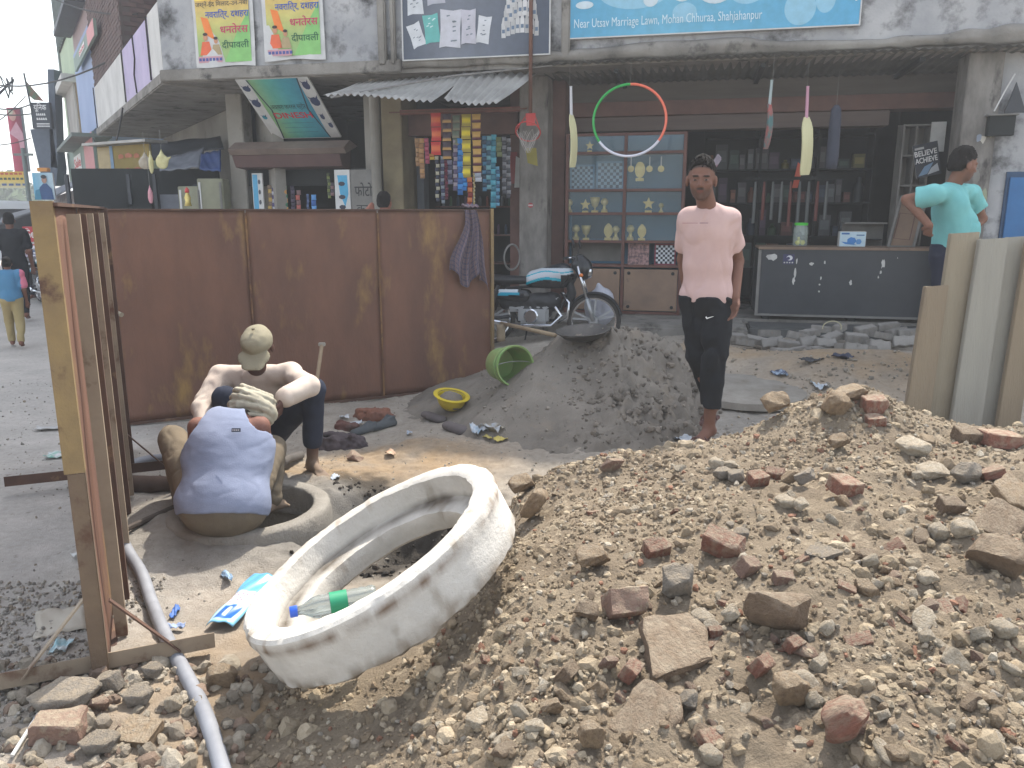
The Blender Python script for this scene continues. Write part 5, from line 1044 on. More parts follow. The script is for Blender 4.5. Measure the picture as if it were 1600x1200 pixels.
for a in [(681, 176, 243, 16, C(196, 48, 44), C(224, 110, 60), 'big', 'wide red strip with orange shining bags'), (698, 178, 249, 14, C(60, 44, 60), C(190, 150, 90), 'band', 'dark purple and tan strip next to the red one'), (713, 180, 228, 12, C(96, 110, 96), C(130, 128, 110), 'band', 'short grey green strip'), (728, 178, 278, 15, C(168, 150, 60), C(226, 206, 30), 'big', 'wide strip of yellow snack bags'), (745, 178, 272, 14, C(196, 156, 80), C(92, 40, 60), 'band', 'wide strip of golden brown bags with dark bands'),
          (652, 216, 260, 7, C(140, 104, 70), C(160, 124, 84), 'alt', 'leftmost narrow brown strip'), (659, 216, 279, 8, C(150, 110, 72), C(176, 134, 88), 'alt', 'long narrow brown strip near the left'), (667, 216, 256, 7, C(150, 64, 90), C(170, 80, 104), 'alt', 'narrow pink strip'), (675, 240, 250, 8, C(190, 160, 60), C(170, 110, 50), 'alt', 'short yellow packet under the red strip'),
          (683, 244, 315, 6, C(48, 54, 74), C(176, 170, 150), 'alt', 'narrow dark strip with pale dots'), (691, 244, 318, 6, C(60, 66, 96), C(130, 140, 150), 'alt', 'narrow blue grey strip left of centre'), (697, 250, 312, 5, C(110, 30, 54), C(90, 30, 50), 'alt', 'thin dark red strip'), (703, 250, 288, 8, C(56, 58, 84), C(110, 110, 130), 'alt', 'short dark blue strip under the purple one'), (711, 218, 298, 7, C(92, 84, 116), C(150, 140, 150), 'alt', 'mauve strip beside the bright blue one'),
          (719, 216, 305, 9, C(30, 96, 160), C(40, 130, 200), 'alt', 'bright blue strip'), (726, 278, 298, 8, C(40, 140, 210), C(30, 110, 180), 'alt', 'short bright blue piece'), (734, 277, 324, 8, C(130, 34, 30), C(190, 110, 60), 'alt', 'red and orange strip below the yellow bags'), (741, 270, 322, 3, C(196, 186, 150), C(180, 160, 110), 'alt', 'thin cream strip below the golden bags'), (748, 270, 284, 11, C(186, 190, 200), C(160, 168, 180), 'alt', 'crumpled white packet at the end of the golden strip'),
          (757, 212, 299, 7, C(40, 60, 80), C(60, 110, 140), 'alt', 'dark blue narrow strip right of the golden bags'), (764, 212, 296, 8, C(40, 80, 104), C(100, 150, 160), 'alt', 'teal strip with pale print'), (771, 210, 325, 9, C(40, 110, 130), C(70, 150, 170), 'alt', 'long teal strip'), (778, 260, 322, 6, C(50, 90, 120), C(90, 150, 180), 'alt', 'narrow pale blue strip'), (780, 214, 245, 9, C(100, 110, 70), C(90, 100, 60), 'alt', 'olive green packets'), (788, 214, 304, 7, C(64, 66, 74), C(110, 112, 118), 'alt', 'grey patterned strip near the pillar'), (795, 216, 310, 7, C(60, 62, 70), C(120, 120, 124), 'alt', 'second grey patterned strip near the pillar')]:
    a = a[:-1]+(a[-1]+' hanging in the sachet shop',); strip(*a)
for a in [(421, 289, 328, 6, C(180, 150, 80), C(120, 100, 80), 'alt', 'yellow brown strip at the left of the lower counter'), (428, 293, 329, 6, C(170, 170, 180), C(80, 70, 120), 'alt', 'white and purple strip on the lower counter'), (437, 288, 330, 8, C(190, 200, 205), C(160, 180, 190), 'alt', 'white packets strip on the lower counter'), (445, 290, 330, 7, C(196, 140, 60), C(50, 110, 80), 'alt', 'orange and green strip on the lower counter'), (457, 290, 329, 7, C(70, 60, 80), C(50, 44, 60), 'alt', 'dark strip on the lower counter'), (466, 297, 328, 7, C(170, 90, 80), C(120, 90, 90), 'alt', 'reddish strip on the lower counter'), (481, 303, 328, 4, C(70, 90, 130), C(90, 110, 150), 'alt', 'thin blue strip on the lower counter'), (490, 304, 330, 8, C(40, 90, 160), C(90, 150, 210), 'alt', 'bright blue patterned strip on the lower counter'), (513, 270, 310, 5, C(130, 140, 80), C(90, 100, 70), 'alt', 'green strip beside the photo board'), (519, 285, 306, 6, C(140, 110, 110), C(90, 80, 90), 'alt', 'greyish strip beside the photo board')]:
    strip(*a, w=.9)
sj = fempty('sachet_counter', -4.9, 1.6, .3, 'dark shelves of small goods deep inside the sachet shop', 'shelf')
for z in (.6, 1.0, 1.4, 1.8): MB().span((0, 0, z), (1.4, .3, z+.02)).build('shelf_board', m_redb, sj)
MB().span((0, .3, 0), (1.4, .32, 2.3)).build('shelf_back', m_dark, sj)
for i in range(24):
    x = .03+.055*(i % 24); MB().lathe([(0, 0), (.02, 0), (.02, .1), (.01, .14), (0, .14)], 8, (x, .15, 1.42 if i % 2 else 1.02), col=rr.choice(PC)).build('small_bottle', PRINT, sj, colattr=True)
# ------------------------------------------------------------------ stalls left of the corner column
m_tarp = mat('faded_tarp', srgb(112, 116, 124), c2=srgb(88, 92, 102), scale=4, rough=.7); m_btarp = mat('blue_tarpaulin', srgb(48, 72, 122), c2=srgb(38, 58, 100), scale=4, rough=.6)
def quad3(name, pts, m, label, cat, solid=.01, grp=None, bul=0.0):
    o = bpy.data.objects; b = MB(); P = [Vector(p) for p in pts]; c = sum(P, Vector())/4; P = [q-c for q in P]
    b.sheet(lambda a, q: (P[0]*(1-a)+P[1]*a)*(1-q)+(P[3]*(1-a)+P[2]*a)*q+Vector((0, 0, -bul*math.sin(a*PI)*math.sin(q*PI)+bul*.2*math.sin(a*17+q*9))), 14, 8)
    x = b.build(name, m, None, c, solid=solid, smooth=True); return tag(x, label, cat, grp)
def A3(px, py, Y): return at(px, py, Y)
# side balcony of the shop building and what stands under it
m_lil = mat('lilac_limewash', srgb(186, 174, 200), c2=srgb(162, 152, 180), scale=1.6, rough=.9, c3=srgb(90, 84, 88), s3=2.6, t3=.6, bump=.4, bscale=20)
m_wht = mat('stained_white_wall', srgb(206, 204, 200), c2=srgb(178, 176, 172), scale=1.6, rough=.9, c3=srgb(110, 106, 100), s3=2.8, t3=.62, bump=.4, bscale=20)
def stempty(name, s, d, z, label, cat, grp=None): return empty(name, ST(s, d, z), label, cat, grp, SROT)   # local x = -s, y = -d (into the building)
sb = stempty('side_balcony', 0, 0, 0, 'long balcony parapet in white and lilac panels along the side street', 'balcony')
for s0, s1, m_ in ((.02, .9, m_wht), (.92, 3.6, m_lil), (3.62, 8.4, m_wht)): MB().span((-s1, -.0, 3.40), (-s0, .12, 4.24+.02*(s0 == .02))).build('parapet_panel', m_, sb, bevel=.01)
MB().span((-8.45, -.04, 3.25), (0, 1.3, 3.40)).build('balcony_slab', m_slab, sb, bevel=.015)
for s in (.91, 3.61, 8.42): MB().tube([(-s, -.015, 3.42), (-s, -.015, 4.24)], .012, 6).build('cable', m_blk, sb)
MB().tube([(-2.3, -.012, 4.24), (-2.25, -.012, 3.9), (-2.45, -.012, 3.7), (-2.35, -.012, 3.42)], .012, 5).build('crack_pipe', m_blk, sb)
MB().span((-8.4, 1.3, .0), (0.2, 1.45, 3.25)).build('side_wall', m_plastd, sb)
uw = stempty('pink_upper_wall', 0, 0, 0, 'pale pink upper wall set back behind the balcony', 'wall'); MB().span((-3.8, 1.3, 3.4), (0.0, 1.5, 7)).build('wall_face', mat('pale_pink_wall', srgb(190, 172, 178), c2=srgb(170, 154, 162), scale=1.5, rough=.9), uw)
# brick side building
bk_ = stempty('brick_building', 0, 0, 0, 'bare dark brick side wall rising behind the lilac balcony', 'building')
MB().span((-8.62, .05, 3.30), (-3.82, 4.0, 9.0)).build('wall', mat('brick_joints', srgb(88, 80, 76), rough=.95), bk_)
m_bk = mat('dark_old_brick', srgb(104, 84, 78), c2=srgb(82, 68, 66), scale=5, rough=.95, randv=.2)
# brick courses: face towards the near end (local +x) and the street face
bme = MB().box((0, 0, 0), (.02, .222, .062)).build('brick', m_bk, bk_); bme.location = (-3.812, .2, 4.0); nb = 1
for r_ in range(0, 70):
    z = 3.35+.075*r_
    if z > 6.6: break
    for c in range(0, 7):
        if nb >= 290: break
        o = link('brick', bme.data, bk_, (-3.812+random.uniform(-.004, .004), .2+.24*c+(.12 if r_ % 2 else 0), z)); nb += 1
# the visible wall of the photograph faces the camera: courses joined on the rest of it
js = MB()
for r_ in range(0, 74):
    z = 3.35+.075*r_
    for c in range(0, 20):
        js.box((-3.9-.24*c-(.12 if r_ % 2 else 0), .045+random.uniform(-.004, .004), z), (.222, .02, .062))
    for c in range(7, 16): js.box((-3.812, .2+.24*c+(.12 if r_ % 2 else 0), z), (.02, .222, .062))
o = js.build('brick_courses', m_bk, bk_); o['kind'] = 'stuff'
# green building further down the street
m_grn = mat('pale_green_wall', srgb(178, 192, 164), c2=srgb(160, 176, 150), scale=.7, rough=.9, c3=srgb(128, 136, 122), s3=1.2, t3=.6)
m_lbl = mat('pale_blue_wall', srgb(158, 172, 200), c2=srgb(142, 158, 190), scale=.8, rough=.9)
m_gdk = mat('grey_side_wall', srgb(126, 134, 128), c2=srgb(108, 116, 112), scale=.9, rough=.9)
gb = stempty('green_building', 0, 0, 0, 'tall pale green building with barred windows down the side street', 'building')
MB().span((-18.5, .1, 0), (-13.0, 6, 12.0)).build('wall', m_grn, gb)
MB().span((-12.98, .05, 3.5), (-8.7, 6, 5.6)).build('wall', m_lbl, gb)
MB().span((-12.98, .08, 5.62), (-8.7, 6, 12.0)).build('wall', mat('grey_pink_wall', srgb(170, 150, 150), c2=srgb(150, 134, 136), scale=.8, rough=.9), gb)
MB().span((-19.6, .3, 0), (-18.52, 6, 10.5)).build('side_pier', m_gdk, gb)
for s0, s1, z0, z1 in ((13.6, 17.8, 6.4, 8.9), (13.5, 16.6, 3.55, 5.0)):
    w_ = MB().span((-s1, .06, z0), (-s0, .095, z1)).build('window', m_dark if z0 > 5 else mat('tan_window', srgb(150, 132, 112), rough=.8), gb)
    n = 9
    for i in range(n): MB().span((-s0-(s1-s0)*(i+.5)/n-.06, .0, z0), (-s0-(s1-s0)*(i+.5)/n+.06, .055, z1)).build('bar', m_gdk if z0 > 5 else m_wht, w_)
MB().span((-17.0, -.25, 5.0), (-13.4, .09, 5.2)).build('window_hood', m_wht, gb)
MB().span((-18.5, .06, 5.5), (-18.0, .098, 9.0)).build('corner_strip', m_gdk, gb)
MB().span((-14.5, -.5, 3.25), (-8.8, .3, 3.33)).build('canopy', m_gdk, gb); MB().span((-12.9, -.35, 6.0), (-8.7, .04, 6.12)).build('ledge', m_drk2, gb)
def stsign(name, px0, py0, px1, py1, d, base, label, fn, cat='sign'):
    s0, z1 = stw(px1, py0, d); s1, _ = stw(px0, py0, d); _, z0 = stw((px0+px1)/2, py1, d); t = stempty(name, s1, d, z0, label, cat); L, H = s1-s0, z1-z0
    MB().span((0, 0, 0), (L, .05, H)).build('panel', base, t); p = Print(.0, .006); fn(p, L, H); p.build('print', t); return t
m_gs = mat('grey_green_sign', srgb(126, 142, 132), rough=.7)
def _sale(p, L, H):
    p.rect(L*.72, 0, L, H, srgb(196, 120, 120)); p.rect(0, 0, L*.2, H*.8, srgb(190, 170, 150)) if H > 1.2 else None
    p.rect(L*.32, H*.3, L*.60, H*.72, (.75, .72, .7), 1); p.text('Sale', L*.46, H*.5, H*.35, srgb(200, 40, 40), 2, width=L*.25, bold=.02)
stsign('shop_sign', 100, 205, 143, 285, .1, m_gs, 'lower grey and pink street sign with red sale lettering', _sale)
stsign('shop_sign', 108, 28, 145, 95, .1, m_gs, 'upper grey and pink street sign with red sale lettering', _sale)
# yellow stall board and the stalls between it and the column
yb = tag(MB().box((0, 0, 0), (1.42, .05, .82)).build('stall_board', mat('mustard_board', srgb(150, 132, 72), c2=srgb(132, 114, 62), scale=3, rough=.8), None, F(0, 0, 0)), 'mustard yellow stall board with faded red lettering under the balcony', 'sign')
pA, pB = A3(155, 262, 13.6), A3(236, 266, 12.9); dvec = pB-pA; yb.location = (pA+pB)/2; yb.rotation_euler = (0, 0, math.atan2(dvec.y, dvec.x)); LY = dvec.xy.length; yb.scale = (LY/1.42, 1, .66/.82)
bpy.data.objects.remove(yb)
yb = empty('stall_board', pA, 'mustard yellow stall board with faded red lettering under the balcony', 'sign', None, math.atan2(dvec.y, dvec.x))
MB().span((0, 0, -.33), (LY, .04, .33)).build('panel', mat('mustard_board', srgb(150, 132, 72), c2=srgb(132, 114, 62), scale=3, rough=.8), yb)
p = Print(0, .004); p.rect(0, -.31, LY*.25, .31, srgb(170, 152, 112)); p.rect(LY*.25, -.33, LY*.31, .33, srgb(110, 140, 170), 1); p.rect(0, -.33, LY, -.29, srgb(110, 140, 170), 1)
for i, (x, w_, z) in enumerate(((.42, .1, .12), (.55, .14, .13), (.72, .1, .12), (.38, .05, -.1), (.5, .16, -.1), (.7, .14, -.09))): p.poly([(LY*x, z), (LY*(x+w_), z+.01), (LY*(x+w_), z+.05), (LY*(x+w_*.5), z+.08), (LY*x, z+.06)], srgb(170, 96, 60), 2)
p.build('print', yb); MB().span((-.1, -.2, .34), (LY+.2, .2, .38)).build('roof_sheet', m_tin, yb)
quad3('dark_awning', [A3(215, 255, 13.2), A3(350, 232, 12.2), A3(345, 215, 13.4), A3(205, 228, 14.5)], m_drk2, 'black tarpaulin awning over the stalls under the balcony', 'awning', .02, None, .06)
quad3('grey_awning', [A3(250, 268, 11.9), A3(312, 262, 11.6), A3(320, 232, 12.4), A3(252, 252, 12.8)], m_tarp, 'faded grey tarpaulin sagging beside the corner column', 'awning', .02, None, .05)
quad3('blue_tarpaulin', [A3(312, 264, 11.5), A3(344, 266, 11.4), A3(344, 234, 11.8), A3(314, 240, 11.8)], m_btarp, 'blue tarpaulin rolled against the corner column', 'tarpaulin', .02, None, .04)
m_cab = mat('khaki_cabinet', srgb(140, 140, 118), c2=srgb(120, 120, 102), scale=4, rough=.7)
for px, py, w_, h_, lb, mm in ((307, 279, .36, 1.2, 'upright khaki cabinet door beside the column', m_cab), (277, 291, .33, 1.1, 'pale stall cabinet left of the khaki door', m_cab), (300, 288, .14, 1.0, 'dark gap board between the stall cabinets', m_drk2)):
    q = A3(px, py, 11.4 if mm is m_cab else 11.6); t = empty('stall_cabinet', (q.x, q.y, q.z-h_), lb, 'cabinet', 'cabinets of the stalls'); MB().span((0, 0, 0), (w_, .3, h_)).build('case', mm, t, bevel=.01); MB().span((.02, -.012, .05), (.05, -.001, h_-.05)).build('frame_side', m_white, t)
    MB().span((w_-.05, -.012, .05), (w_-.02, -.001, h_-.05)).build('frame_side', m_grey, t)
q = A3(292, 296, 11.0); gd = empty('temple_figure', (q.x, q.y, q.z-.22), 'small red and gold figurine between the stall cabinets', 'figurine'); gd.scale = (.55,)*3; MB().lathe([(0, 0), (.09, 0), (.06, .12), (.08, .2), (.04, .3), (.05, .36), (0, .42)], 12).build('figure', m_gold, gd, smooth=True); MB().lathe([(0, .3), (.055, .3), (.05, .38), (0, .44)], 12, (0, 0, .02)).build('headdress', m_redp, gd, smooth=True)
q = A3(190, 310, 12.5); stl = empty('dark_stall', (q.x, q.y, 0), 'dark stall interior with grey cupboards under the yellow board', 'stall'); MB().span((-.9, .3, 0), (1.4, .4, 2.3)).build('back_panel', m_dark, stl); MB().span((.55, .1, 0), (1.5, .28, 1.9)).build('cupboard', m_tarp, stl); MB().span((-.3, .0, 0), (.45, .2, 1.75)).build('cupboard', m_dark, stl); MB().span((-.25, -.02, 1.0), (.4, -.003, 1.6)).build('cupboard_door', m_grey, stl)
for x in (-.85, .1, .5): MB().span((x, 0, 0), (x+.05, .05, 2.2)).build('post', m_drk2, stl)
# bags hanging from the awning
m_bag = mat('cream_plastic_bag', srgb(206, 200, 150), c2=srgb(186, 178, 128), scale=8, rough=.5); m_pbag = mat('pink_plastic', srgb(200, 140, 150), rough=.5)
for px, py, Y, w_, h_, mm, lb in ((227, 252, 11.2, .26, .30, mat('greyish_bag', srgb(160, 150, 134), rough=.6), 'greyish rounded bag hanging at the stall front'), (236, 255, 11.1, .09, .40, m_bag, 'long thin cream bag hanging at the stall front'), (253, 250, 11.1, .24, .34, m_bag, 'cream bag with pointed corner hanging at the stall front'), (235, 305, 11.0, .09, .32, m_pbag, 'pink twisted packet hanging on a string below the cream bag')):
    q = A3(px, py, Y); s = SDF((-.2, -.1, -.28), (.2, .1, .3), .012); s.ell((0, 0, -.03), (w_/2, .05, h_*.36), k=.03); s.cap((0, 0, h_*.2), (0, 0, h_*.5), w_*.2, .012, k=.05)
    if 'pointed' in lb: s.cap((.06, 0, -.02), (.17, 0, .05), .04, .01, k=.03)
    s.noise(.006, 22, 3); t = empty('hanging_bag', q, lb, 'bag', 'bags hanging at the stall front'); t.scale = (.72, .72, .78); s.build('bag_body', mm, t); MB().tube([(0, 0, h_*.45), (0, 0, .75 if 'pink' in lb else .5)], .004, 4).build('string', rope, t)
# stalls below the sale sign
q0 = A3(140, 300, 19)
sv = empty('street_stall', q0, 'patched street stall with tin roof below the sale sign', 'stall', None, SROT)
quad3('stall_roof', [A3(78, 300, 24), A3(135, 276, 16.5), A3(134, 282, 16), A3(80, 312, 22)], m_tarp, 'sloping grey tin stall roof along the side street', 'roof', .03)
quad3('stall_side', [A3(84, 330, 23), A3(150, 345, 16.5), A3(148, 286, 16.8), A3(84, 308, 24)], mat('patched_panel', srgb(150, 140, 134), c2=srgb(110, 98, 94), scale=3, rough=.9, contrast=2), 'patched grey pink stall side under the tin roof', 'stall', .03)
sroof, sside = bpy.data.objects['stall_roof'], bpy.data.objects['stall_side']
sv.location = (0, 0, 0); sv.rotation_euler = (0, 0, 0); sv.location = (sside.location.x, sside.location.y, 0)
for o_ in (sroof, sside):
    o_.parent = sv; o_.location = o_.location-sv.location
    for k_ in ('label', 'category'): del o_[k_]
quad3('pale_flap', [A3(137, 300, 15.6), A3(142, 300, 15.6), A3(141, 274, 15.8), A3(135, 276, 15.8)], m_white, 'narrow white plastic flap beside the yellow stall', 'flap', .01)
quad3('red_board', [A3(129, 320, 15.4), A3(143, 324, 15.2), A3(144, 308, 15.2), A3(129, 306, 15.4)], m_redp, 'small red board beside the barricade top', 'board', .01)
# dark hoarding, funnel and black sign with Hindi lettering
def vboard(name, px0, py0, px1, py1, Y, label, cat, base, fn=None, depth=.15, rz=None):
    a, b = A3(px0, py0, Y), A3(px1, py1, Y); t = empty(name, (a.x, Y, b.z), label, cat, None, 0 if rz is None else rz); W, H = b.x-a.x, a.z-b.z
    MB().span((0, 0, 0), (W, depth, H)).build('panel', base, t, bevel=.01)
    if fn: p = Print(0, .01); fn(p, W, H); p.build('print', t)
    return t
def _unik(p, W, H):
    p.text('यू' + 'ि' + 'नक', W*.52, H*.80, H*.30, (.8, .8, .8), 0, width=W*.66, bold=.01); p.text('मैचींिग', W*.5, H*.5, H*.15, (.8, .8, .8), 0, width=W*.5) if False else None
    for z, w_ in ((.5, .5), (.33, .56)): 
        for i in range(5): p.poly([(W*(.28+i*w_/5), H*z), (W*(.28+(i+.8)*w_/5), H*z), (W*(.28+(i+.8)*w_/5), H*(z+.02)), (W*(.28+(i+.5)*w_/5), H*(z+.09)), (W*(.28+i*w_/5), H*(z+.08))], (.75, .75, .75))
    for z in (.16, .07): p.rect(W*.25, H*z, W*.92, H*(z+.045), (.7, .7, .7))
bs = vboard('black_shop_sign', 46, 160, 81, 201, 24, 'black hanging sign with white Hindi lettering on the side street', 'sign', mat('black_board', srgb(48, 54, 64), rough=.6), _unik)
fn_ = empty('dark_hoarding', A3(47, 202, 24.4), 'tall dark grey hoarding narrowing downwards behind the black sign', 'hoarding'); q = [A3(a, b, 24.4)-fn_.location for a, b in ((47, 202), (82, 200), (74, 108), (84, 108), (90, 262), (88, 290), (68, 290))]
MB().prism([q[0], q[1], q[4], q[5], q[6]], (0, .5, 0)).build('lower_panel', mat('slate_hoarding', srgb(96, 104, 116), c2=srgb(84, 92, 104), rough=.8), fn_); MB().prism([q[2], q[3], q[4], A3(80, 262, 24.4)-fn_.location], (0, .4, 0)).build('upper_panel', MATS['slate_hoarding'], fn_)
def _pink(p, W, H):
    p.grad(0, 0, W, H, [srgb(190, 84, 110), srgb(160, 60, 80), srgb(120, 60, 80)]); p.poly([(0, H*.6), (W*.6, H*.5), (W*.75, H*.2), (W, H*.1), (W, H*.6), (W*.6, H*.78)], srgb(196, 150, 164), 1); p.ell(W*.4, H*.88, W*.26, H*.09, srgb(196, 150, 140), 2); p.ell(W*.3, H*.93, W*.2, H*.04, srgb(190, 190, 170), 3)
vboard('pink_billboard', 10, 168, 44, 268, 26, 'tall pink and magenta billboard with a draped figure by the side street', 'billboard', MATS['slate_hoarding'], _pink)
def _yel(p, W, H):
    p.grad(0, 0, W, H, [srgb(206, 200, 170), srgb(220, 190, 90), srgb(216, 180, 80)], horiz=False)
    for z, c, n in ((.8, srgb(190, 90, 60), 9), (.5, srgb(70, 80, 70), 10), (.15, srgb(80, 100, 140), 6)):
        for i in range(n): p.rect(W*(.02+i/n), H*z, W*(.02+(i+.7)/n), H*(z+.13), c, 1)
vboard('yellow_banner', -22, 268, 46, 294, 22, 'yellow banner with red and dark lettering across the side street', 'banner', m_white, _yel, .04)
def _man(p, W, H):
    p.grad(0, 0, W, H, [srgb(110, 180, 210), srgb(190, 210, 220)]); p.poly([(W*.2, 0), (W*.95, 0), (W*.9, H*.4), (W*.68, H*.6), (W*.5, H*.6), (W*.3, H*.45)], srgb(40, 80, 130), 1); p.ell(W*.58, H*.74, W*.13, H*.13, srgb(170, 130, 110), 2); p.ell(W*.58, H*.85, W*.14, H*.07, srgb(30, 26, 30), 3); p.poly([(0, 0), (W*.35, 0), (W*.3, H*.4), (W*.1, H*.35)], srgb(50, 130, 160), 2)
vboard('portrait_poster', 50, 270, 87, 312, 20, 'light blue poster of a man in a dark suit beside the barricade top', 'poster', m_white, _man, .05)
def _ger(p, W, H):
    p.rect(0, H*.68, W, H, srgb(190, 50, 60)); p.text('Ger', W*.14, H*.84, H*.24, (.85, .82, .82), 1, 'LEFT', bold=.015, width=W*.55); p.rect(W*.16, H*.955, W*.3, H*.965, (.8, .8, .8), 1)
    for i, c in enumerate((srgb(190, 60, 66), srgb(40, 70, 120), srgb(200, 190, 200), srgb(50, 80, 130), srgb(190, 80, 80))):
        z = H*(.0+.132*i); p.rect(0, z, W, z+H*.105, c); [p.rect(W*(.12+.14*k), z+H*.03, W*(.12+.14*k+.1), z+H*.075, (.75, .75, .8) if i != 2 else srgb(160, 50, 60), 1) for k in range(6)]
vboard('red_street_sign', 35, 354, 76, 428, 15.5, 'red sign with white lettering above blue and white lines behind the barricade', 'sign', m_white, _ger, .05)
vboard('orange_sign', 57, 262, 74, 268, 21, 'tiny orange sign on top of the portrait poster', 'sign', mat('orange_board', srgb(206, 140, 60), rough=.6))
fl = empty('flag', A3(38, 120, 24), 'small green and red flag leaning on a thin pole above the black sign', 'flag'); q = [A3(a, b, 24)-fl.location for a, b in ((38, 120), (40, 126), (68, 158), (53, 156), (46, 150))]
MB().prism(q, (0, .02, 0)).build('cloth', mat('green_flag', srgb(70, 110, 84), c2=srgb(140, 70, 60), scale=3, rough=.8, contrast=2), fl); MB().tube([q[0]+Vector((0, 0, .1)), q[0]+Vector((.1, 0, -1.0))], .025, 6).build('pole', m_drk2, fl)
# utility pole, wires, far things
up = empty('utility_pole', (A3(48, 330, 22).x, 22, 0), 'grey utility pole standing by the side street', 'pole'); MB().tube([(0, 0, 0), (0, 0, 3.3)], [.07, .05], 10).build('shaft', m_gdk, up, smooth=True); MB().span((-.25, -.03, 3.1), (.25, .03, 3.16)).build('cross_arm', m_gdk, up)
def wire(a, b, sag, label, r=.012):
    a, b = Vector(a), Vector(b); c = a; pts = [a.lerp(b, t)-c-Vector((0, 0, sag*4*t*(1-t))) for t in np.linspace(0, 1, 14)]
    return tag(MB().tube(pts, r, 5).build('wire', m_blk, None, c), label, 'wire', 'overhead wires of the side street')
wire(A3(-60, 118, 22), A3(230, 60, 15), .5, 'long wire crossing the sky below the top of the green building', .018)
wire(A3(-40, 155, 25), A3(46, 164, 24), .2, 'wire reaching the top of the black sign', .02); wire(A3(-40, 170, 26), A3(48, 178, 24), .1, 'wire crossing behind the black sign', .02)
wire(A3(-30, 205, 24), A3(40, 150, 24), .1, 'wire climbing from the left to the flag', .014); wire(A3(-40, 225, 24), A3(48, 216, 23), .1, 'wire in front of the pink billboard', .014)
wire(A3(60, -15, 18), A3(215, 22, 14), .15, 'wire at the very top crossing the green building', .014)
wire(ST(8.6, .1, 3.2), ST(3.4, .1, 3.3), .55, 'slack cable looping under the balcony end', .016)
for x, y, z, l, a in [(A3(4, 124, 22).x, 22, A3(4, 124, 22).z, .5, 0)]:
    kn = empty('cable_knot', (x, y, z), 'tangled knot hanging on the long wire at the left edge', 'cable knot'); k = MB(); rr = random.Random(4)
    pts = [(rr.uniform(-.3, .3), rr.uniform(-.1, .1), rr.uniform(-.6, .15)) for _ in range(14)]; k.tube(pts, .025, 4); k.build('tangle', m_drk2, kn)
def leafcloud(name, c, r, n, m, label, cat, seed, trunk=True):
    t = empty(name, (c[0], c[1], 0), label, cat, 'far trees at the end of the side street'); rg = np.random.default_rng(seed); P = rg.normal(0, 1, (n, 3)); P /= np.linalg.norm(P, axis=1)[:, None]; P *= (rg.uniform(.3, 1, (n, 1))**.4)
    P = P*np.array(r)*(1+.25*fbm(P[:, 0]*2, P[:, 1]*2, P[:, 2]*2, 2, seed))[:, None]; s = .32; A = rg.normal(0, s, (n, 3)); B = rg.normal(0, s, (n, 3))
    V = np.stack([P, P+A, P+A*.5+B], 1).reshape(-1, 3)+[0, 0, c[2]]; link('crown', npmesh('crown', V, np.arange(3*n).reshape(-1, 3), m), t)
    MB().tube([(0, 0, 0), (.1, 0, c[2])], [.22, .12], 8).build('trunk', m_rust, t); return t
m_leaf = mat('tree_leaves', srgb(86, 104, 66), c2=srgb(62, 80, 48), scale=2, rough=.8)
for i, (px, Y, z, r) in enumerate(((-20, 60, 2.2, (3.5, 3, 2.4)), (12, 66, 1.9, (3.2, 3, 2.0)), (40, 70, 1.8, (2.5, 3, 1.7)))):
    q = at(px, 330, Y); leafcloud('tree', (q.x, q.y, z), r, 1500, m_leaf, ['broad far tree at the left edge', 'middle far tree above the parked van', 'smallest far tree beside the utility pole'][i], 'tree', i)
fb1 = vboard('far_house', 26, 288, 52, 330, 75, 'pale far house at the end of the side street', 'house', m_wht, lambda p, W, H: [p.rect(W*(.1+.3*i), H*.55, W*(.28+.3*i), H*.85, srgb(90, 100, 110)) for i in range(3)], 6)
fb2 = vboard('far_house', -30, 296, 22, 330, 85, 'low far house behind the trees at the left edge', 'house', m_wht, lambda p, W, H: [p.rect(W*(.1+.3*i), H*.5, W*(.25+.3*i), H*.85, srgb(90, 100, 110)) for i in range(3)], 6)
quad3('stall_roof', [A3(0, 352, 17), A3(52, 334, 16), A3(52, 328, 18), A3(6, 340, 19)], m_drk2, 'dark lean-to roof over the road side at the left edge', 'roof', .05)
vn = empty('parked_van', (at(8, 345, 22).x, 22, 0), 'white van parked far down the side street', 'van', None, .6); s = MB()
s.prism([(-1.9, -.75, .35), (-1.9, -.75, 1.75), (-1.5, -.75, 1.95), (1.0, -.75, 1.9), (1.7, -.75, 1.1), (1.95, -.75, .95), (1.95, -.75, .35)], (0, 1.5, 0)); s.build('body', mat('white_van_paint', srgb(215, 218, 220), rough=.3), vn, bevel=.06)
MB().prism([(-1.7, -.76, 1.15), (-1.6, -.76, 1.7), (.9, -.76, 1.7), (1.4, -.76, 1.15)], (0, 1.52, 0)).build('window', m_blk, vn)
for x in (-1.25, 1.25):
    for y in (-.78, .62): MB().lathe([(0, 0), (.3, 0), (.3, .16), (0, .16)], 18, (x, y+.16, .3), rot=(PI/2, 0, 0)).build('wheel', m_blk, vn)
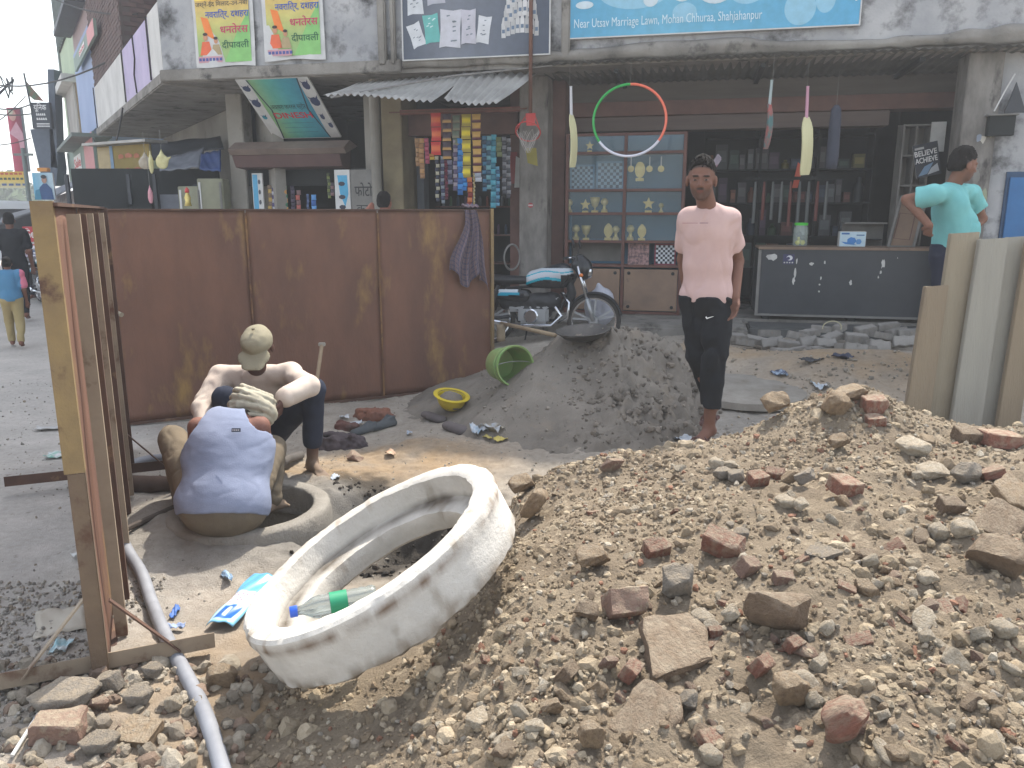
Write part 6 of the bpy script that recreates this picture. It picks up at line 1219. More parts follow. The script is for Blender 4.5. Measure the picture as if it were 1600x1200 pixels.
# ------------------------------------------------------------------ people
def N3(v): v = np.array(v, float); return v/np.linalg.norm(v)
m_skin = mat('skin', (1, 1, 1), attr='Col', rough=.68, bump=.3, bscale=120, spec=.22)
def cloth_mat(name, c, c2=None, sc=5, **k): return mat(name, c, c2=c2 or tuple(v*.82 for v in c), scale=sc, rough=.9, bump=.25, bscale=160, spec=.2, **k)
def hand(S, w, d, pn, side, curl=.5, sc=1.0):
    w, d, pn = np.array(w, float), N3(d), N3(pn); lat = np.cross(d, pn)*side
    for o in (-.022, 0, .022): S.cap(w+d*.012*sc+lat*o*.6*sc, w+d*.082*sc+lat*o*sc, .0145*sc, .0135*sc, k=.012)
    for i, (o, L) in enumerate(zip((-.030, -.010, .010, .029), (.066, .076, .072, .056))):
        b = w+d*.082*sc+lat*o*sc; a = curl*.7; d1 = d*math.cos(a)+pn*math.sin(a); d2 = d*math.cos(a+curl*1.1)+pn*math.sin(a+curl*1.1)
        m = b+d1*L*.5*sc; S.cap(b, m, .0088*sc, .0082*sc, k=.004); S.cap(m, m+d2*L*.5*sc, .0082*sc, .0066*sc, k=.004)
    tb = w+d*.025*sc+lat*-.026*sc; t1 = tb+(d*.7-lat*.55+pn*.35)*.04*sc; S.cap(tb, t1, .0125*sc, .010*sc, k=.008); S.cap(t1, t1+(d*.85-lat*.15+pn*.45)*.032*sc, .0098*sc, .0075*sc, k=.004)
def head(S, c, f, u, sc=1.0, face=True, hs=None):
    c, f, u = np.array(c, float), N3(f), N3(u); u = N3(u-f*(u@f)); r = np.cross(f, u); M = np.stack([r, f, u], 1); L = lambda x, y, z: c+(r*x+f*y+u*z)*sc
    S.ell(L(0, -.012, .035), np.array((.076, .096, .085))*sc, M, .01); S.ell(L(0, .022, -.03), np.array((.060, .070, .082))*sc, M, .02)
    S.ell(L(0, .052, -.088), np.array((.030, .030, .024))*sc, M, .02)
    for s in (-1, 1):
        S.ell(L(s*.080, -.008, -.008), np.array((.011, .020, .032))*sc, M, .008)
        S.ell(L(s*.040, .058, -.022), np.array((.022, .02, .02))*sc, M, .015)
    if face:
        for s in (-1, 1): S.cap(L(s*.012, .086, .024), L(s*.046, .074, .024), .009*sc, .008*sc, k=.01)
        S.cap(L(0, .086, .014), L(0, .104, -.024), .0085*sc, .0135*sc, k=.008)
        for s in (-1, 1):
            S.ell(L(s*.012, .096, -.030), np.array((.0085, .009, .008))*sc, M, .006)
            S.ell(L(s*.031, .098, .003), np.array((.018, .017, .012))*sc, M, .010, 's'); S.ell(L(s*.031, .074, .003), np.array((.0145,)*3)*sc, M, .003)
        S.cap(L(-.020, .082, -.056), L(.020, .082, -.056), .0075*sc, k=.006); S.cap(L(-.017, .080, -.066), L(.017, .080, -.066), .008*sc, k=.005)
    return L, (c, r, f, u, sc)
def skin_col(V, tone, H=None, beard=0.0, dust=None):
    V = V.astype(float); col = np.tile(np.array(tone, float), (len(V), 1)); col *= (1+.07*fbm(V[:, 0]*14, V[:, 1]*14, V[:, 2]*14, 2, 9))[:, None]
    if H:
        c, r, f, u, sc = H; q = (V-c)/sc; x, y, z = q@r, q@f, q@u
        def paint(w, cc): w = np.clip(w, 0, 1)[:, None]; col[:] = col*(1-w)+np.array(cc)*w
        fr = y > .03
        paint(.9*sst(z-.62*np.maximum(y, 0)-.9*np.minimum(y, 0), .018, .036)*(z > -.02)+.85*sst(-y, .0, .03)*sst(z, -.07, -.03)*(np.abs(x) < .079), (.03, .024, .022))
        dist = lambda a, b, cc, ra: 1-np.sqrt(((x-a)/ra[0])**2+((y-b)/ra[1])**2+((z-cc)/ra[2])**2)
        if beard: paint(beard*sst(-z, .035, .06)*sst(y, -.01, .02)*sst(.14+z, -.02, .0)*(np.abs(x) < .075), (.035, .026, .022)); paint(beard*1.2*4*dist(0, .09, -.046, (.026, .03, .009)), (.03, .022, .02))
        paint(4*dist(0, .088, -.060, (.021, .03, .010)), (tone[0]*.85, tone[1]*.55, tone[2]*.55))
        for s in (-1, 1):
            paint(5*dist(s*.031, .086, .003, (.0125, .022, .0042)), (.20, .17, .155)); paint(8*dist(s*.031, .088, .003, (.0065, .02, .0062)), (.012, .008, .007))
            paint(4*dist(s*.030, .088, .024, (.022, .03, .007)), (.02, .015, .013))
    if dust is not None: w = dust(V)[:, None]; col = col*(1-w)+np.array(srgb(150, 135, 115))*w
    return col
def P_(px, py, Y): return np.array(at(px, py, Y))
def limbs(S, J, g=0.0, parts=('torso', 'arms', 'legs'), sc=1.0, k=.03, arm=1.0, sleeve=1.0, leg=1.0, belly=0.0, fw=None, thk=1.0):
    """g: how far the cloth stands off the body; arm/leg: how far along the limbs it reaches"""
    if 'torso' in parts:
        up = N3(J['neck']-J['pelvis']); ac = N3(J['shR']-J['shL']); fd = np.cross(up, ac); fd = N3(fd if fw is None else fw); ac = N3(np.cross(fd, up))
        mid = J['pelvis']*.5+J['chest']*.5; M = np.stack([ac, np.cross(up, ac), up], 1)
        S.ell(J['pelvis'], np.array((.158, .115, .12))*sc*thk+g, M, k); S.ell(mid, np.array((.140, .098, .17))*sc*thk+g, M, k+.03)
        S.ell(J['chest'], np.array((.158, .105, .16))*sc*thk+g, M, k+.02)
        if belly: S.ell(mid+fd*belly*.6-up*.02, np.array((.13, .12, .15))*sc+g, M, .06)
        for s in ('L', 'R'): S.cap(J['neck']-up*.035, J['sh'+s], .045*sc+g*.8, .052*sc+g, k=k+.01)
    if 'arms' in parts:
        for s in ('L', 'R'):
            if 'el'+s not in J: continue
            a, b = J['sh'+s], J['el'+s]; t = min(1, arm); S.cap(a, a+(b-a)*t, .051*sc+g, (.051-.012*t)*sc+g*sleeve, k=k)
            if arm > 1: c = J['wr'+s]; t = min(1, arm-1); S.cap(b, b+(c-b)*t, .040*sc+g*sleeve, (.040-.013*t)*sc+g*sleeve, k=.012)
    if 'legs' in parts:
        for s in ('L', 'R'):
            if 'kn'+s not in J: continue
            a, b, c = J['hip'+s], J['kn'+s], J['an'+s]; S.cap(a, b, .080*sc+g, .054*sc+g, k=min(k, .016)); t = min(1, leg); S.cap(b, b+(c-b)*t, .054*sc+g, (.054-.018*t)*sc+g, k=.015)
            if g < .012: S.ell(b+(c-b)*.3+N3(b-c)*0, np.array((.05, .055, .1))*sc, None, .03)
def foot(S, an, toe, sc=1.0):
    d = N3(toe-an); heel = an-d*.04+np.array((0, 0, -.045))*sc; ball = an+(toe-an)*.65; lat = np.cross(N3(toe-heel), (0, 0, 1.))
    S.cap(an, heel, .034*sc, .030*sc, k=.02); S.cap(an+np.array((0, 0, -.01)), ball, .034*sc, .020*sc, k=.02); S.cap(heel, ball, .028*sc, .024*sc, k=.02)
    for i, o in enumerate((-.032, -.015, 0, .015, .029)): b = ball+lat*o*sc*.8; S.cap(b, toe+lat*o*sc-d*abs(i-1)*.006*sc, .012*sc, .009*sc+.002*(i == 0), k=.008)
def bbox(J, m=.2):
    A = np.array(list(J.values())); return A.min(0)-m, A.max(0)+m
def mkperson(root, label, J, tone, head_d, h=.0065, hands=(), feet=(), beard=0, dust=None, sc=1.0, grp=None, body_kw={}, face=True, rsh=None):
    t = empty('person', root, label, 'person', grp); rt = np.array(t.location)
    Jr = {k: v-rt for k, v in J.items()}; lo, hi = bbox(Jr); S = SDF(lo, hi, h)
    limbs(S, Jr, -.012, ('torso', 'legs'), sc=sc, leg=.7, **body_kw); limbs(S, Jr, 0, ('arms',), sc=sc, arm=2)
    for s_ in ('L', 'R'):
        if 'kn'+s_ in Jr: S.cap(Jr['kn'+s_], Jr['an'+s_], .048*sc, .034*sc, k=.015)
    L, H = head(S, Jr['head'], head_d[0], head_d[1], sc, face)
    S.cap(Jr['neck'], Jr['head']+N3(Jr['neck']-Jr['head'])*.04, .056*sc, .052*sc, k=.02)
    for (w, d, pn, side, curl) in hands: hand(S, Jr[w], d, pn, side, curl, sc)
    for a, b in feet: foot(S, Jr[a], Jr[b], sc)
    S.build('body', m_skin, t, lambda V: skin_col(V, tone, H, beard, dust)); return t, Jr, lo, hi, H, L
def garment(name, t, J, lo, hi, h, g, m, kw, cuts=(), subs=(), nz=(.006, 9, 3), adds=(), col=None, limbcuts=(), cr=(.014, 6, (1.1, 1, .7))):
    """torso first and its cuts, then arms or legs with theirs, then joined"""
    kw = dict(kw); parts = kw.pop('parts'); lim = [q for q in parts if q != 'torso']; S = SDF(lo, hi, h)
    if 'torso' in parts: limbs(S, J, g, parts=('torso',), **kw)
    for c in subs: S.ell(c[0], c[1], None, .012, 's')
    for c in cuts: S.plane(*c)
    if lim:
        A = SDF(lo, hi, h); limbs(A, J, g, parts=tuple(lim), **kw)
        for c in limbcuts: A.plane(*c)
        a, b = S.D, A.D; k = .03; q = np.clip(.5+.5*(a-b)/k, 0, 1); S.D = (a*(1-q)+b*q-k*q*(1-q)).astype(np.float32)
    if nz: S.noise(nz[0], nz[1], nz[2], 3, nz[3] if len(nz) > 3 else (1, 1, .6))
    if cr: S.crease(cr[0], cr[1], 7+len(name), cr[2])
    return S.build(name, m, t, col)
def endcut(J, a, b, f):
    p = J[a]+(J[b]-J[a])*f; n = J[b]-J[a]; g = .2 if a[:2] == 'sh' else .13; return (p, n, .003, np.minimum(p, J[b])-g, np.maximum(p, J[b])+g)
def hair(t, H, lo, hi, m, h=.0055, top=.012, back=.0, fr=.045, side=-.01, seed=0, amp=.004):
    c, r, f, u, sc = H; S = SDF(c-.2, c+.2, h); M = np.stack([r, f, u], 1); L = lambda x, y, z: c+(r*x+f*y+u*z)*sc
    S.ell(L(0, -.014, .046), np.array((.0775, .0975, .080+top))*sc, M, .01); S.ell(L(0, -.045, .0), np.array((.074, .066, .085))*sc, M, .02)
    S.noise(amp, 55, seed, 2); S.crease(.006, 30, 3, (1, 1, .5), .3); nf = N3(f*.80-u*.55); S.plane(L(0, .062, fr-.005), f*.75-u*.66, .01, *(c-.2, c+.2)); S.plane(L(0, 0, -.055+back), -u, .006, c-.2, c+.2)
    if h < .007:   # short tufts so that the outline is not smooth
        rg = np.random.default_rng(seed+3)
        for _ in range(150):
            a = rg.uniform(-PI, PI); q = rg.uniform(0, 1)**.7; x, y = .072*q*math.cos(a), -.014+.092*q*math.sin(a); z = .044+(.080+top)*math.sqrt(max(0, 1-q*q))*.97
            if z-.62*max(y, 0) < fr-.055: continue
            S.cap(L(x, y, z-.006), L(x*1.06+rg.uniform(-.006, .006), y+.010+rg.uniform(-.008, .008), z+rg.uniform(.003, .013)), .006, .003, k=.004)
    S.build('hair', m, t)
m_hair = mat('black_hair', srgb(18, 15, 15), c2=srgb(30, 26, 24), scale=60, rough=.85, bump=1.0, bscale=220, spec=.15)
T1 = srgb(114, 82, 69); T2 = srgb(90, 64, 56); T3 = srgb(116, 80, 66)
# --- standing man in pink
Y0 = 4.78
J = dict(head=P_(1096, 281, 4.72), neck=P_(1105, 326, 4.80), chest=P_(1108, 366, 4.82), pelvis=P_(1104, 462, 4.82), shL=P_(1139, 346, 4.80), shR=P_(1078, 344, 4.86), elL=P_(1152, 408, 4.90), elR=P_(1068, 405, 5.02), wrL=P_(1149, 464, 4.74), wrR=P_(1072, 450, 5.08),
         hipL=P_(1123, 476, 4.80), hipR=P_(1086, 476, 4.86), knL=P_(1116, 553, 4.72), knR=P_(1092, 552, 4.84), anL=P_(1109, 645, 4.74), anR=P_(1116, 630, 5.02), toL=P_(1086, 675, 4.60), toR=P_(1107, 655, 4.90))
J['toL'][2] = .25; J['anL'][2] = .33
root = (1.2, 4.74, .235)
t, Jr, lo, hi, H, L = mkperson(root, 'man in pale pink shirt and black joggers standing on the sand, facing the camera', J, T1, ((-.28, -1, -.08), (0.02, 0, 1)), .006, (('wrL', (-.15, -.25, -1), (-.8, -.5, 0), 1, .55), ('wrR', (.1, 0, -1), (.6, -.6, 0), -1, .6)), (('anL', 'toL'), ('anR', 'toR')), beard=.55)
m_pink = cloth_mat('pink_cotton', srgb(196, 168, 162), srgb(184, 156, 151))
garment('shirt', t, Jr, lo, hi, .0065, .016, m_pink, dict(parts=('torso', 'arms'), arm=.72, sleeve=1.25, thk=.92), cuts=(((0, 0, Jr['pelvis'][2]-.052), (-.15, 0, -1), .004), (Jr['neck']+np.array((0, 0, .028)), (-.05, -.35, 1), .004, Jr['neck']-.085, Jr['neck']+.12),
    ), limbcuts=(endcut(Jr, 'shL', 'elL', .68), endcut(Jr, 'shR', 'elR', .68)), nz=(.011, 5.5, 3, (1.2, 1, .6)))
m_blk2 = cloth_mat('black_jersey', srgb(34, 36, 40), srgb(26, 28, 32))
garment('joggers', t, Jr, lo, hi, .0065, .018, m_blk2, dict(parts=('torso', 'legs'), leg=.78, thk=.93), cuts=(((0, 0, Jr['pelvis'][2]-.005), (0, 0, 1), .004),), limbcuts=(endcut(Jr, 'knL', 'anL', .70), endcut(Jr, 'knR', 'anR', .70)), nz=(.010, 8, 5, (1, 1, 1.3)))
hair(t, H, lo, hi, m_hair, .006, .014, .045, .086)
p = Print(0, .001); p.rect(-.10, 0, -.01, .003, srgb(150, 110, 116)); p.rect(.0, 0, .05, .004, srgb(120, 90, 104)); sp = P_(1093, 349, 4.67)-np.array(root); p.build('chest_print', t, tuple(sp))
sw = Print(0, .001); sw.poly([(-.03, .004), (-.022, -.006), (.035, .016), (-.02, .002), (-.026, .012)], (.8, .8, .8)); sw.build('leg_logo', t, tuple(P_(1110, 497, 4.695)-np.array(root)))
m_sand1 = mat('maroon_rubber', srgb(96, 66, 62), rough=.6)
for s in ('L', 'R'):
    a, b = Jr['an'+s], Jr['to'+s]; d = N3(np.array((b[0]-a[0], b[1]-a[1], 0))); heel = a-d*.05; z0 = .0 if s == 'L' else b[2]-.03
    so = MB(); lat = np.array((-d[1], d[0], 0)); pts = []
    for q, w_ in ((-.045, .03), (-.02, .038), (.05, .036), (.14, .048), (.19, .046), (.225, .03)): pts.append((a+d*q, w_))
    ring_ = [tuple(np.array((c[0], c[1], z0))+lat*w_) for c, w_ in pts]+[tuple(np.array((c[0], c[1], z0))-lat*w_) for c, w_ in pts[::-1]]
    sn = so.prism(ring_, (0, 0, .02)).build('sandal', m_sand1, t, bevel=.004)
    for q in (.10, .15): MB().tube([np.array((a[0], a[1], z0+.02))+d*q+lat*.045*math.cos(w_)+np.array((0, 0, .045*math.sin(w_))) for w_ in np.linspace(0, PI, 8)], .006, 6).build('strap', m_sand1, sn)
# --- man in turquoise behind the planks
Y0 = 6.2
J = dict(head=P_(1505, 258, 6.16), neck=P_(1489, 292, 6.20), chest=P_(1486, 325, 6.22), pelvis=P_(1485, 388, 6.25), shR=P_(1459, 304, 6.04), shL=P_(1517, 304, 6.36), elR=P_(1417, 312, 6.14), wrR=P_(1452, 352, 5.98), elL=P_(1534, 342, 6.44), wrL=P_(1515, 362, 6.38),
         hipR=P_(1474, 402, 6.18), hipL=P_(1496, 402, 6.32), knR=P_(1474, 478, 6.14), knL=P_(1498, 478, 6.32), anR=P_(1470, 560, 6.22), anL=P_(1496, 560, 6.38))
J['toR'] = J['anR']+np.array((.18, -.05, -.06)); J['toL'] = J['anL']+np.array((.18, -.03, -.06))
root = (3.38, 6.22, .42)
t, Jr, lo, hi, H, L = mkperson(root, 'man in turquoise shirt with a hand on his hip, looking aside behind the planks', J, srgb(124, 88, 72), ((.95, .1, -.18), (.1, 0, 1)), .0065, (('wrR', (.2, .5, -.6), (.5, .5, .2), 1, .9), ('wrL', (-.8, 0, -.3), (0, -1, 0), -1, .5)), (('anR', 'toR'), ('anL', 'toL')), beard=.3)
m_turq = cloth_mat('turquoise_cotton', srgb(122, 186, 184), srgb(108, 172, 172))
garment('shirt', t, Jr, lo, hi, .0065, .02, m_turq, dict(parts=('torso', 'arms'), arm=.62, sleeve=1.7, belly=.10, fw=(.80, -.25, 0), thk=1.0), cuts=(((0, 0, Jr['pelvis'][2]-.03), (0, 0, -1), .004), (Jr['neck']+np.array((0, 0, .02)), (.1, 0, 1), .004, Jr['neck']-.08, Jr['neck']+.12),
   ), limbcuts=(endcut(Jr, 'shR', 'elR', .6), endcut(Jr, 'shL', 'elL', .6)), nz=(.008, 6, 13, (1, 1, .8)))
m_navy = cloth_mat('navy_trousers', srgb(38, 44, 62), srgb(30, 34, 50))
garment('trousers', t, Jr, lo, hi, .008, .015, m_navy, dict(parts=('torso', 'legs'), leg=.95), cuts=(((0, 0, Jr['pelvis'][2]+.03), (0, 0, 1), .004),), nz=(.006, 8, 5, (1, 1, 1)))
hair(t, H, lo, hi, m_hair, .006, .014, .0, .066)
# --- man in cap squatting behind the manhole
J = dict(head=P_(403, 544, 4.52), neck=P_(401, 578, 4.70), chest=P_(400, 610, 4.80), pelvis=P_(398, 668, 4.95), shL=P_(455, 585, 4.74), shR=P_(346, 587, 4.72), elL=P_(482, 602, 4.48), wrL=P_(441, 624, 4.30), elR=P_(314, 640, 4.50), wrR=P_(330, 705, 4.26),
         hipL=P_(430, 672, 4.90), hipR=P_(366, 672, 4.90), knL=P_(490, 610, 4.58), knR=P_(352, 622, 4.50), anL=P_(488, 722, 4.72), anR=P_(350, 720, 4.62))
J['toL'] = P_(506, 748, 4.56); J['toR'] = P_(352, 740, 4.45); J['toL'][2] = max(J['toL'][2], .06); root = (-1.35, 4.75, .03)
t, Jr, lo, hi, H, L = mkperson(root, 'man in pale long sleeved shirt and khaki cap squatting behind the manhole', J, T2, ((.06, -.82, -.56), (.03, -.56, .82)), .0065, (('wrL', (-.25, -.2, -1), (-.9, 0, .2), 1, .5), ('wrR', (.3, -.4, -1), (.6, 0, 0), -1, .6)), (('anL', 'toL'), ('anR', 'toR')), dust=lambda V: .5*sst(.22-V[:, 2], 0, .15))
m_cream = cloth_mat('cream_pink_shirt', srgb(208, 195, 182), srgb(188, 172, 160))
garment('shirt', t, Jr, lo, hi, .0065, .015, m_cream, dict(parts=('torso', 'arms'), arm=1.85, sleeve=1.6), cr=(.008, 8, (1, 1, .7)), cuts=((Jr['pelvis']+N3(Jr['neck']-Jr['pelvis'])*.02, Jr['pelvis']-Jr['neck'], .004), (Jr['neck']+np.array((0, -.045, .0)), (0, -.75, .7), .004, Jr['neck']-.09, Jr['neck']+.14)), nz=(.0085, 7, 23, (1, 1, 1)))
m_nv2 = cloth_mat('dark_navy_jeans', srgb(48, 54, 70), srgb(38, 42, 56))
garment('trousers', t, Jr, lo, hi, .0065, .014, m_nv2, dict(parts=('torso', 'legs'), leg=.80), cuts=((Jr['pelvis']+N3(Jr['neck']-Jr['pelvis'])*.08, Jr['neck']-Jr['pelvis'], .004),), limbcuts=(endcut(Jr, 'knL', 'anL', .74), endcut(Jr, 'knR', 'anR', .74)), nz=(.007, 8, 5, (1, 1, 1)))
c, r, f, u, sc_ = H; cp = SDF(c-.22, c+.22, .006); M = np.stack([r, f, u], 1); Lh = lambda x, y, z: c+(r*x+f*y+u*z)
cp.ell(Lh(0, -.014, .046), (.090, .108, .078), M, .01); cp.ell(Lh(0, .03, .07), (.075, .06, .05), M, .03); cp.noise(.004, 16, 3, 2); cp.crease(.0025, 15, 4); cp.plane(Lh(0, 0, .030), -u, .004)
m_khaki = cloth_mat('khaki_cap_cloth', srgb(148, 141, 120), srgb(128, 122, 103))
cp.cap(Lh(-.040, .105, .030), Lh(.040, .105, .030), .052, .052, k=.003, flat=(u+f*.30, 7)); cp.cap(Lh(-.028, .15, .016), Lh(.028, .15, .016), .040, .040, k=.008, flat=(u+f*.35, 6)); cp.crease(.003, 13, 4); cap_o = cp.build('cap', m_khaki, t)
MB().lathe([(0, .012), (.008, .010), (.010, 0)], 10, Lh(0, -.012, .138), rot=tuple(Matrix(np.array(M).tolist()).to_euler())).build('cap_button', m_khaki, cap_o)
hair(t, H, lo, hi, m_hair, .007, -.012, .03, .02)
# --- man in grey blue vest squatting with his back to the camera
J = dict(head=P_(396, 648, 4.06), neck=P_(369, 656, 3.92), chest=P_(358, 700, 3.80), pelvis=P_(349, 788, 3.64), shL=P_(310, 668, 3.86), shR=P_(406, 666, 3.94), elL=P_(304, 722, 4.24), elR=P_(420, 730, 4.26), wrL=P_(330, 770, 4.32), wrR=P_(395, 770, 4.34),
         hipL=P_(320, 796, 3.68), hipR=P_(380, 796, 3.70), knL=P_(270, 686, 4.06), knR=P_(426, 700, 4.20), anL=P_(290, 790, 3.98), anR=P_(424, 782, 4.08))
J['toL'] = P_(228, 800, 4.06); J['toR'] = P_(448, 790, 4.2); root = (-1.45, 3.85, .1)
t, Jr, lo, hi, H, L = mkperson(root, 'man in blue grey vest and pale head scarf squatting with his back turned', J, srgb(124, 88, 76), ((.55, .75, -.45), (.1, .35, .95)), .0065, (('wrL', (.4, .4, -.8), (.6, -.4, 0), -1, .6), ('wrR', (-.3, .4, -.8), (-.7, 0, 0), 1, .6)), (('anL', 'toL'), ('anR', 'toR')), dust=lambda V: .75*sst(.25-V[:, 2], 0, .15), face=False)
m_vest = cloth_mat('grey_blue_vest', srgb(142, 150, 172), srgb(122, 130, 152))
up = N3(Jr['neck']-Jr['pelvis']); sL, sR = Jr['shL'], Jr['shR']
garment('vest', t, Jr, lo, hi, .0065, .024, m_vest, dict(parts=('torso',), thk=1.27), cr=(.0035, 8, (.5, 1, 1.6)), cuts=((Jr['pelvis']-up*.055, -up+np.array((0, 0, -.5)), .004), (Jr['neck']+up*.005, up+np.array((0, .35, 0)), .004, Jr['neck']-.10, Jr['neck']+.12)),
        subs=((sL+np.array((-.012, 0, .01)), (.095, .16, .175)), (sR+np.array((.018, 0, .01)), (.088, .16, .175)), (Jr['neck']+np.array((0, -.0, .075)), (.072, .09, .085))), nz=(.0045, 9, 33, (.6, .6, 1.6)))
m_olv = cloth_mat('dusty_olive_trousers', srgb(122, 110, 92), srgb(98, 90, 78), 3)
garment('trousers', t, Jr, lo, hi, .0065, .017, m_olv, dict(parts=('torso', 'legs'), leg=.93, thk=1.23), cr=(.006, 9, (1, 1, 1)), cuts=((Jr['pelvis']-up*.02, up+np.array((0, .2, .4)), .004),), nz=(.005, 9, 7, (1, 1, 1)))
c, r, f, u, sc_ = H; S = SDF(c-.24, c+.24, .0055); M = np.stack([r, f, u], 1); Lh = lambda x, y, z: c+(r*x+f*y+u*z)
S.ell(Lh(0, -.01, .045), (.102, .122, .088), M, .01)
for i in range(7): # wound folds
    z = -.03+.026*i; w_ = .108*math.cos((i-2.2)*.22); tl = .22+.12*math.sin(i*2.1); pts = [Lh(w_*math.cos(a), -.012+w_*1.14*math.sin(a), z+tl*w_*math.cos(a+i*.5)) for a in np.linspace(0, 2*PI, 15)]
    for a, b in zip(pts[:-1], pts[1:]): S.cap(a, b, .0135, k=.007)
S.noise(.003, 26, 4, 2); S.plane(Lh(0, 0, -.062), -u, .01); S.build('head_scarf', cloth_mat('pale_scarf_cloth', srgb(178, 172, 154), srgb(150, 144, 128), 9), t)
tl_ = Print(0, .001); tl_.rect(-.022, -.009, .022, .009, srgb(50, 56, 70)); [tl_.rect(-.018+.009*i, -.004, -.012+.009*i, .004, (.5, .5, .55), 1) for i in range(4)]
tl_.build('neck_tag', t, tuple(P_(369, 672, 3.68)-np.array(root)), rot=(-.35, 0, 0))
# --- far man, child, seated person, man behind the barricade
def simple_person(px_head, py_head, Yc, zf, hgt, label, tone, m_top, m_bot, head_d, stride=.12, h=.012, arm_up=False, col=None):
    X = at(px_head, py_head, Yc).x; k = hgt/1.7; fx, fy = head_d[0], head_d[1]; rx, ry = fy, -fx
    W = lambda r_, f_, z: np.array((X+rx*r_*k+fx*f_*k, Yc+ry*r_*k+fy*f_*k, zf+z*k))
    J = dict(head=W(0, .02, 1.58), neck=W(0, 0, 1.44), chest=W(0, 0, 1.28), pelvis=W(0, 0, .95), shL=W(-.18, 0, 1.38), shR=W(.18, 0, 1.38), elL=W(-.23, -.04, 1.10), elR=W(.23, -.04, 1.10), wrL=W(-.24, .06, .86), wrR=W(.24, .06, .86),
             hipL=W(-.09, 0, .90), hipR=W(.09, 0, .90), knL=W(-.10, stride, .50), knR=W(.10, -stride*.3, .49), anL=W(-.09, stride*.9, .09), anR=W(.09, -stride*1.6, .12), toL=W(-.1, stride*.9+.15, .03), toR=W(.1, -stride*1.6+.14, .03))
    if arm_up: J['elL'] = W(-.42, .05, 1.30); J['wrL'] = W(-.20, .08, 1.56)
    t, Jr, lo, hi, H, L = mkperson(tuple(W(0, 0, 0)), label, J, tone, ((fx, fy, 0), (0, 0, 1)), h, (('wrL', (0, 0, -1), (fx, fy, 0), 1, .4), ('wrR', (0, 0, -1), (fx, fy, 0), -1, .4)), (('anL', 'toL'), ('anR', 'toR')), sc=k, face=False)
    garment('shirt', t, Jr, lo, hi, h, .016, m_top, dict(parts=('torso', 'arms'), arm=.7, sleeve=1.4, sc=k), cuts=(((0, 0, Jr['pelvis'][2]-.06*k), (0, 0, -1), .004), (Jr['neck']+np.array((0, 0, .02)), (0, 0, 1), .004, Jr['neck']-.08, Jr['neck']+.14)), nz=(.006, 8, 3), col=col)
    garment('trousers', t, Jr, lo, hi, h, .013, m_bot, dict(parts=('torso', 'legs'), leg=.9, sc=k), cuts=(((0, 0, Jr['pelvis'][2]-.02), (0, 0, 1), .004),), nz=(.006, 8, 3)); hair(t, H, lo, hi, m_hair, h*.8, .01, .0, .05); return t
simple_person(16, 362, 12.1, 0, 1.62, 'man in black shirt and trousers walking away down the street', T3, m_blk2, m_blk2, (-.45, .89, 0))
def kidcol(V): 
    c = np.tile(np.array(srgb(72, 122, 156)), (len(V), 1)); x = V[:, 0]*.89+V[:, 1]*.45; c[np.abs(x) > .125] = srgb(200, 110, 130); return c
simple_person(12, 425, 9.65, 0, 1.10, 'small child in blue shirt with pink sleeves and khaki trousers walking away', T3, mat('kid_shirt', (1, 1, 1), attr='Col', rough=.9), cloth_mat('khaki_trousers', srgb(160, 144, 104)), (-.45, .89, 0), .16, .009, col=kidcol)
simple_person(600, 322, 9.3, .2, 1.66, 'dark haired person in white shirt raising an arm behind the long barricade', srgb(150, 100, 84), cloth_mat('white_cotton', srgb(214, 214, 218)), m_navy, (.3, .95, 0), .05, .010, arm_up=True)
X = at(52, 450, 15.5); J = dict(head=np.array((X.x, 15.5, .92)), neck=np.array((X.x+.02, 15.5, .80)), chest=np.array((X.x+.03, 15.5, .66)), pelvis=np.array((X.x+.1, 15.5, .34)), shL=np.array((X.x-.14, 15.45, .74)), shR=np.array((X.x+.2, 15.55, .74)), elL=np.array((X.x-.2, 15.3, .5)), elR=np.array((X.x+.3, 15.35, .5)), wrL=np.array((X.x-.1, 15.1, .4)), wrR=np.array((X.x+.2, 15.1, .45)), hipL=np.array((X.x, 15.5, .3)), hipR=np.array((X.x+.2, 15.5, .3)), knL=np.array((X.x-.1, 15.1, .5)), knR=np.array((X.x+.25, 15.1, .5)), anL=np.array((X.x-.1, 15.05, .08)), anR=np.array((X.x+.25, 15.05, .08)), toL=np.array((X.x-.1, 14.9, .03)), toR=np.array((X.x+.25, 14.9, .03)))
t, Jr, lo, hi, H, L = mkperson((X.x, 15.5, 0), 'person in pale shirt squatting beside a parked motorcycle down the street', J, T3, ((0, -1, -.3), (0, -.3, 1)), .013, (), (('anL', 'toL'), ('anR', 'toR')), face=False)
garment('shirt', t, Jr, lo, hi, .013, .02, cloth_mat('pale_mauve_cotton', srgb(176, 166, 178)), dict(parts=('torso', 'arms'), arm=1.2), nz=(.008, 7, 3)); garment('trousers', t, Jr, lo, hi, .013, .015, cloth_mat('dark_grey_trousers', srgb(70, 70, 76)), dict(parts=('legs',), leg=.9), nz=None); hair(t, H, lo, hi, m_hair, .01, .01, .02, .05)
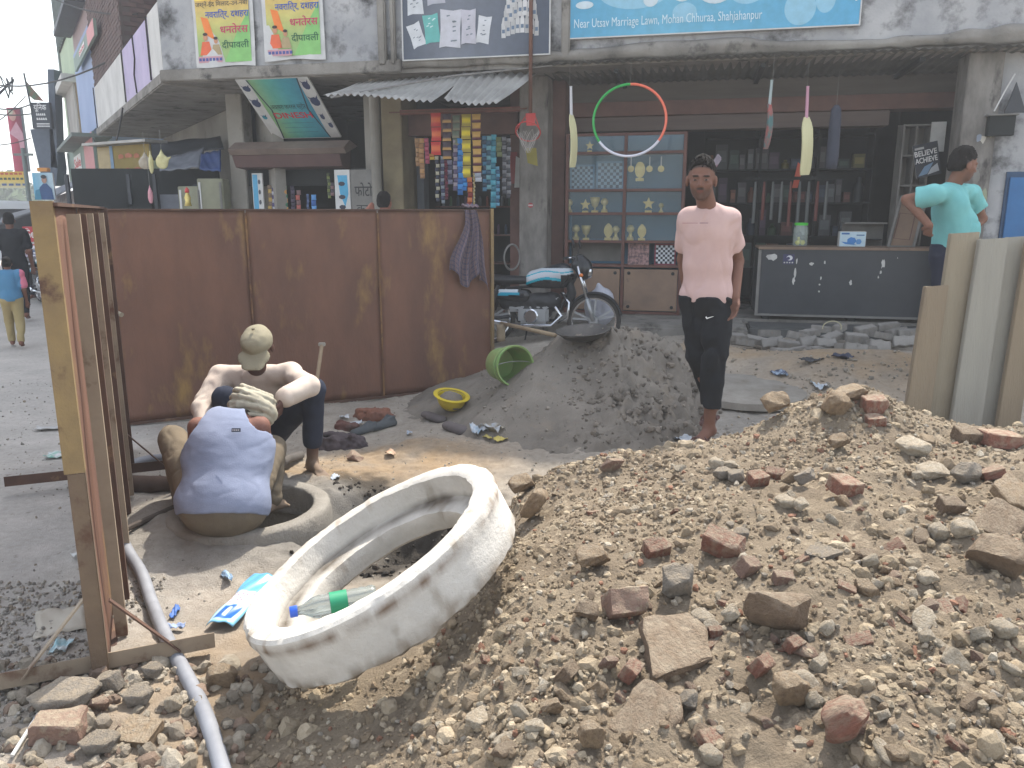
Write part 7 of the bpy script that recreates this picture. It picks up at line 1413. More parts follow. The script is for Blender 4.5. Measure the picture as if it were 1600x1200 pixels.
# ------------------------------------------------------------------ motorcycle
m_bkp = mat('black_gloss_paint', srgb(26, 28, 32), rough=.28); m_chr = mat('chrome', srgb(205, 208, 212), rough=.18, metal=.95); m_alu = mat('cast_alloy', srgb(160, 162, 164), rough=.45, metal=.6); m_tyre = mat('tyre_rubber', srgb(34, 34, 35), c2=srgb(60, 56, 52), scale=12, rough=.9); m_blkm = mat('matt_black_plastic', srgb(34, 35, 38), rough=.6)
def motorcycle(loc, rz, label, lean=0.0, fine=True, tank_c=None):
    t = empty('motorcycle', loc, label, 'motorcycle', None, rz); t.rotation_euler = (lean, 0, rz)
    def wheel(x, nm):
        w = MB().lathe([(.262, -.03), (.300, -.028), (.312, 0), (.300, .028), (.262, .03)], 40, (x, 0, .31), rot=(PI/2, 0, 0), closed=True).build('tyre', m_tyre, None, smooth=40); w.name = nm
        w.parent = t; MB().lathe([(.245, -.022), (.266, -.026), (.266, .026), (.245, .022)], 40, (x, 0, .31), rot=(PI/2, 0, 0), closed=True).build('rim', m_chr, w, smooth=40)
        MB().lathe([(0, -.05), (.05, -.05), (.05, .05), (0, .05)], 16, (x, 0, .31), rot=(PI/2, 0, 0)).build('hub', m_alu, w, smooth=40); s = MB()
        for k in range(5):
            a = 2*PI*k/5+.4
            for o in (-.16, .16): s.bar((x+.04*math.cos(a), 0, .31+.04*math.sin(a)), (x+.25*math.cos(a+o), 0, .31+.25*math.sin(a+o)), .022, .016, up=(0, 1, 0))
        s.build('spokes', m_alu, w); return w
    wheel(0, 'wheel'); wheel(1.24, 'wheel')
    def fender(x, a0, a1, m, r=.335): 
        b = MB(); b.sheet(lambda a, q: (x+(r-.012*(2*q-1)**2*1.5)*math.cos(R(a0+(a1-a0)*a)), (q-.5)*.11, .31+(r-.02*(2*q-1)**2)*math.sin(R(a0+(a1-a0)*a))), 18, 5); b.build('fender', m, t, solid=.004, smooth=True)
    fender(1.24, 12, 150, m_bkp); fender(0, 20, 175, m_bkp, .345)
    for y in (-.085, .085):
        MB().tube([(1.24, y, .31), (1.16, y, .56)], .024, 10).build('fork_leg', m_alu, t, smooth=True); MB().tube([(1.16, y, .56), (1.045, y, .93)], .016, 10).build('fork_tube', m_chr, t, smooth=True)
        MB().tube([(0, y*1.4, .33), (.13, y*1.4, .70)], .022, 8).tube([(.02, y*1.4, .40), (.11, y*1.4, .64)], .034, 8).build('rear_shock', m_blkm, t, smooth=40)
    S = SDF((.42, -.2, .58), (1.0, .2, .98), .008); S.cap((.54, 0, .77), (.86, 0, .83), .11, .135, k=.03, flat=((0, 1, 0), 1.0)); S.cap((.48, 0, .74), (.60, 0, .77), .05, .09, k=.03); S.ell((.74, 0, .74), (.2, .13, .10), k=.03); S.plane((0, 0, .67), (0, 0, -1), .02)
    def tcol(V):
        x, z = V[:, 0], V[:, 2]; c = np.tile(np.array(srgb(176, 182, 188)), (len(V), 1)); b = z-(.70+(x-.5)*.12+.02*np.sin(x*12)); c[(b < .06)] = srgb(30, 150, 170); c[(b < .03)] = srgb(28, 30, 34); c[(b > .12) & (b < .135)] = srgb(30, 150, 170); c[(z > .905)] = srgb(40, 44, 50); c[(x > .86) & (b < .1)] = srgb(30, 32, 36); return c
    S.build('fuel_tank', mat('painted_tank', (1, 1, 1), attr='Col', rough=.22), t, tcol)
    S = SDF((-.35, -.2, .6), (.62, .2, .95), .01); S.cap((-.22, 0, .80), (.1, 0, .76), .055, .065, k=.03, flat=((0, 0, 1), 1.3)); S.cap((.1, 0, .76), (.5, 0, .76), .075, .06, k=.03, flat=((0, 0, 1), 1.4)); S.ell((.1, 0, .76), (.36, .13, .05), k=.03); S.build('seat', m_blkm, t)
    S = SDF((-.35, -.18, .45), (.6, .18, .78), .01); S.cap((.05, -.10, .60), (.42, -.09, .58), .06, .075, k=.02, flat=((0, 1, 0), 2)); S.cap((.05, .10, .60), (.42, .09, .58), .06, .075, k=.02, flat=((0, 1, 0), 2)); S.cap((-.30, 0, .68), (.05, 0, .64), .06, .09, k=.03)
    def scol(V):
        x, z = V[:, 0], V[:, 2]; c = np.tile(np.array(srgb(26, 28, 32)), (len(V), 1)); b = z-(.60+(x)*.02); c[(b > .0) & (b < .05) & (x > .02) & (x < .36)] = srgb(180, 186, 190); c[(b > -.02) & (b < .012) & (x > .08) & (x < .38)] = srgb(30, 140, 165); return c
    S.build('side_panel', MATS['painted_tank'], t, scol)
    S = SDF((.0, -.16, .30), (1.0, .16, .72), .012); S.cap((.2, 0, .50), (.75, 0, .52), .09, .11, k=.04, flat=((0, 1, 0), 1.1)); S.cap((.45, 0, .38), (.66, 0, .40), .10, .09, k=.03); S.noise(.008, 22, 2); S.build('engine_mass', m_blkm, t)
    MB().tube([(.93, 0, .78), (.98, 0, .62), (.94, 0, .45)], .05, 8).build('down_tube_cover', m_blkm, t, smooth=True)
    fr = MB(); fr.tube([(1.04, 0, .86), (.86, 0, .46), (.78, 0, .30), (.35, 0, .28), (.22, 0, .52), (.05, 0, .66)], .018, 8).tube([(1.04, 0, .84), (.6, 0, .70), (.2, 0, .66)], .018, 8).tube([(.25, -.09, .33), (0, -.09, .31)], .018, 8).tube([(.25, .09, .33), (0, .09, .31)], .018, 8); fr.build('frame', m_blkm, t, smooth=40)
    en = MB(); en.box((.54, 0, .36), (.36, .22, .20)).box((.35, 0, .48), (.26, .14, .18)); en.build('crankcase', m_alu, t, bevel=.03)
    for k in range(7): MB().box((.70+.012*k, 0, .44+.016*k), (.13, .17, .007), (0, -.55, 0)).build('cooling_fin', m_alu, t)
    MB().lathe([(0, -.15), (.07, -.15), (.085, -.135), (.085, -.1), (0, -.1)], 22, (.52, 0, .35), rot=(PI/2*-1, 0, 0)).build('clutch_cover', m_chr, t, smooth=40); MB().lathe([(0, .15), (.07, .15), (.085, .135), (.085, .1), (0, .1)], 22, (.52, 0, .35), rot=(PI/2*-1, 0, 0)).build('clutch_cover', m_chr, t, smooth=40)
    MB().tube([(.80, -.10, .46), (.88, -.13, .36), (.76, -.15, .25), (.4, -.16, .24), (.2, -.17, .26)], .018, 8).tube([(.25, -.17, .255), (-.28, -.18, .33)], [.03, .042], 12).build('exhaust', m_chr, t, smooth=40)
    MB().tube([(.86, -.06, .62), (.98, -.24, .52), (.96, -.25, .34), (.84, -.1, .28)], .013, 8).tube([(.86, .06, .62), (.98, .24, .52), (.96, .25, .34), (.84, .1, .28)], .013, 8).build('crash_guard', m_chr, t, smooth=True)
    S = SDF((.95, -.16, .72), (1.3, .16, 1.08), .009); S.ell((1.11, 0, .90), (.10, .105, .13), k=.02); S.cap((1.06, 0, 1.0), (1.04, 0, .95), .07, .08, k=.03); S.build('headlight_cowl', m_bkp, t)
    MB().lathe([(0, .03), (.05, .022), (.075, 0), (.078, -.02)], 20, (1.185, 0, .87), rot=(0, PI/2, 0)).build('headlight', m_chr, t, smooth=True)
    MB().tube([(.98, -.36, 1.02), (1.0, -.26, 1.03), (1.04, -.12, 1.04), (1.04, -.05, .98), (1.04, .05, .98), (1.04, .12, 1.04), (1.0, .26, 1.03), (.98, .36, 1.02)], .011, 8).build('handlebar', m_chr, t, smooth=True)
    for s in (-1, 1):
        MB().tube([(.93, s*.40, 1.015), (.985, s*.28, 1.03)], .017, 8).build('grip', m_blkm, t); mr = MB().lathe([(0, .01), (.05, .008), (.058, 0), (.045, -.012), (0, -.014)], 16, (1.02, s*.33, 1.18), rot=(0, PI/2-.2, 0)).build('mirror', m_blkm, t, smooth=True, scale=None)
        MB().tube([(1.0, s*.26, 1.04), (1.01, s*.30, 1.12), (1.02, s*.33, 1.17)], .005, 6).build('mirror_stem', m_blkm, mr); MB().tube([(1.10, s*.1, .84), (1.10, s*.17, .83)], .006, 6).build('indicator_stem', m_blkm, t); MB().lathe([(0, -.03), (.022, -.02), (.022, .02), (0, .03)], 10, (1.10, s*.19, .83), rot=(PI/2, 0, 0)).build('indicator', mat('orange_lens', srgb(200, 110, 40), rough=.3), t, smooth=True)
        MB().tube([(.42, s*.10, .24), (.44, s*.24, .24)], .013, 6).build('foot_peg', m_blkm, t)
    MB().tube([(-.34, 0, .80), (-.30, -.12, .84), (-.05, -.14, .83)], .011, 6).tube([(-.34, 0, .80), (-.30, .12, .84), (-.05, .14, .83)], .011, 6).build('grab_rail', m_chr, t); MB().box((-.36, 0, .66), (.04, .10, .06)).build('tail_light', m_redp, t, bevel=.01)
    MB().tube([(.45, .1, .26), (.38, .26, .0)], .01, 6).build('side_stand', m_blkm, t); return t
r0, f0 = Vector((-.27, 9.30)), Vector((.93, 9.06)); d = f0-r0
motorcycle((r0.x, r0.y, .10), math.atan2(d.y, d.x), 'black silver and teal motorcycle parked in front of the shop beside the long barricade', -.06)
q = at(70, 470, 14.2); motorcycle((q.x-.3, 14.6, 0), math.atan2(-.7, .7), 'dark motorcycle parked down the street behind the edge-on barricade', .05)
# ------------------------------------------------------------------ things on the site
def tilt_to(n, up='Z'): return Vector(n).normalized().to_track_quat(up, 'Y')
# planks on the right
m_pk = [mat('weathered_plank_%s' % n_, srgb(*a), c2=srgb(*b), scale=3.2, rough=.88, stretch=(1.6, 1.6, .16), bump=.6, bscale=70, c3=srgb(104, 90, 74), s3=3.0, t3=.56, w3=.2) for n_, a, b in (('tan', (152, 142, 122), (130, 120, 102)), ('grey', (156, 153, 142), (134, 131, 122)), ('warm', (142, 128, 106), (120, 106, 88)))]
PKS = [(1446, 1484, 448, 2, 'shortest plank, warm tan with a stained top, leftmost of the leaning planks', 'tan', 4.92), (1486, 1533, 365, 0, 'tall tan plank second from the left, its top edge slanting', 'tan', 5.02), (1531, 1578, 374, 1, 'tall greyish plank third from the left with a dark band', 'grey', 4.97), (1574, 1612, 371, 1, 'pale grey plank beside the third one', 'grey', 5.06), (1606, 1640, 372, 2, 'warm tan plank cut by the right edge of the picture', 'tan', 4.99)]
for x0, x1, yt, mi, lb, _c, Y in PKS:
    a, b = at(x0, yt, Y), at(x1, yt, Y); zt = a.z; W = b.x-a.x; xb = a.x-.11
    t = empty('wooden_plank', (xb, Y-.12, .2), lb, 'plank', 'planks leaning together beside the rubble heap'); b_ = MB(); n = 8; V = []
    for i in range(n+1):
        k = i/n; z = (zt-.2)*k; dx = (a.x-xb)*k; w2 = W+.02*(1-k)
        V += [(dx, .12*k, z), (dx+w2, .12*k+.01, z+(.012 if k == 1 else 0)), (dx+w2, .12*k+.04, z), (dx, .12*k+.035, z)]
    b_.add(V, [(3, 2, 1, 0), (4*n, 4*n+1, 4*n+2, 4*n+3)]+[(i*4+j, i*4+(j+1) % 4, (i+1)*4+(j+1) % 4, (i+1)*4+j) for i in range(n) for j in range(4)])
    o = b_.build('board', m_pk[mi], t, bevel=.004)
# manhole cover slab
q = gnd(1158, 610, .26); t = MB().lathe([(0, .06), (.46, .062), (.49, .05), (.50, .0), (0, 0)], 56).build('manhole_cover', m_conc2, None, (q.x, q.y, surf(q.x, q.y)-.01), (R(1.5), R(1), 0), smooth=40); tag(t, 'round flat concrete manhole cover lying behind the standing man', 'manhole cover')
# grey paving blocks in front of the plinth
m_pv = mat('grey_paving_block', srgb(142, 138, 132), c2=srgb(118, 114, 108), scale=8, rough=.95, bump=.8, bscale=60, randv=.12, c3=srgb(150, 134, 114), s3=3, t3=.6)
zz = []
for k in range(8): zz += [(.11*math.cos(a)*(1 if i % 2 else .86), .065*math.sin(a)*(1 if i % 2 else .9)) for i, a in enumerate([2*PI*k/8])]
pv = MB().prism([(x, y, -.035) for x, y in ((-.11, -.06), (-.055, -.05), (0, -.064), (.055, -.05), (.11, -.06), (.11, .06), (.055, .05), (0, .064), (-.055, .05), (-.11, .06))], (0, 0, .07)).build('paving_block', m_pv, None, bevel=.006)
spots = [(1160, 535, 0), (1183, 532, 8), (1207, 536, 0), (1202, 521, 0), (1232, 538, -10), (1245, 548, 0), (1247, 525, 5), (1265, 520, 25), (1283, 514, -30), (1262, 535, 40), (1290, 538, 0), (1300, 527, 12), (1285, 550, 4), (1318, 552, 0), (1322, 541, 35), (1312, 512, 60), (1338, 528, -20), (1352, 516, 30), (1360, 536, 10), (1377, 524, -15), (1373, 541, 20), (1395, 530, 0), (1400, 518, 15), (1412, 534, -25), (1420, 520, 10), (1222, 552, 5), (1337, 546, -8), (1270, 548, 6), (1388, 510, 0), (1150, 527, 20), (1350, 545, 0)]
spots.sort(); TENS = ['twenty', 'thirty']
NUMW = ['first', 'second', 'third', 'fourth', 'fifth', 'sixth', 'seventh', 'eighth', 'ninth', 'tenth', 'eleventh', 'twelfth', 'thirteenth', 'fourteenth', 'fifteenth', 'sixteenth', 'seventeenth', 'eighteenth', 'nineteenth', 'twentieth']+['twenty '+w for w in ('first', 'second', 'third', 'fourth', 'fifth', 'sixth', 'seventh', 'eighth', 'ninth')]+['thirtieth', 'thirty first', 'thirty second']
wd_ = ['leftmost', 'flat', 'tilted', 'dusty', 'upended', 'half buried', 'broken', 'leaning', 'chipped', 'square', 'loose']
for i, (px, py, rz) in enumerate(spots):
    o = pv if i == 0 else copy_tree(pv); lay = .055 if py < 530 else 0; p = gnd(px, py, .30+lay); p.y = max(7.6, min(p.y, 8.75-.23*(p.x-3.3)*0)); p = at(px, py, p.y)
    o.location = (p.x, p.y, max(p.z, surf(p.x, p.y)+.02)); rr = random.Random(i); up_ = i % 5 == 4
    o.rotation_euler = (R(rr.uniform(-14, 14)+(55 if up_ else 0)), R(rr.uniform(-12, 12)), R(rz+rr.uniform(-25, 25))); o.scale = (1, 1, rr.uniform(.9, 1.2))
    tag(o, 'grey paving block, %s from the left in the loose pile before the plinth' % NUMW[i], 'paving block', 'paving blocks piled before the shop')
# iron pan on the sand and its shovel handle
q = at(912, 522, 6.05); m_iron = mat('dark_iron', srgb(52, 52, 52), c2=srgb(84, 80, 76), scale=8, rough=.6, metal=.3, c3=srgb(140, 134, 126), s3=5, t3=.63)
t = MB().lathe([(0, 0), (.08, .004), (.15, .03), (.205, .075), (.216, .082), (.212, .088), (.198, .078), (.14, .038), (.07, .014), (0, .01)], 44).build('iron_pan', m_iron, None, (q.x, q.y, q.z-.05), (R(4), R(-5), 0), smooth=True); tag(t, 'round black iron pan resting on top of the sand pile', 'pan')
a, b = at(783, 505, 7.3), at(868, 524, 6.4); t = tag(MB().tube([(0, 0, 0), (b-a)*.5, (b-a)], .018, 10).build('shovel_handle', mat('worn_wood_handle', srgb(156, 138, 112), c2=srgb(128, 110, 88), scale=6, rough=.8), None, a, smooth=True), 'wooden shovel handle lying against the sand pile beside the pan', 'shovel'); t.name = 'shovel'
MB().sheet(lambda u, v: (.04*math.cos(u*PI)-.02, -.01-.05*math.sin(u*PI), -.16*v), 10, 4).build('wrapped_cloth', mat('sack_rag', srgb(150, 136, 112), c2=srgb(124, 110, 90), rough=.9), t, (b-a)*.04, solid=.004, smooth=True)
# green bucket
m_gb = mat('green_bucket_plastic', srgb(118, 158, 92), c2=srgb(140, 150, 96), scale=6, rough=.5, c3=srgb(136, 130, 112), s3=7, t3=.6); q = at(806, 572, 6.0)
t = empty('bucket', q, 'dirty green plastic bucket lying on its side at the end of the long barricade', 'bucket'); t.rotation_mode = 'QUATERNION'; t.rotation_quaternion = tilt_to((.42, -.85, .10)); t.location = q-Vector((.42, -.85, .10)).normalized()*.16
MB().lathe([(0, -.14), (.122, -.14), (.128, -.13), (.152, .13), (.160, .135), (.164, .15), (.160, .16), (.148, .155), (.118, -.125), (0, -.125)], 40).build('bucket_body', m_gb, t, smooth=50)
MB().lathe([(.150, .085), (.160, .088), (.160, .097), (.152, .10)], 40).build('band', m_gb, t, smooth=50)
MB().tube([(.165*math.cos(a), .165*math.sin(a)*.2-.12*math.sin(a)*0, .13-.17*math.sin(a)*.1) for a in np.linspace(0, PI, 14)], .003, 5).build('handle', m_stl, t)
# yellow hard hat used as basin
q = gnd(706, 640, .09); m_yh = mat('yellow_hat_plastic', srgb(206, 184, 46), c2=srgb(186, 164, 44), scale=5, rough=.4); t = empty('hard_hat', (q.x, q.y, surf(q.x, q.y)+.125), 'yellow hard hat lying upside down with sand in it', 'hard hat'); t.rotation_euler = (R(8), R(4), R(20))
S = SDF((-.16, -.19, -.14), (.16, .19, .04), .007); S.ell((0, 0, 0), (.118, .142, .125), k=.01); S.ell((0, 0, .004), (.110, .134, .117), None, .004, 's'); S.plane((0, 0, .0), (0, 0, 1)); S.build('shell', m_yh, t)
MB().lathe([(.115, 0), (.145, .002), (.145, .006), (.112, .006)], 36, closed=True).build('brim', m_yh, t, scale=(1, 1.2, 1), smooth=40)
S = SDF((-.14, -.17, -.14), (.14, .17, .08), .008); S.ell((0, 0, -.05), (.10, .12, .07), k=.01); S.noise(.012, 18, 3); S.build('sand_fill', m_sand, t)
# checked shirt over the barricade
def ck(name): 
    m = mat(name, srgb(112, 100, 112), rough=.9); n, l = m.node_tree.nodes, m.node_tree.links; b = n['Principled BSDF']; tc = n.new('ShaderNodeAttribute'); tc.attribute_name = 'Col'; sp = n.new('ShaderNodeSeparateColor'); l.new(tc.outputs['Color'], sp.inputs[0]); last = None
    cols = [srgb(106, 94, 100), srgb(66, 66, 88), srgb(164, 128, 110), srgb(60, 56, 74)]; rgb = n.new('ShaderNodeRGB'); rgb.outputs[0].default_value = (*cols[0], 1); cur = rgb.outputs[0]
    for ax, fr, th, c in ((0, 14, .45, 1), (1, 14, .45, 1), (0, 14, .9, 2), (1, 28, .93, 2), (0, 28, .92, 3)):
        mm = n.new('ShaderNodeMath'); mm.operation = 'MULTIPLY'; mm.inputs[1].default_value = fr; l.new(sp.outputs[ax], mm.inputs[0]); f = n.new('ShaderNodeMath'); f.operation = 'FRACT'; l.new(mm.outputs[0], f.inputs[0]); g = n.new('ShaderNodeMath'); g.operation = 'GREATER_THAN'; g.inputs[1].default_value = th; l.new(f.outputs[0], g.inputs[0])
        h = n.new('ShaderNodeMath'); h.operation = 'MULTIPLY'; h.inputs[1].default_value = .6; l.new(g.outputs[0], h.inputs[0]); x = n.new('ShaderNodeMix'); x.data_type = 'RGBA'; l.new(h.outputs[0], x.inputs[0]); l.new(cur, x.inputs[6]); x.inputs[7].default_value = (*cols[c], 1); cur = x.outputs[2]
    l.new(cur, b.inputs['Base Color']); return m
m_ck = ck('checked_cotton'); 
def hung(u, v):   # along the barricade (x), fold and drop
    wdt = np.interp(v, [0, .25, .55, .8, 1], [.12, .16, .27, .36, .40]); sh = np.interp(v, [0, 1], [.0, -.02]); x = sh+(u-.5)*wdt+.02*math.sin(v*6)
    y = -.03-.03*v-.022*math.sin(u*26+v*3)*(.3+v)-.012*math.sin(u*11); z = -(.02+.62*v)*(1 if u < .78 else 1.12)+.07*v*math.sin(u*9+1)-.10*v*max(0, .3-u)*-1
    return (x, y, z)
q = at(738, 332, 7.2); L_ = (c1-c0).normalized(); kk = ((q-c0).dot(L_)); pb = c0+L_*kk
t = empty('hung_shirt', (pb.x, pb.y, 1.68), 'dark checked cotton shirt hung over the top of the long barricade', 'shirt', None, math.atan2(dc.y, dc.x))
b_ = MB(); nu, nv = 70, 60; V = [hung(i/nu, j/nv) for i in range(nu+1) for j in range(nv+1)]; K = nv+1
b_.add(V, [(i*K+j, (i+1)*K+j, (i+1)*K+j+1, i*K+j+1) for i in range(nu) for j in range(nv)]); b_.c = [(i/nu, j/nv, 0) for i in range(nu+1) for j in range(nv+1)]
b_.build('shirt_cloth', m_ck, t, colattr=True, smooth=True, solid=.004)
b2 = MB(); b2.sheet(lambda u, v: (-.07+.14*u+.01*math.sin(v*7), .05*math.cos(v*PI)-.0, .025*math.sin(v*PI)+.006*math.sin(u*20)), 20, 10); b2.c = [(v[0]*3, v[1]*3, 0) for v in b2.v]; b2.build('collar_fold', m_ck, t, colattr=True, smooth=True, solid=.005)
# small red and white rag at the bottom of the barricade end
q = at(768, 588, 7.05); t = tag(MB().sheet(lambda u, v: ((u-.5)*(.03+.05*v)+.01*math.sin(v*8), .01*math.sin(u*9+v*4), -.22*v), 8, 12).build('hanging_rag', mat('red_white_rag', srgb(186, 170, 166), c2=srgb(150, 74, 78), scale=14, rough=.9, contrast=2.5, stretch=(2, 1, .5)), None, q, solid=.003, smooth=True), 'red and white rag hanging at the lower end of the long barricade', 'rag')
# hose
hp_ = [(352, 1215), (318, 1120), (262, 1010), (238, 950), (222, 905), (196, 860), (182, 810), (178, 770), (186, 742), (215, 728), (255, 722), (300, 728)]
pts = []
for px, py in hp_:
    p = hit(px, py) if py < 1200 else gnd(px, py, .04); pts.append(Vector((p.x, p.y, max(surf(p.x, p.y), 0)+.026)))
def smooth_path(P, n=8):
    out = []; P = [P[0]]+P+[P[-1]]
    for i in range(1, len(P)-2):
        for k in range(n):
            t_ = k/n; a, b, c, d_ = P[i-1], P[i], P[i+1], P[i+2]; out.append(.5*((2*b)+(c-a)*t_+(2*a-5*b+4*c-d_)*t_*t_+(3*b-a-3*c+d_)*t_**3))
    return out+[P[-2]]
m_hose = mat('grey_pvc_hose', srgb(140, 143, 150), c2=srgb(118, 120, 126), scale=7, rough=.65, c3=srgb(140, 128, 112), s3=6, t3=.62)
pp_ = smooth_path(pts); o = MB().tube([p-pp_[0] for p in pp_], .026, 12).build('hose', m_hose, None, pp_[0], smooth=True); tag(o, 'long grey rubber hose curving past the barricade into the manhole', 'hose')
q = [hit(430, 742), hit(470, 716)]; o = MB().tube([(0, 0, .03), (q[1]-q[0])*.5+Vector((0, 0, .05)), q[1]-q[0]+Vector((0, 0, .02))], .028, 10).build('dark_hose_piece', mat('dark_hose', srgb(70, 68, 68), c2=srgb(90, 84, 78), rough=.8), None, q[0], smooth=True); tag(o, 'short dark piece of pipe between the two squatting men', 'pipe'); o.name = 'pipe_piece'
a, b = hit(176, 855), hit(300, 806); o = tag(MB().tube([(0, 0, .06), (b-a)+Vector((0, 0, .09))], .016, 8).build('iron_bar', mat('rusty_bar', srgb(84, 74, 66), c2=srgb(64, 56, 50), rough=.85), None, a), 'dark iron bar lying across the hose into the manhole', 'bar')
# earth coloured log next to the squatting man's foot
p = hit(235, 768); S = SDF((-.28, -.12, -.1), (.28, .12, .12), .01); S.cap((-.2, 0, 0), (.2, .02, .0), .05, .055, k=.02); S.noise(.012, 10, 5); o = S.build('timber_piece', mat('muddy_timber', srgb(92, 74, 64), c2=srgb(74, 60, 54), rough=.95), None); o.location = (p.x, p.y, surf(p.x, p.y)+.04); tag(o, 'mud coated dark timber piece inside the bend of the hose', 'timber')
# hoe standing against the barricade
a, b = at(503, 538, 5.75), at(478, 640, 5.35); t = empty('hoe', b, 'hoe with pale wooden handle leaning on the long barricade', 'hoe'); MB().tube([(0, 0, -.25), a-b], .014, 8).build('handle', MATS['worn_wood_handle'], t); MB().box(a-b, (.05, .03, .025)).build('handle_end', m_pk[1], t, bevel=.004)
a, b = at(172, 482, 5.9), at(190, 492, 5.8); o = tag(MB().tube([(0, 0, 0), b-a], [.012, .018], 8).build('stick', m_pk[0], None, a), 'short stick poking out between the two barricades', 'stick')
# rags, shoes, sandals, litter
def rag(px, py, rx, ry, rz_, m, label, seed, cat='rag', name='rag'):
    p = hit(px, py); S = SDF((-rx*1.4, -ry*1.4, -.05), (rx*1.4, ry*1.4, rz_*2.2), .008); rg = np.random.default_rng(seed)
    S.ell((0, 0, 0), (rx, ry, rz_), k=.02)
    for i in range(9): a = rg.uniform(0, 2*PI); b = a+rg.uniform(.8, 2.2); S.cap((rx*.8*math.cos(a), ry*.8*math.sin(a), rz_*rg.uniform(.1, .8)), (rx*.7*math.cos(b), ry*.7*math.sin(b), rz_*rg.uniform(.3, 1.1)), rg.uniform(.010, .024), rg.uniform(.008, .02), k=.012)
    S.noise(.014, 22, seed, 3); o = S.build(name, m, None); o.location = (p.x, p.y, surf(p.x, p.y)); return tag(o, label, cat, 'rags and shoes on the bank')
rag(535, 698, .18, .13, .09, mat('dark_purple_rag', srgb(74, 64, 66), c2=srgb(54, 46, 50), scale=8, rough=.9), 'crumpled dark purplish rag behind the squatting man\'s foot', 1)
rag(585, 652, .17, .10, .07, mat('rust_rag', srgb(128, 84, 64), c2=srgb(100, 66, 54), scale=8, rough=.9), 'rust coloured crumpled cloth behind the dark shoes', 2)
rag(545, 672, .10, .07, .05, mat('red_brown_rag', srgb(96, 56, 48), c2=srgb(76, 60, 54), scale=8, rough=.9), 'small reddish rag left of the dark shoe', 4)
def shoe(a, b, w, m, label, high=.06, grp='rags and shoes on the bank', nm='shoe'):
    A, B = hit(*a), hit(*b); d = B-A; L_ = .27; mid = (A+B)/2; t = empty(nm, (mid.x, mid.y, surf(mid.x, mid.y)), label, nm, grp, math.atan2(d.y, d.x))
    S = SDF((-L_*.62, -w, -.02), (L_*.62, w, high+.06), .007); S.cap((-L_*.36, 0, .025), (L_*.36, 0, .02), w*.42, w*.52, k=.02, flat=((0, 0, 1), 1.5))
    if high > .04: S.cap((L_*.15, 0, .04), (L_*.36, 0, high), .03, .042, k=.02); S.ell((L_*.36, 0, high+.03), (.05, .028, .03), None, .006, 's')
    else: S.cap((-L_*.05, -w*.4, .02), (-L_*.22, 0, high+.015), .012, .012, k=.012); S.cap((-L_*.22, 0, high+.015), (-L_*.05, w*.4, .02), .012, .012, k=.012)
    S.plane((0, 0, .0), (0, 0, -1)); S.build('upper', m, t); return t
m_shoe = mat('dark_grey_shoe', srgb(56, 62, 66), c2=srgb(70, 74, 76), scale=8, rough=.75); m_sl = mat('grey_slipper', srgb(98, 90, 88), c2=srgb(80, 74, 74), scale=8, rough=.8)
shoe((570, 676), (622, 658), .11, m_shoe, 'dark grey shoe with open heel pointing up the bank'); shoe((545, 682), (590, 670), .10, m_shoe, 'second dark grey shoe lying lower beside the first', .045)
shoe((688, 667), (738, 670), .12, m_sl, 'grey brown slipper below the yellow hard hat', .03); shoe((655, 652), (700, 660), .10, m_sl, 'dark slipper left of the yellow hard hat', .03)
def litter(px, py, w, h, c, label, rz=0, seed=0, nm='litter', c2=None, curl=.02):
    p = hit(px, py); D = (p-CO).length; W = w/FPX*D; H_ = h/FPX*D*2.2
    b_ = MB(); b_.sheet(lambda u, v: ((u-.5)*W*(1+.05*math.sin(v*9+seed)), (v-.5)*H_*(1+.07*math.sin(u*7+seed)), .008+curl*.5*math.sin(u*5+seed)*math.cos(v*4+seed*2)+curl*.25*math.sin(u*17+v*9)), 8, 8)
    m = mat('litter_'+'_'.join(str(int(x)) for x in c), srgb(*[v*.85 for v in c]), c2=srgb(*[v*.85 for v in (c2 or c)]), scale=18, rough=.6, contrast=2); o = b_.build(nm, m, None, (p.x, p.y, surf(p.x, p.y)+.012), (0, 0, rz), smooth=True, solid=.001); return tag(o, label, 'litter', 'litter scattered over the site')
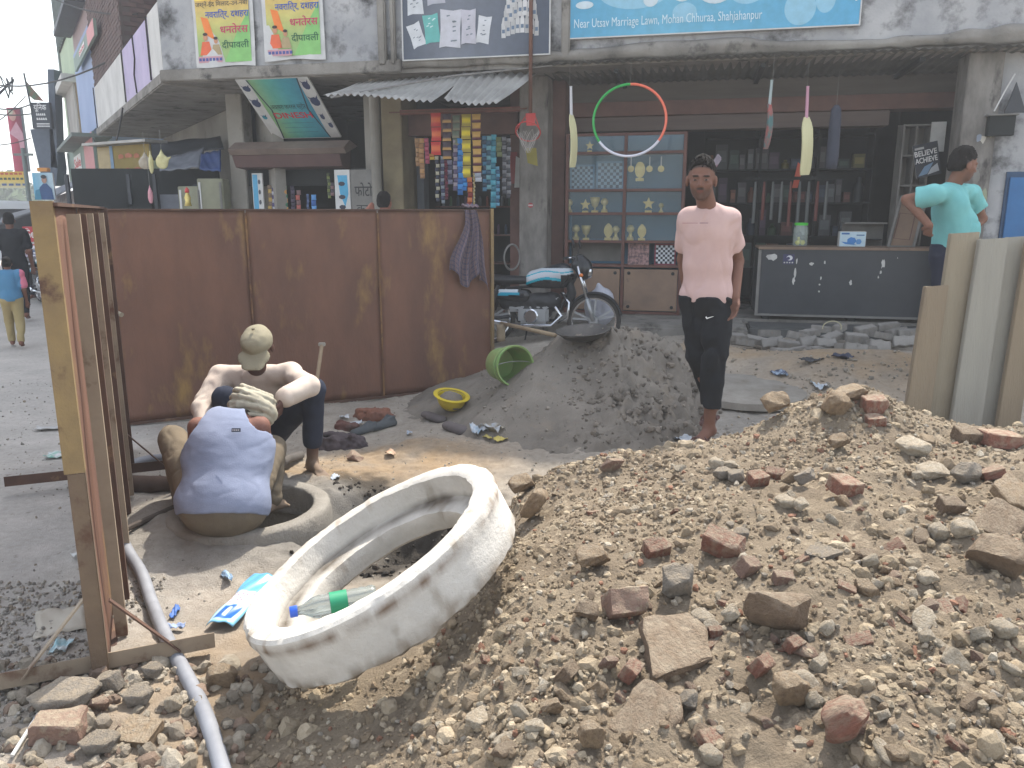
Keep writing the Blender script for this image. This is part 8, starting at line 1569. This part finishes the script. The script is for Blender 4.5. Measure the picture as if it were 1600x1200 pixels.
for a in [(748, 674, 22, 16, (150, 180, 200), 'crumpled blue and white packet beside the slipper', .3, 1, 'crumpled_packet', (220, 224, 228), .05), (768, 672, 18, 18, (196, 200, 204), 'crumpled silver packet beside the slipper', .9, 2, 'crumpled_packet', (170, 160, 140), .06), (782, 690, 22, 7, (206, 186, 90), 'yellow torn wrapper below the silver packet', .1, 3, 'wrapper'), (762, 688, 10, 8, (214, 196, 110), 'small yellow wrapper scrap', .5, 4, 'wrapper'),
          (90, 714, 28, 12, (120, 180, 160), 'green and white wrapper on the road', .2, 5, 'wrapper', (215, 215, 215)), (122, 872, 14, 7, (214, 214, 210), 'small white paper on the road beside the yellow post', .8, 6, 'paper_scrap'), (98, 978, 60, 34, (184, 174, 156), 'torn piece of cardboard on the road gravel', .5, 7, 'cardboard_piece'), (98, 1015, 20, 14, (160, 206, 214), 'pale blue wrapper on the road gravel', .1, 8, 'wrapper', (210, 220, 220)),
          (274, 964, 9, 14, (60, 110, 190), 'tiny bright blue wrapper left of the milk bag', .2, 9, 'wrapper'), (274, 987, 26, 5, (150, 170, 210), 'thin pale blue strip beside the hose', .1, 10, 'wrapper'), (355, 905, 10, 12, (150, 180, 210), 'pale blue scrap behind the milk bag', .7, 11, 'wrapper'), (80, 672, 40, 7, (190, 188, 184), 'flat pale paper on the road behind the barricade post', .1, 12, 'paper_scrap'), (1218, 586, 14, 12, (180, 200, 220), 'blue and white crumpled wrapper behind the hump', .4, 13, 'wrapper', (60, 70, 100), .04), (1280, 607, 14, 12, (190, 206, 216), 'crumpled pale plastic behind the hump', .2, 14, 'wrapper', (220, 225, 230), .04), (1316, 560, 16, 12, (60, 66, 90), 'dark blue scrap on the sandy ground', .6, 15, 'wrapper', None, .04),
          (1268, 565, 34, 8, (50, 52, 58), 'dark plastic strip on the sandy ground', .3, 16, 'wrapper', None, .03), (1068, 690, 30, 9, (170, 180, 190), 'pale plastic bag end on the crest below the standing man', .1, 17, 'plastic_bag', (200, 206, 212), .03), (556, 664, 22, 6, (206, 214, 220), 'white paper strip among the rags', .5, 18, 'paper_scrap'), (538, 655, 14, 6, (214, 216, 218), 'small white paper among the rags', .2, 19, 'paper_scrap'), (640, 680, 8, 5, (190, 200, 214), 'tiny pale scrap on the sandy bank', .1, 20, 'paper_scrap'),
          (524, 750, 12, 8, (186, 196, 208), 'tiny bluish scrap at the edge of the muddy pit', .1, 22, 'paper_scrap'), (610, 712, 14, 9, (196, 160, 130), 'orange brown scrap on the bank', .4, 23, 'scrap')]: litter(*a)
# blue milk bag left of the ring
pA, pB = hit(345, 985), hit(412, 912); d = pB-pA; m_mb = mat('milk_bag_film', (1, 1, 1), attr='Col', rough=.3); b_ = MB(); nu, nv = 40, 24; L_, W_ = d.length, .115; V = []; C_ = []
for i in range(nu+1):
    for j in range(nv+1):
        u, v = i/nu, j/nv; V.append(((u-.02)*L_*1.02, (v-.5)*W_*(1+.06*math.sin(u*9)), .018*math.sin(v*PI)**.6+.006*math.sin(u*12+v*5)*math.sin(v*7)))
        c = srgb(172, 206, 224); 
        if (u < .03 or v < .06 or v > .94): c = srgb(120, 180, 210)
        elif .07 < u < .33 and .2 < v < .85: c = srgb(40, 96, 172) if not (.12 < u < .28 and abs(v-.55) < .06) else srgb(200, 216, 230)
        elif .36 < u < .6: c = srgb(206, 206, 214) if (int(u*60)+int(v*14)) % 5 else srgb(180, 110, 130)
        elif u > .62: c = srgb(96, 160, 204)
        C_.append(c)
K = nv+1; b_.add(V, [(i*K+j, (i+1)*K+j, (i+1)*K+j+1, i*K+j+1) for i in range(nu) for j in range(nv)]); b_.c = C_
o = b_.build('milk_bag', m_mb, None, (pA.x, pA.y, surf(pA.x, pA.y)+.02), (0, -.05, math.atan2(d.y, d.x)), colattr=True, smooth=True, solid=.003); tag(o, 'flat blue and white printed plastic milk bag beside the concrete ring', 'plastic bag')
# sack behind the motorcycle, wheel leaning in the shop door
q = at(938, 480, 9.42); S = SDF((-.28, -.14, -.3), (.28, .14, .34), .012); S.ell((0, 0, 0), (.19, .11, .24), k=.03); S.cap((0, 0, .12), (-.03, 0, .27), .07, .02, k=.06); S.noise(.014, 11, 5, 3); t = S.build('white_sack', mat('pale_sack', srgb(178, 180, 190), c2=srgb(156, 158, 168), scale=5, rough=.6), None); t.location = (q.x, q.y, q.z); tag(t, 'pale plastic sack leaning behind the front wheel of the motorcycle', 'sack')
q = at(800, 402, 9.9); t = MB().lathe([(.155, -.012), (.17, 0), (.155, .012), (.14, 0)], 30, rot=(PI/2, 0, .9), closed=True).build('hoop_rim', m_grey, None, q, smooth=40); tag(t, 'old metal rim leaning inside the sachet shop door', 'rim'); t.name = 'metal_rim'
a = fempty('wicker_stool', -3.62, 1.0, .28, 'small wooden stool in the sachet shop doorway', 'stool'); MB().span((-.12, -.12, .28), (.14, .12, .32)).build('seat', m_plyw, a, bevel=.005)
for x in (-.1, .1):
    for y in (-.1, .08): MB().span((x, y, 0), (x+.025, y+.025, .278)).build('leg', m_wood, a)
# loose wire on the ground at the lower left, plastic strap and thin wire loop among the blocks
p = [hit(20, 1190), hit(45, 1150), hit(70, 1110), hit(95, 1075)]; o = tag(MB().tube([q-p[0]+Vector((0, 0, .02)) for q in p], .006, 6).build('plastic_strap', m_white, None, p[0]), 'thin white plastic strap on the ground at the lower left corner', 'strap')
q = at(1300, 512, 8.3); o = tag(MB().tube([(.1*math.cos(a), 0, .07*math.sin(a)) for a in np.linspace(-.3, PI+.2, 14)], .006, 6).build('wire_loop', mat('pale_wire', srgb(176, 170, 140), rough=.6), None, q), 'pale wire loop sticking up among the paving blocks', 'wire')
# thin volume added over the scene to imitate a pale lens veil
hz = bpy.data.materials.new('veil_haze'); hz.use_nodes = True; n = hz.node_tree.nodes; n.remove(n['Principled BSDF']); v = n.new('ShaderNodeVolumePrincipled'); v.inputs['Density'].default_value = .005; v.inputs['Color'].default_value = (.93, .96, 1.0, 1); v.inputs['Anisotropy'].default_value = .3
hz.node_tree.links.new(v.outputs[0], n['Material Output'].inputs['Volume'])
b_ = MB().span((-270, -40, -1.6), (250, 610, 12.5)); o = b_.build('veil_haze', hz); tag(o, kind='stuff')
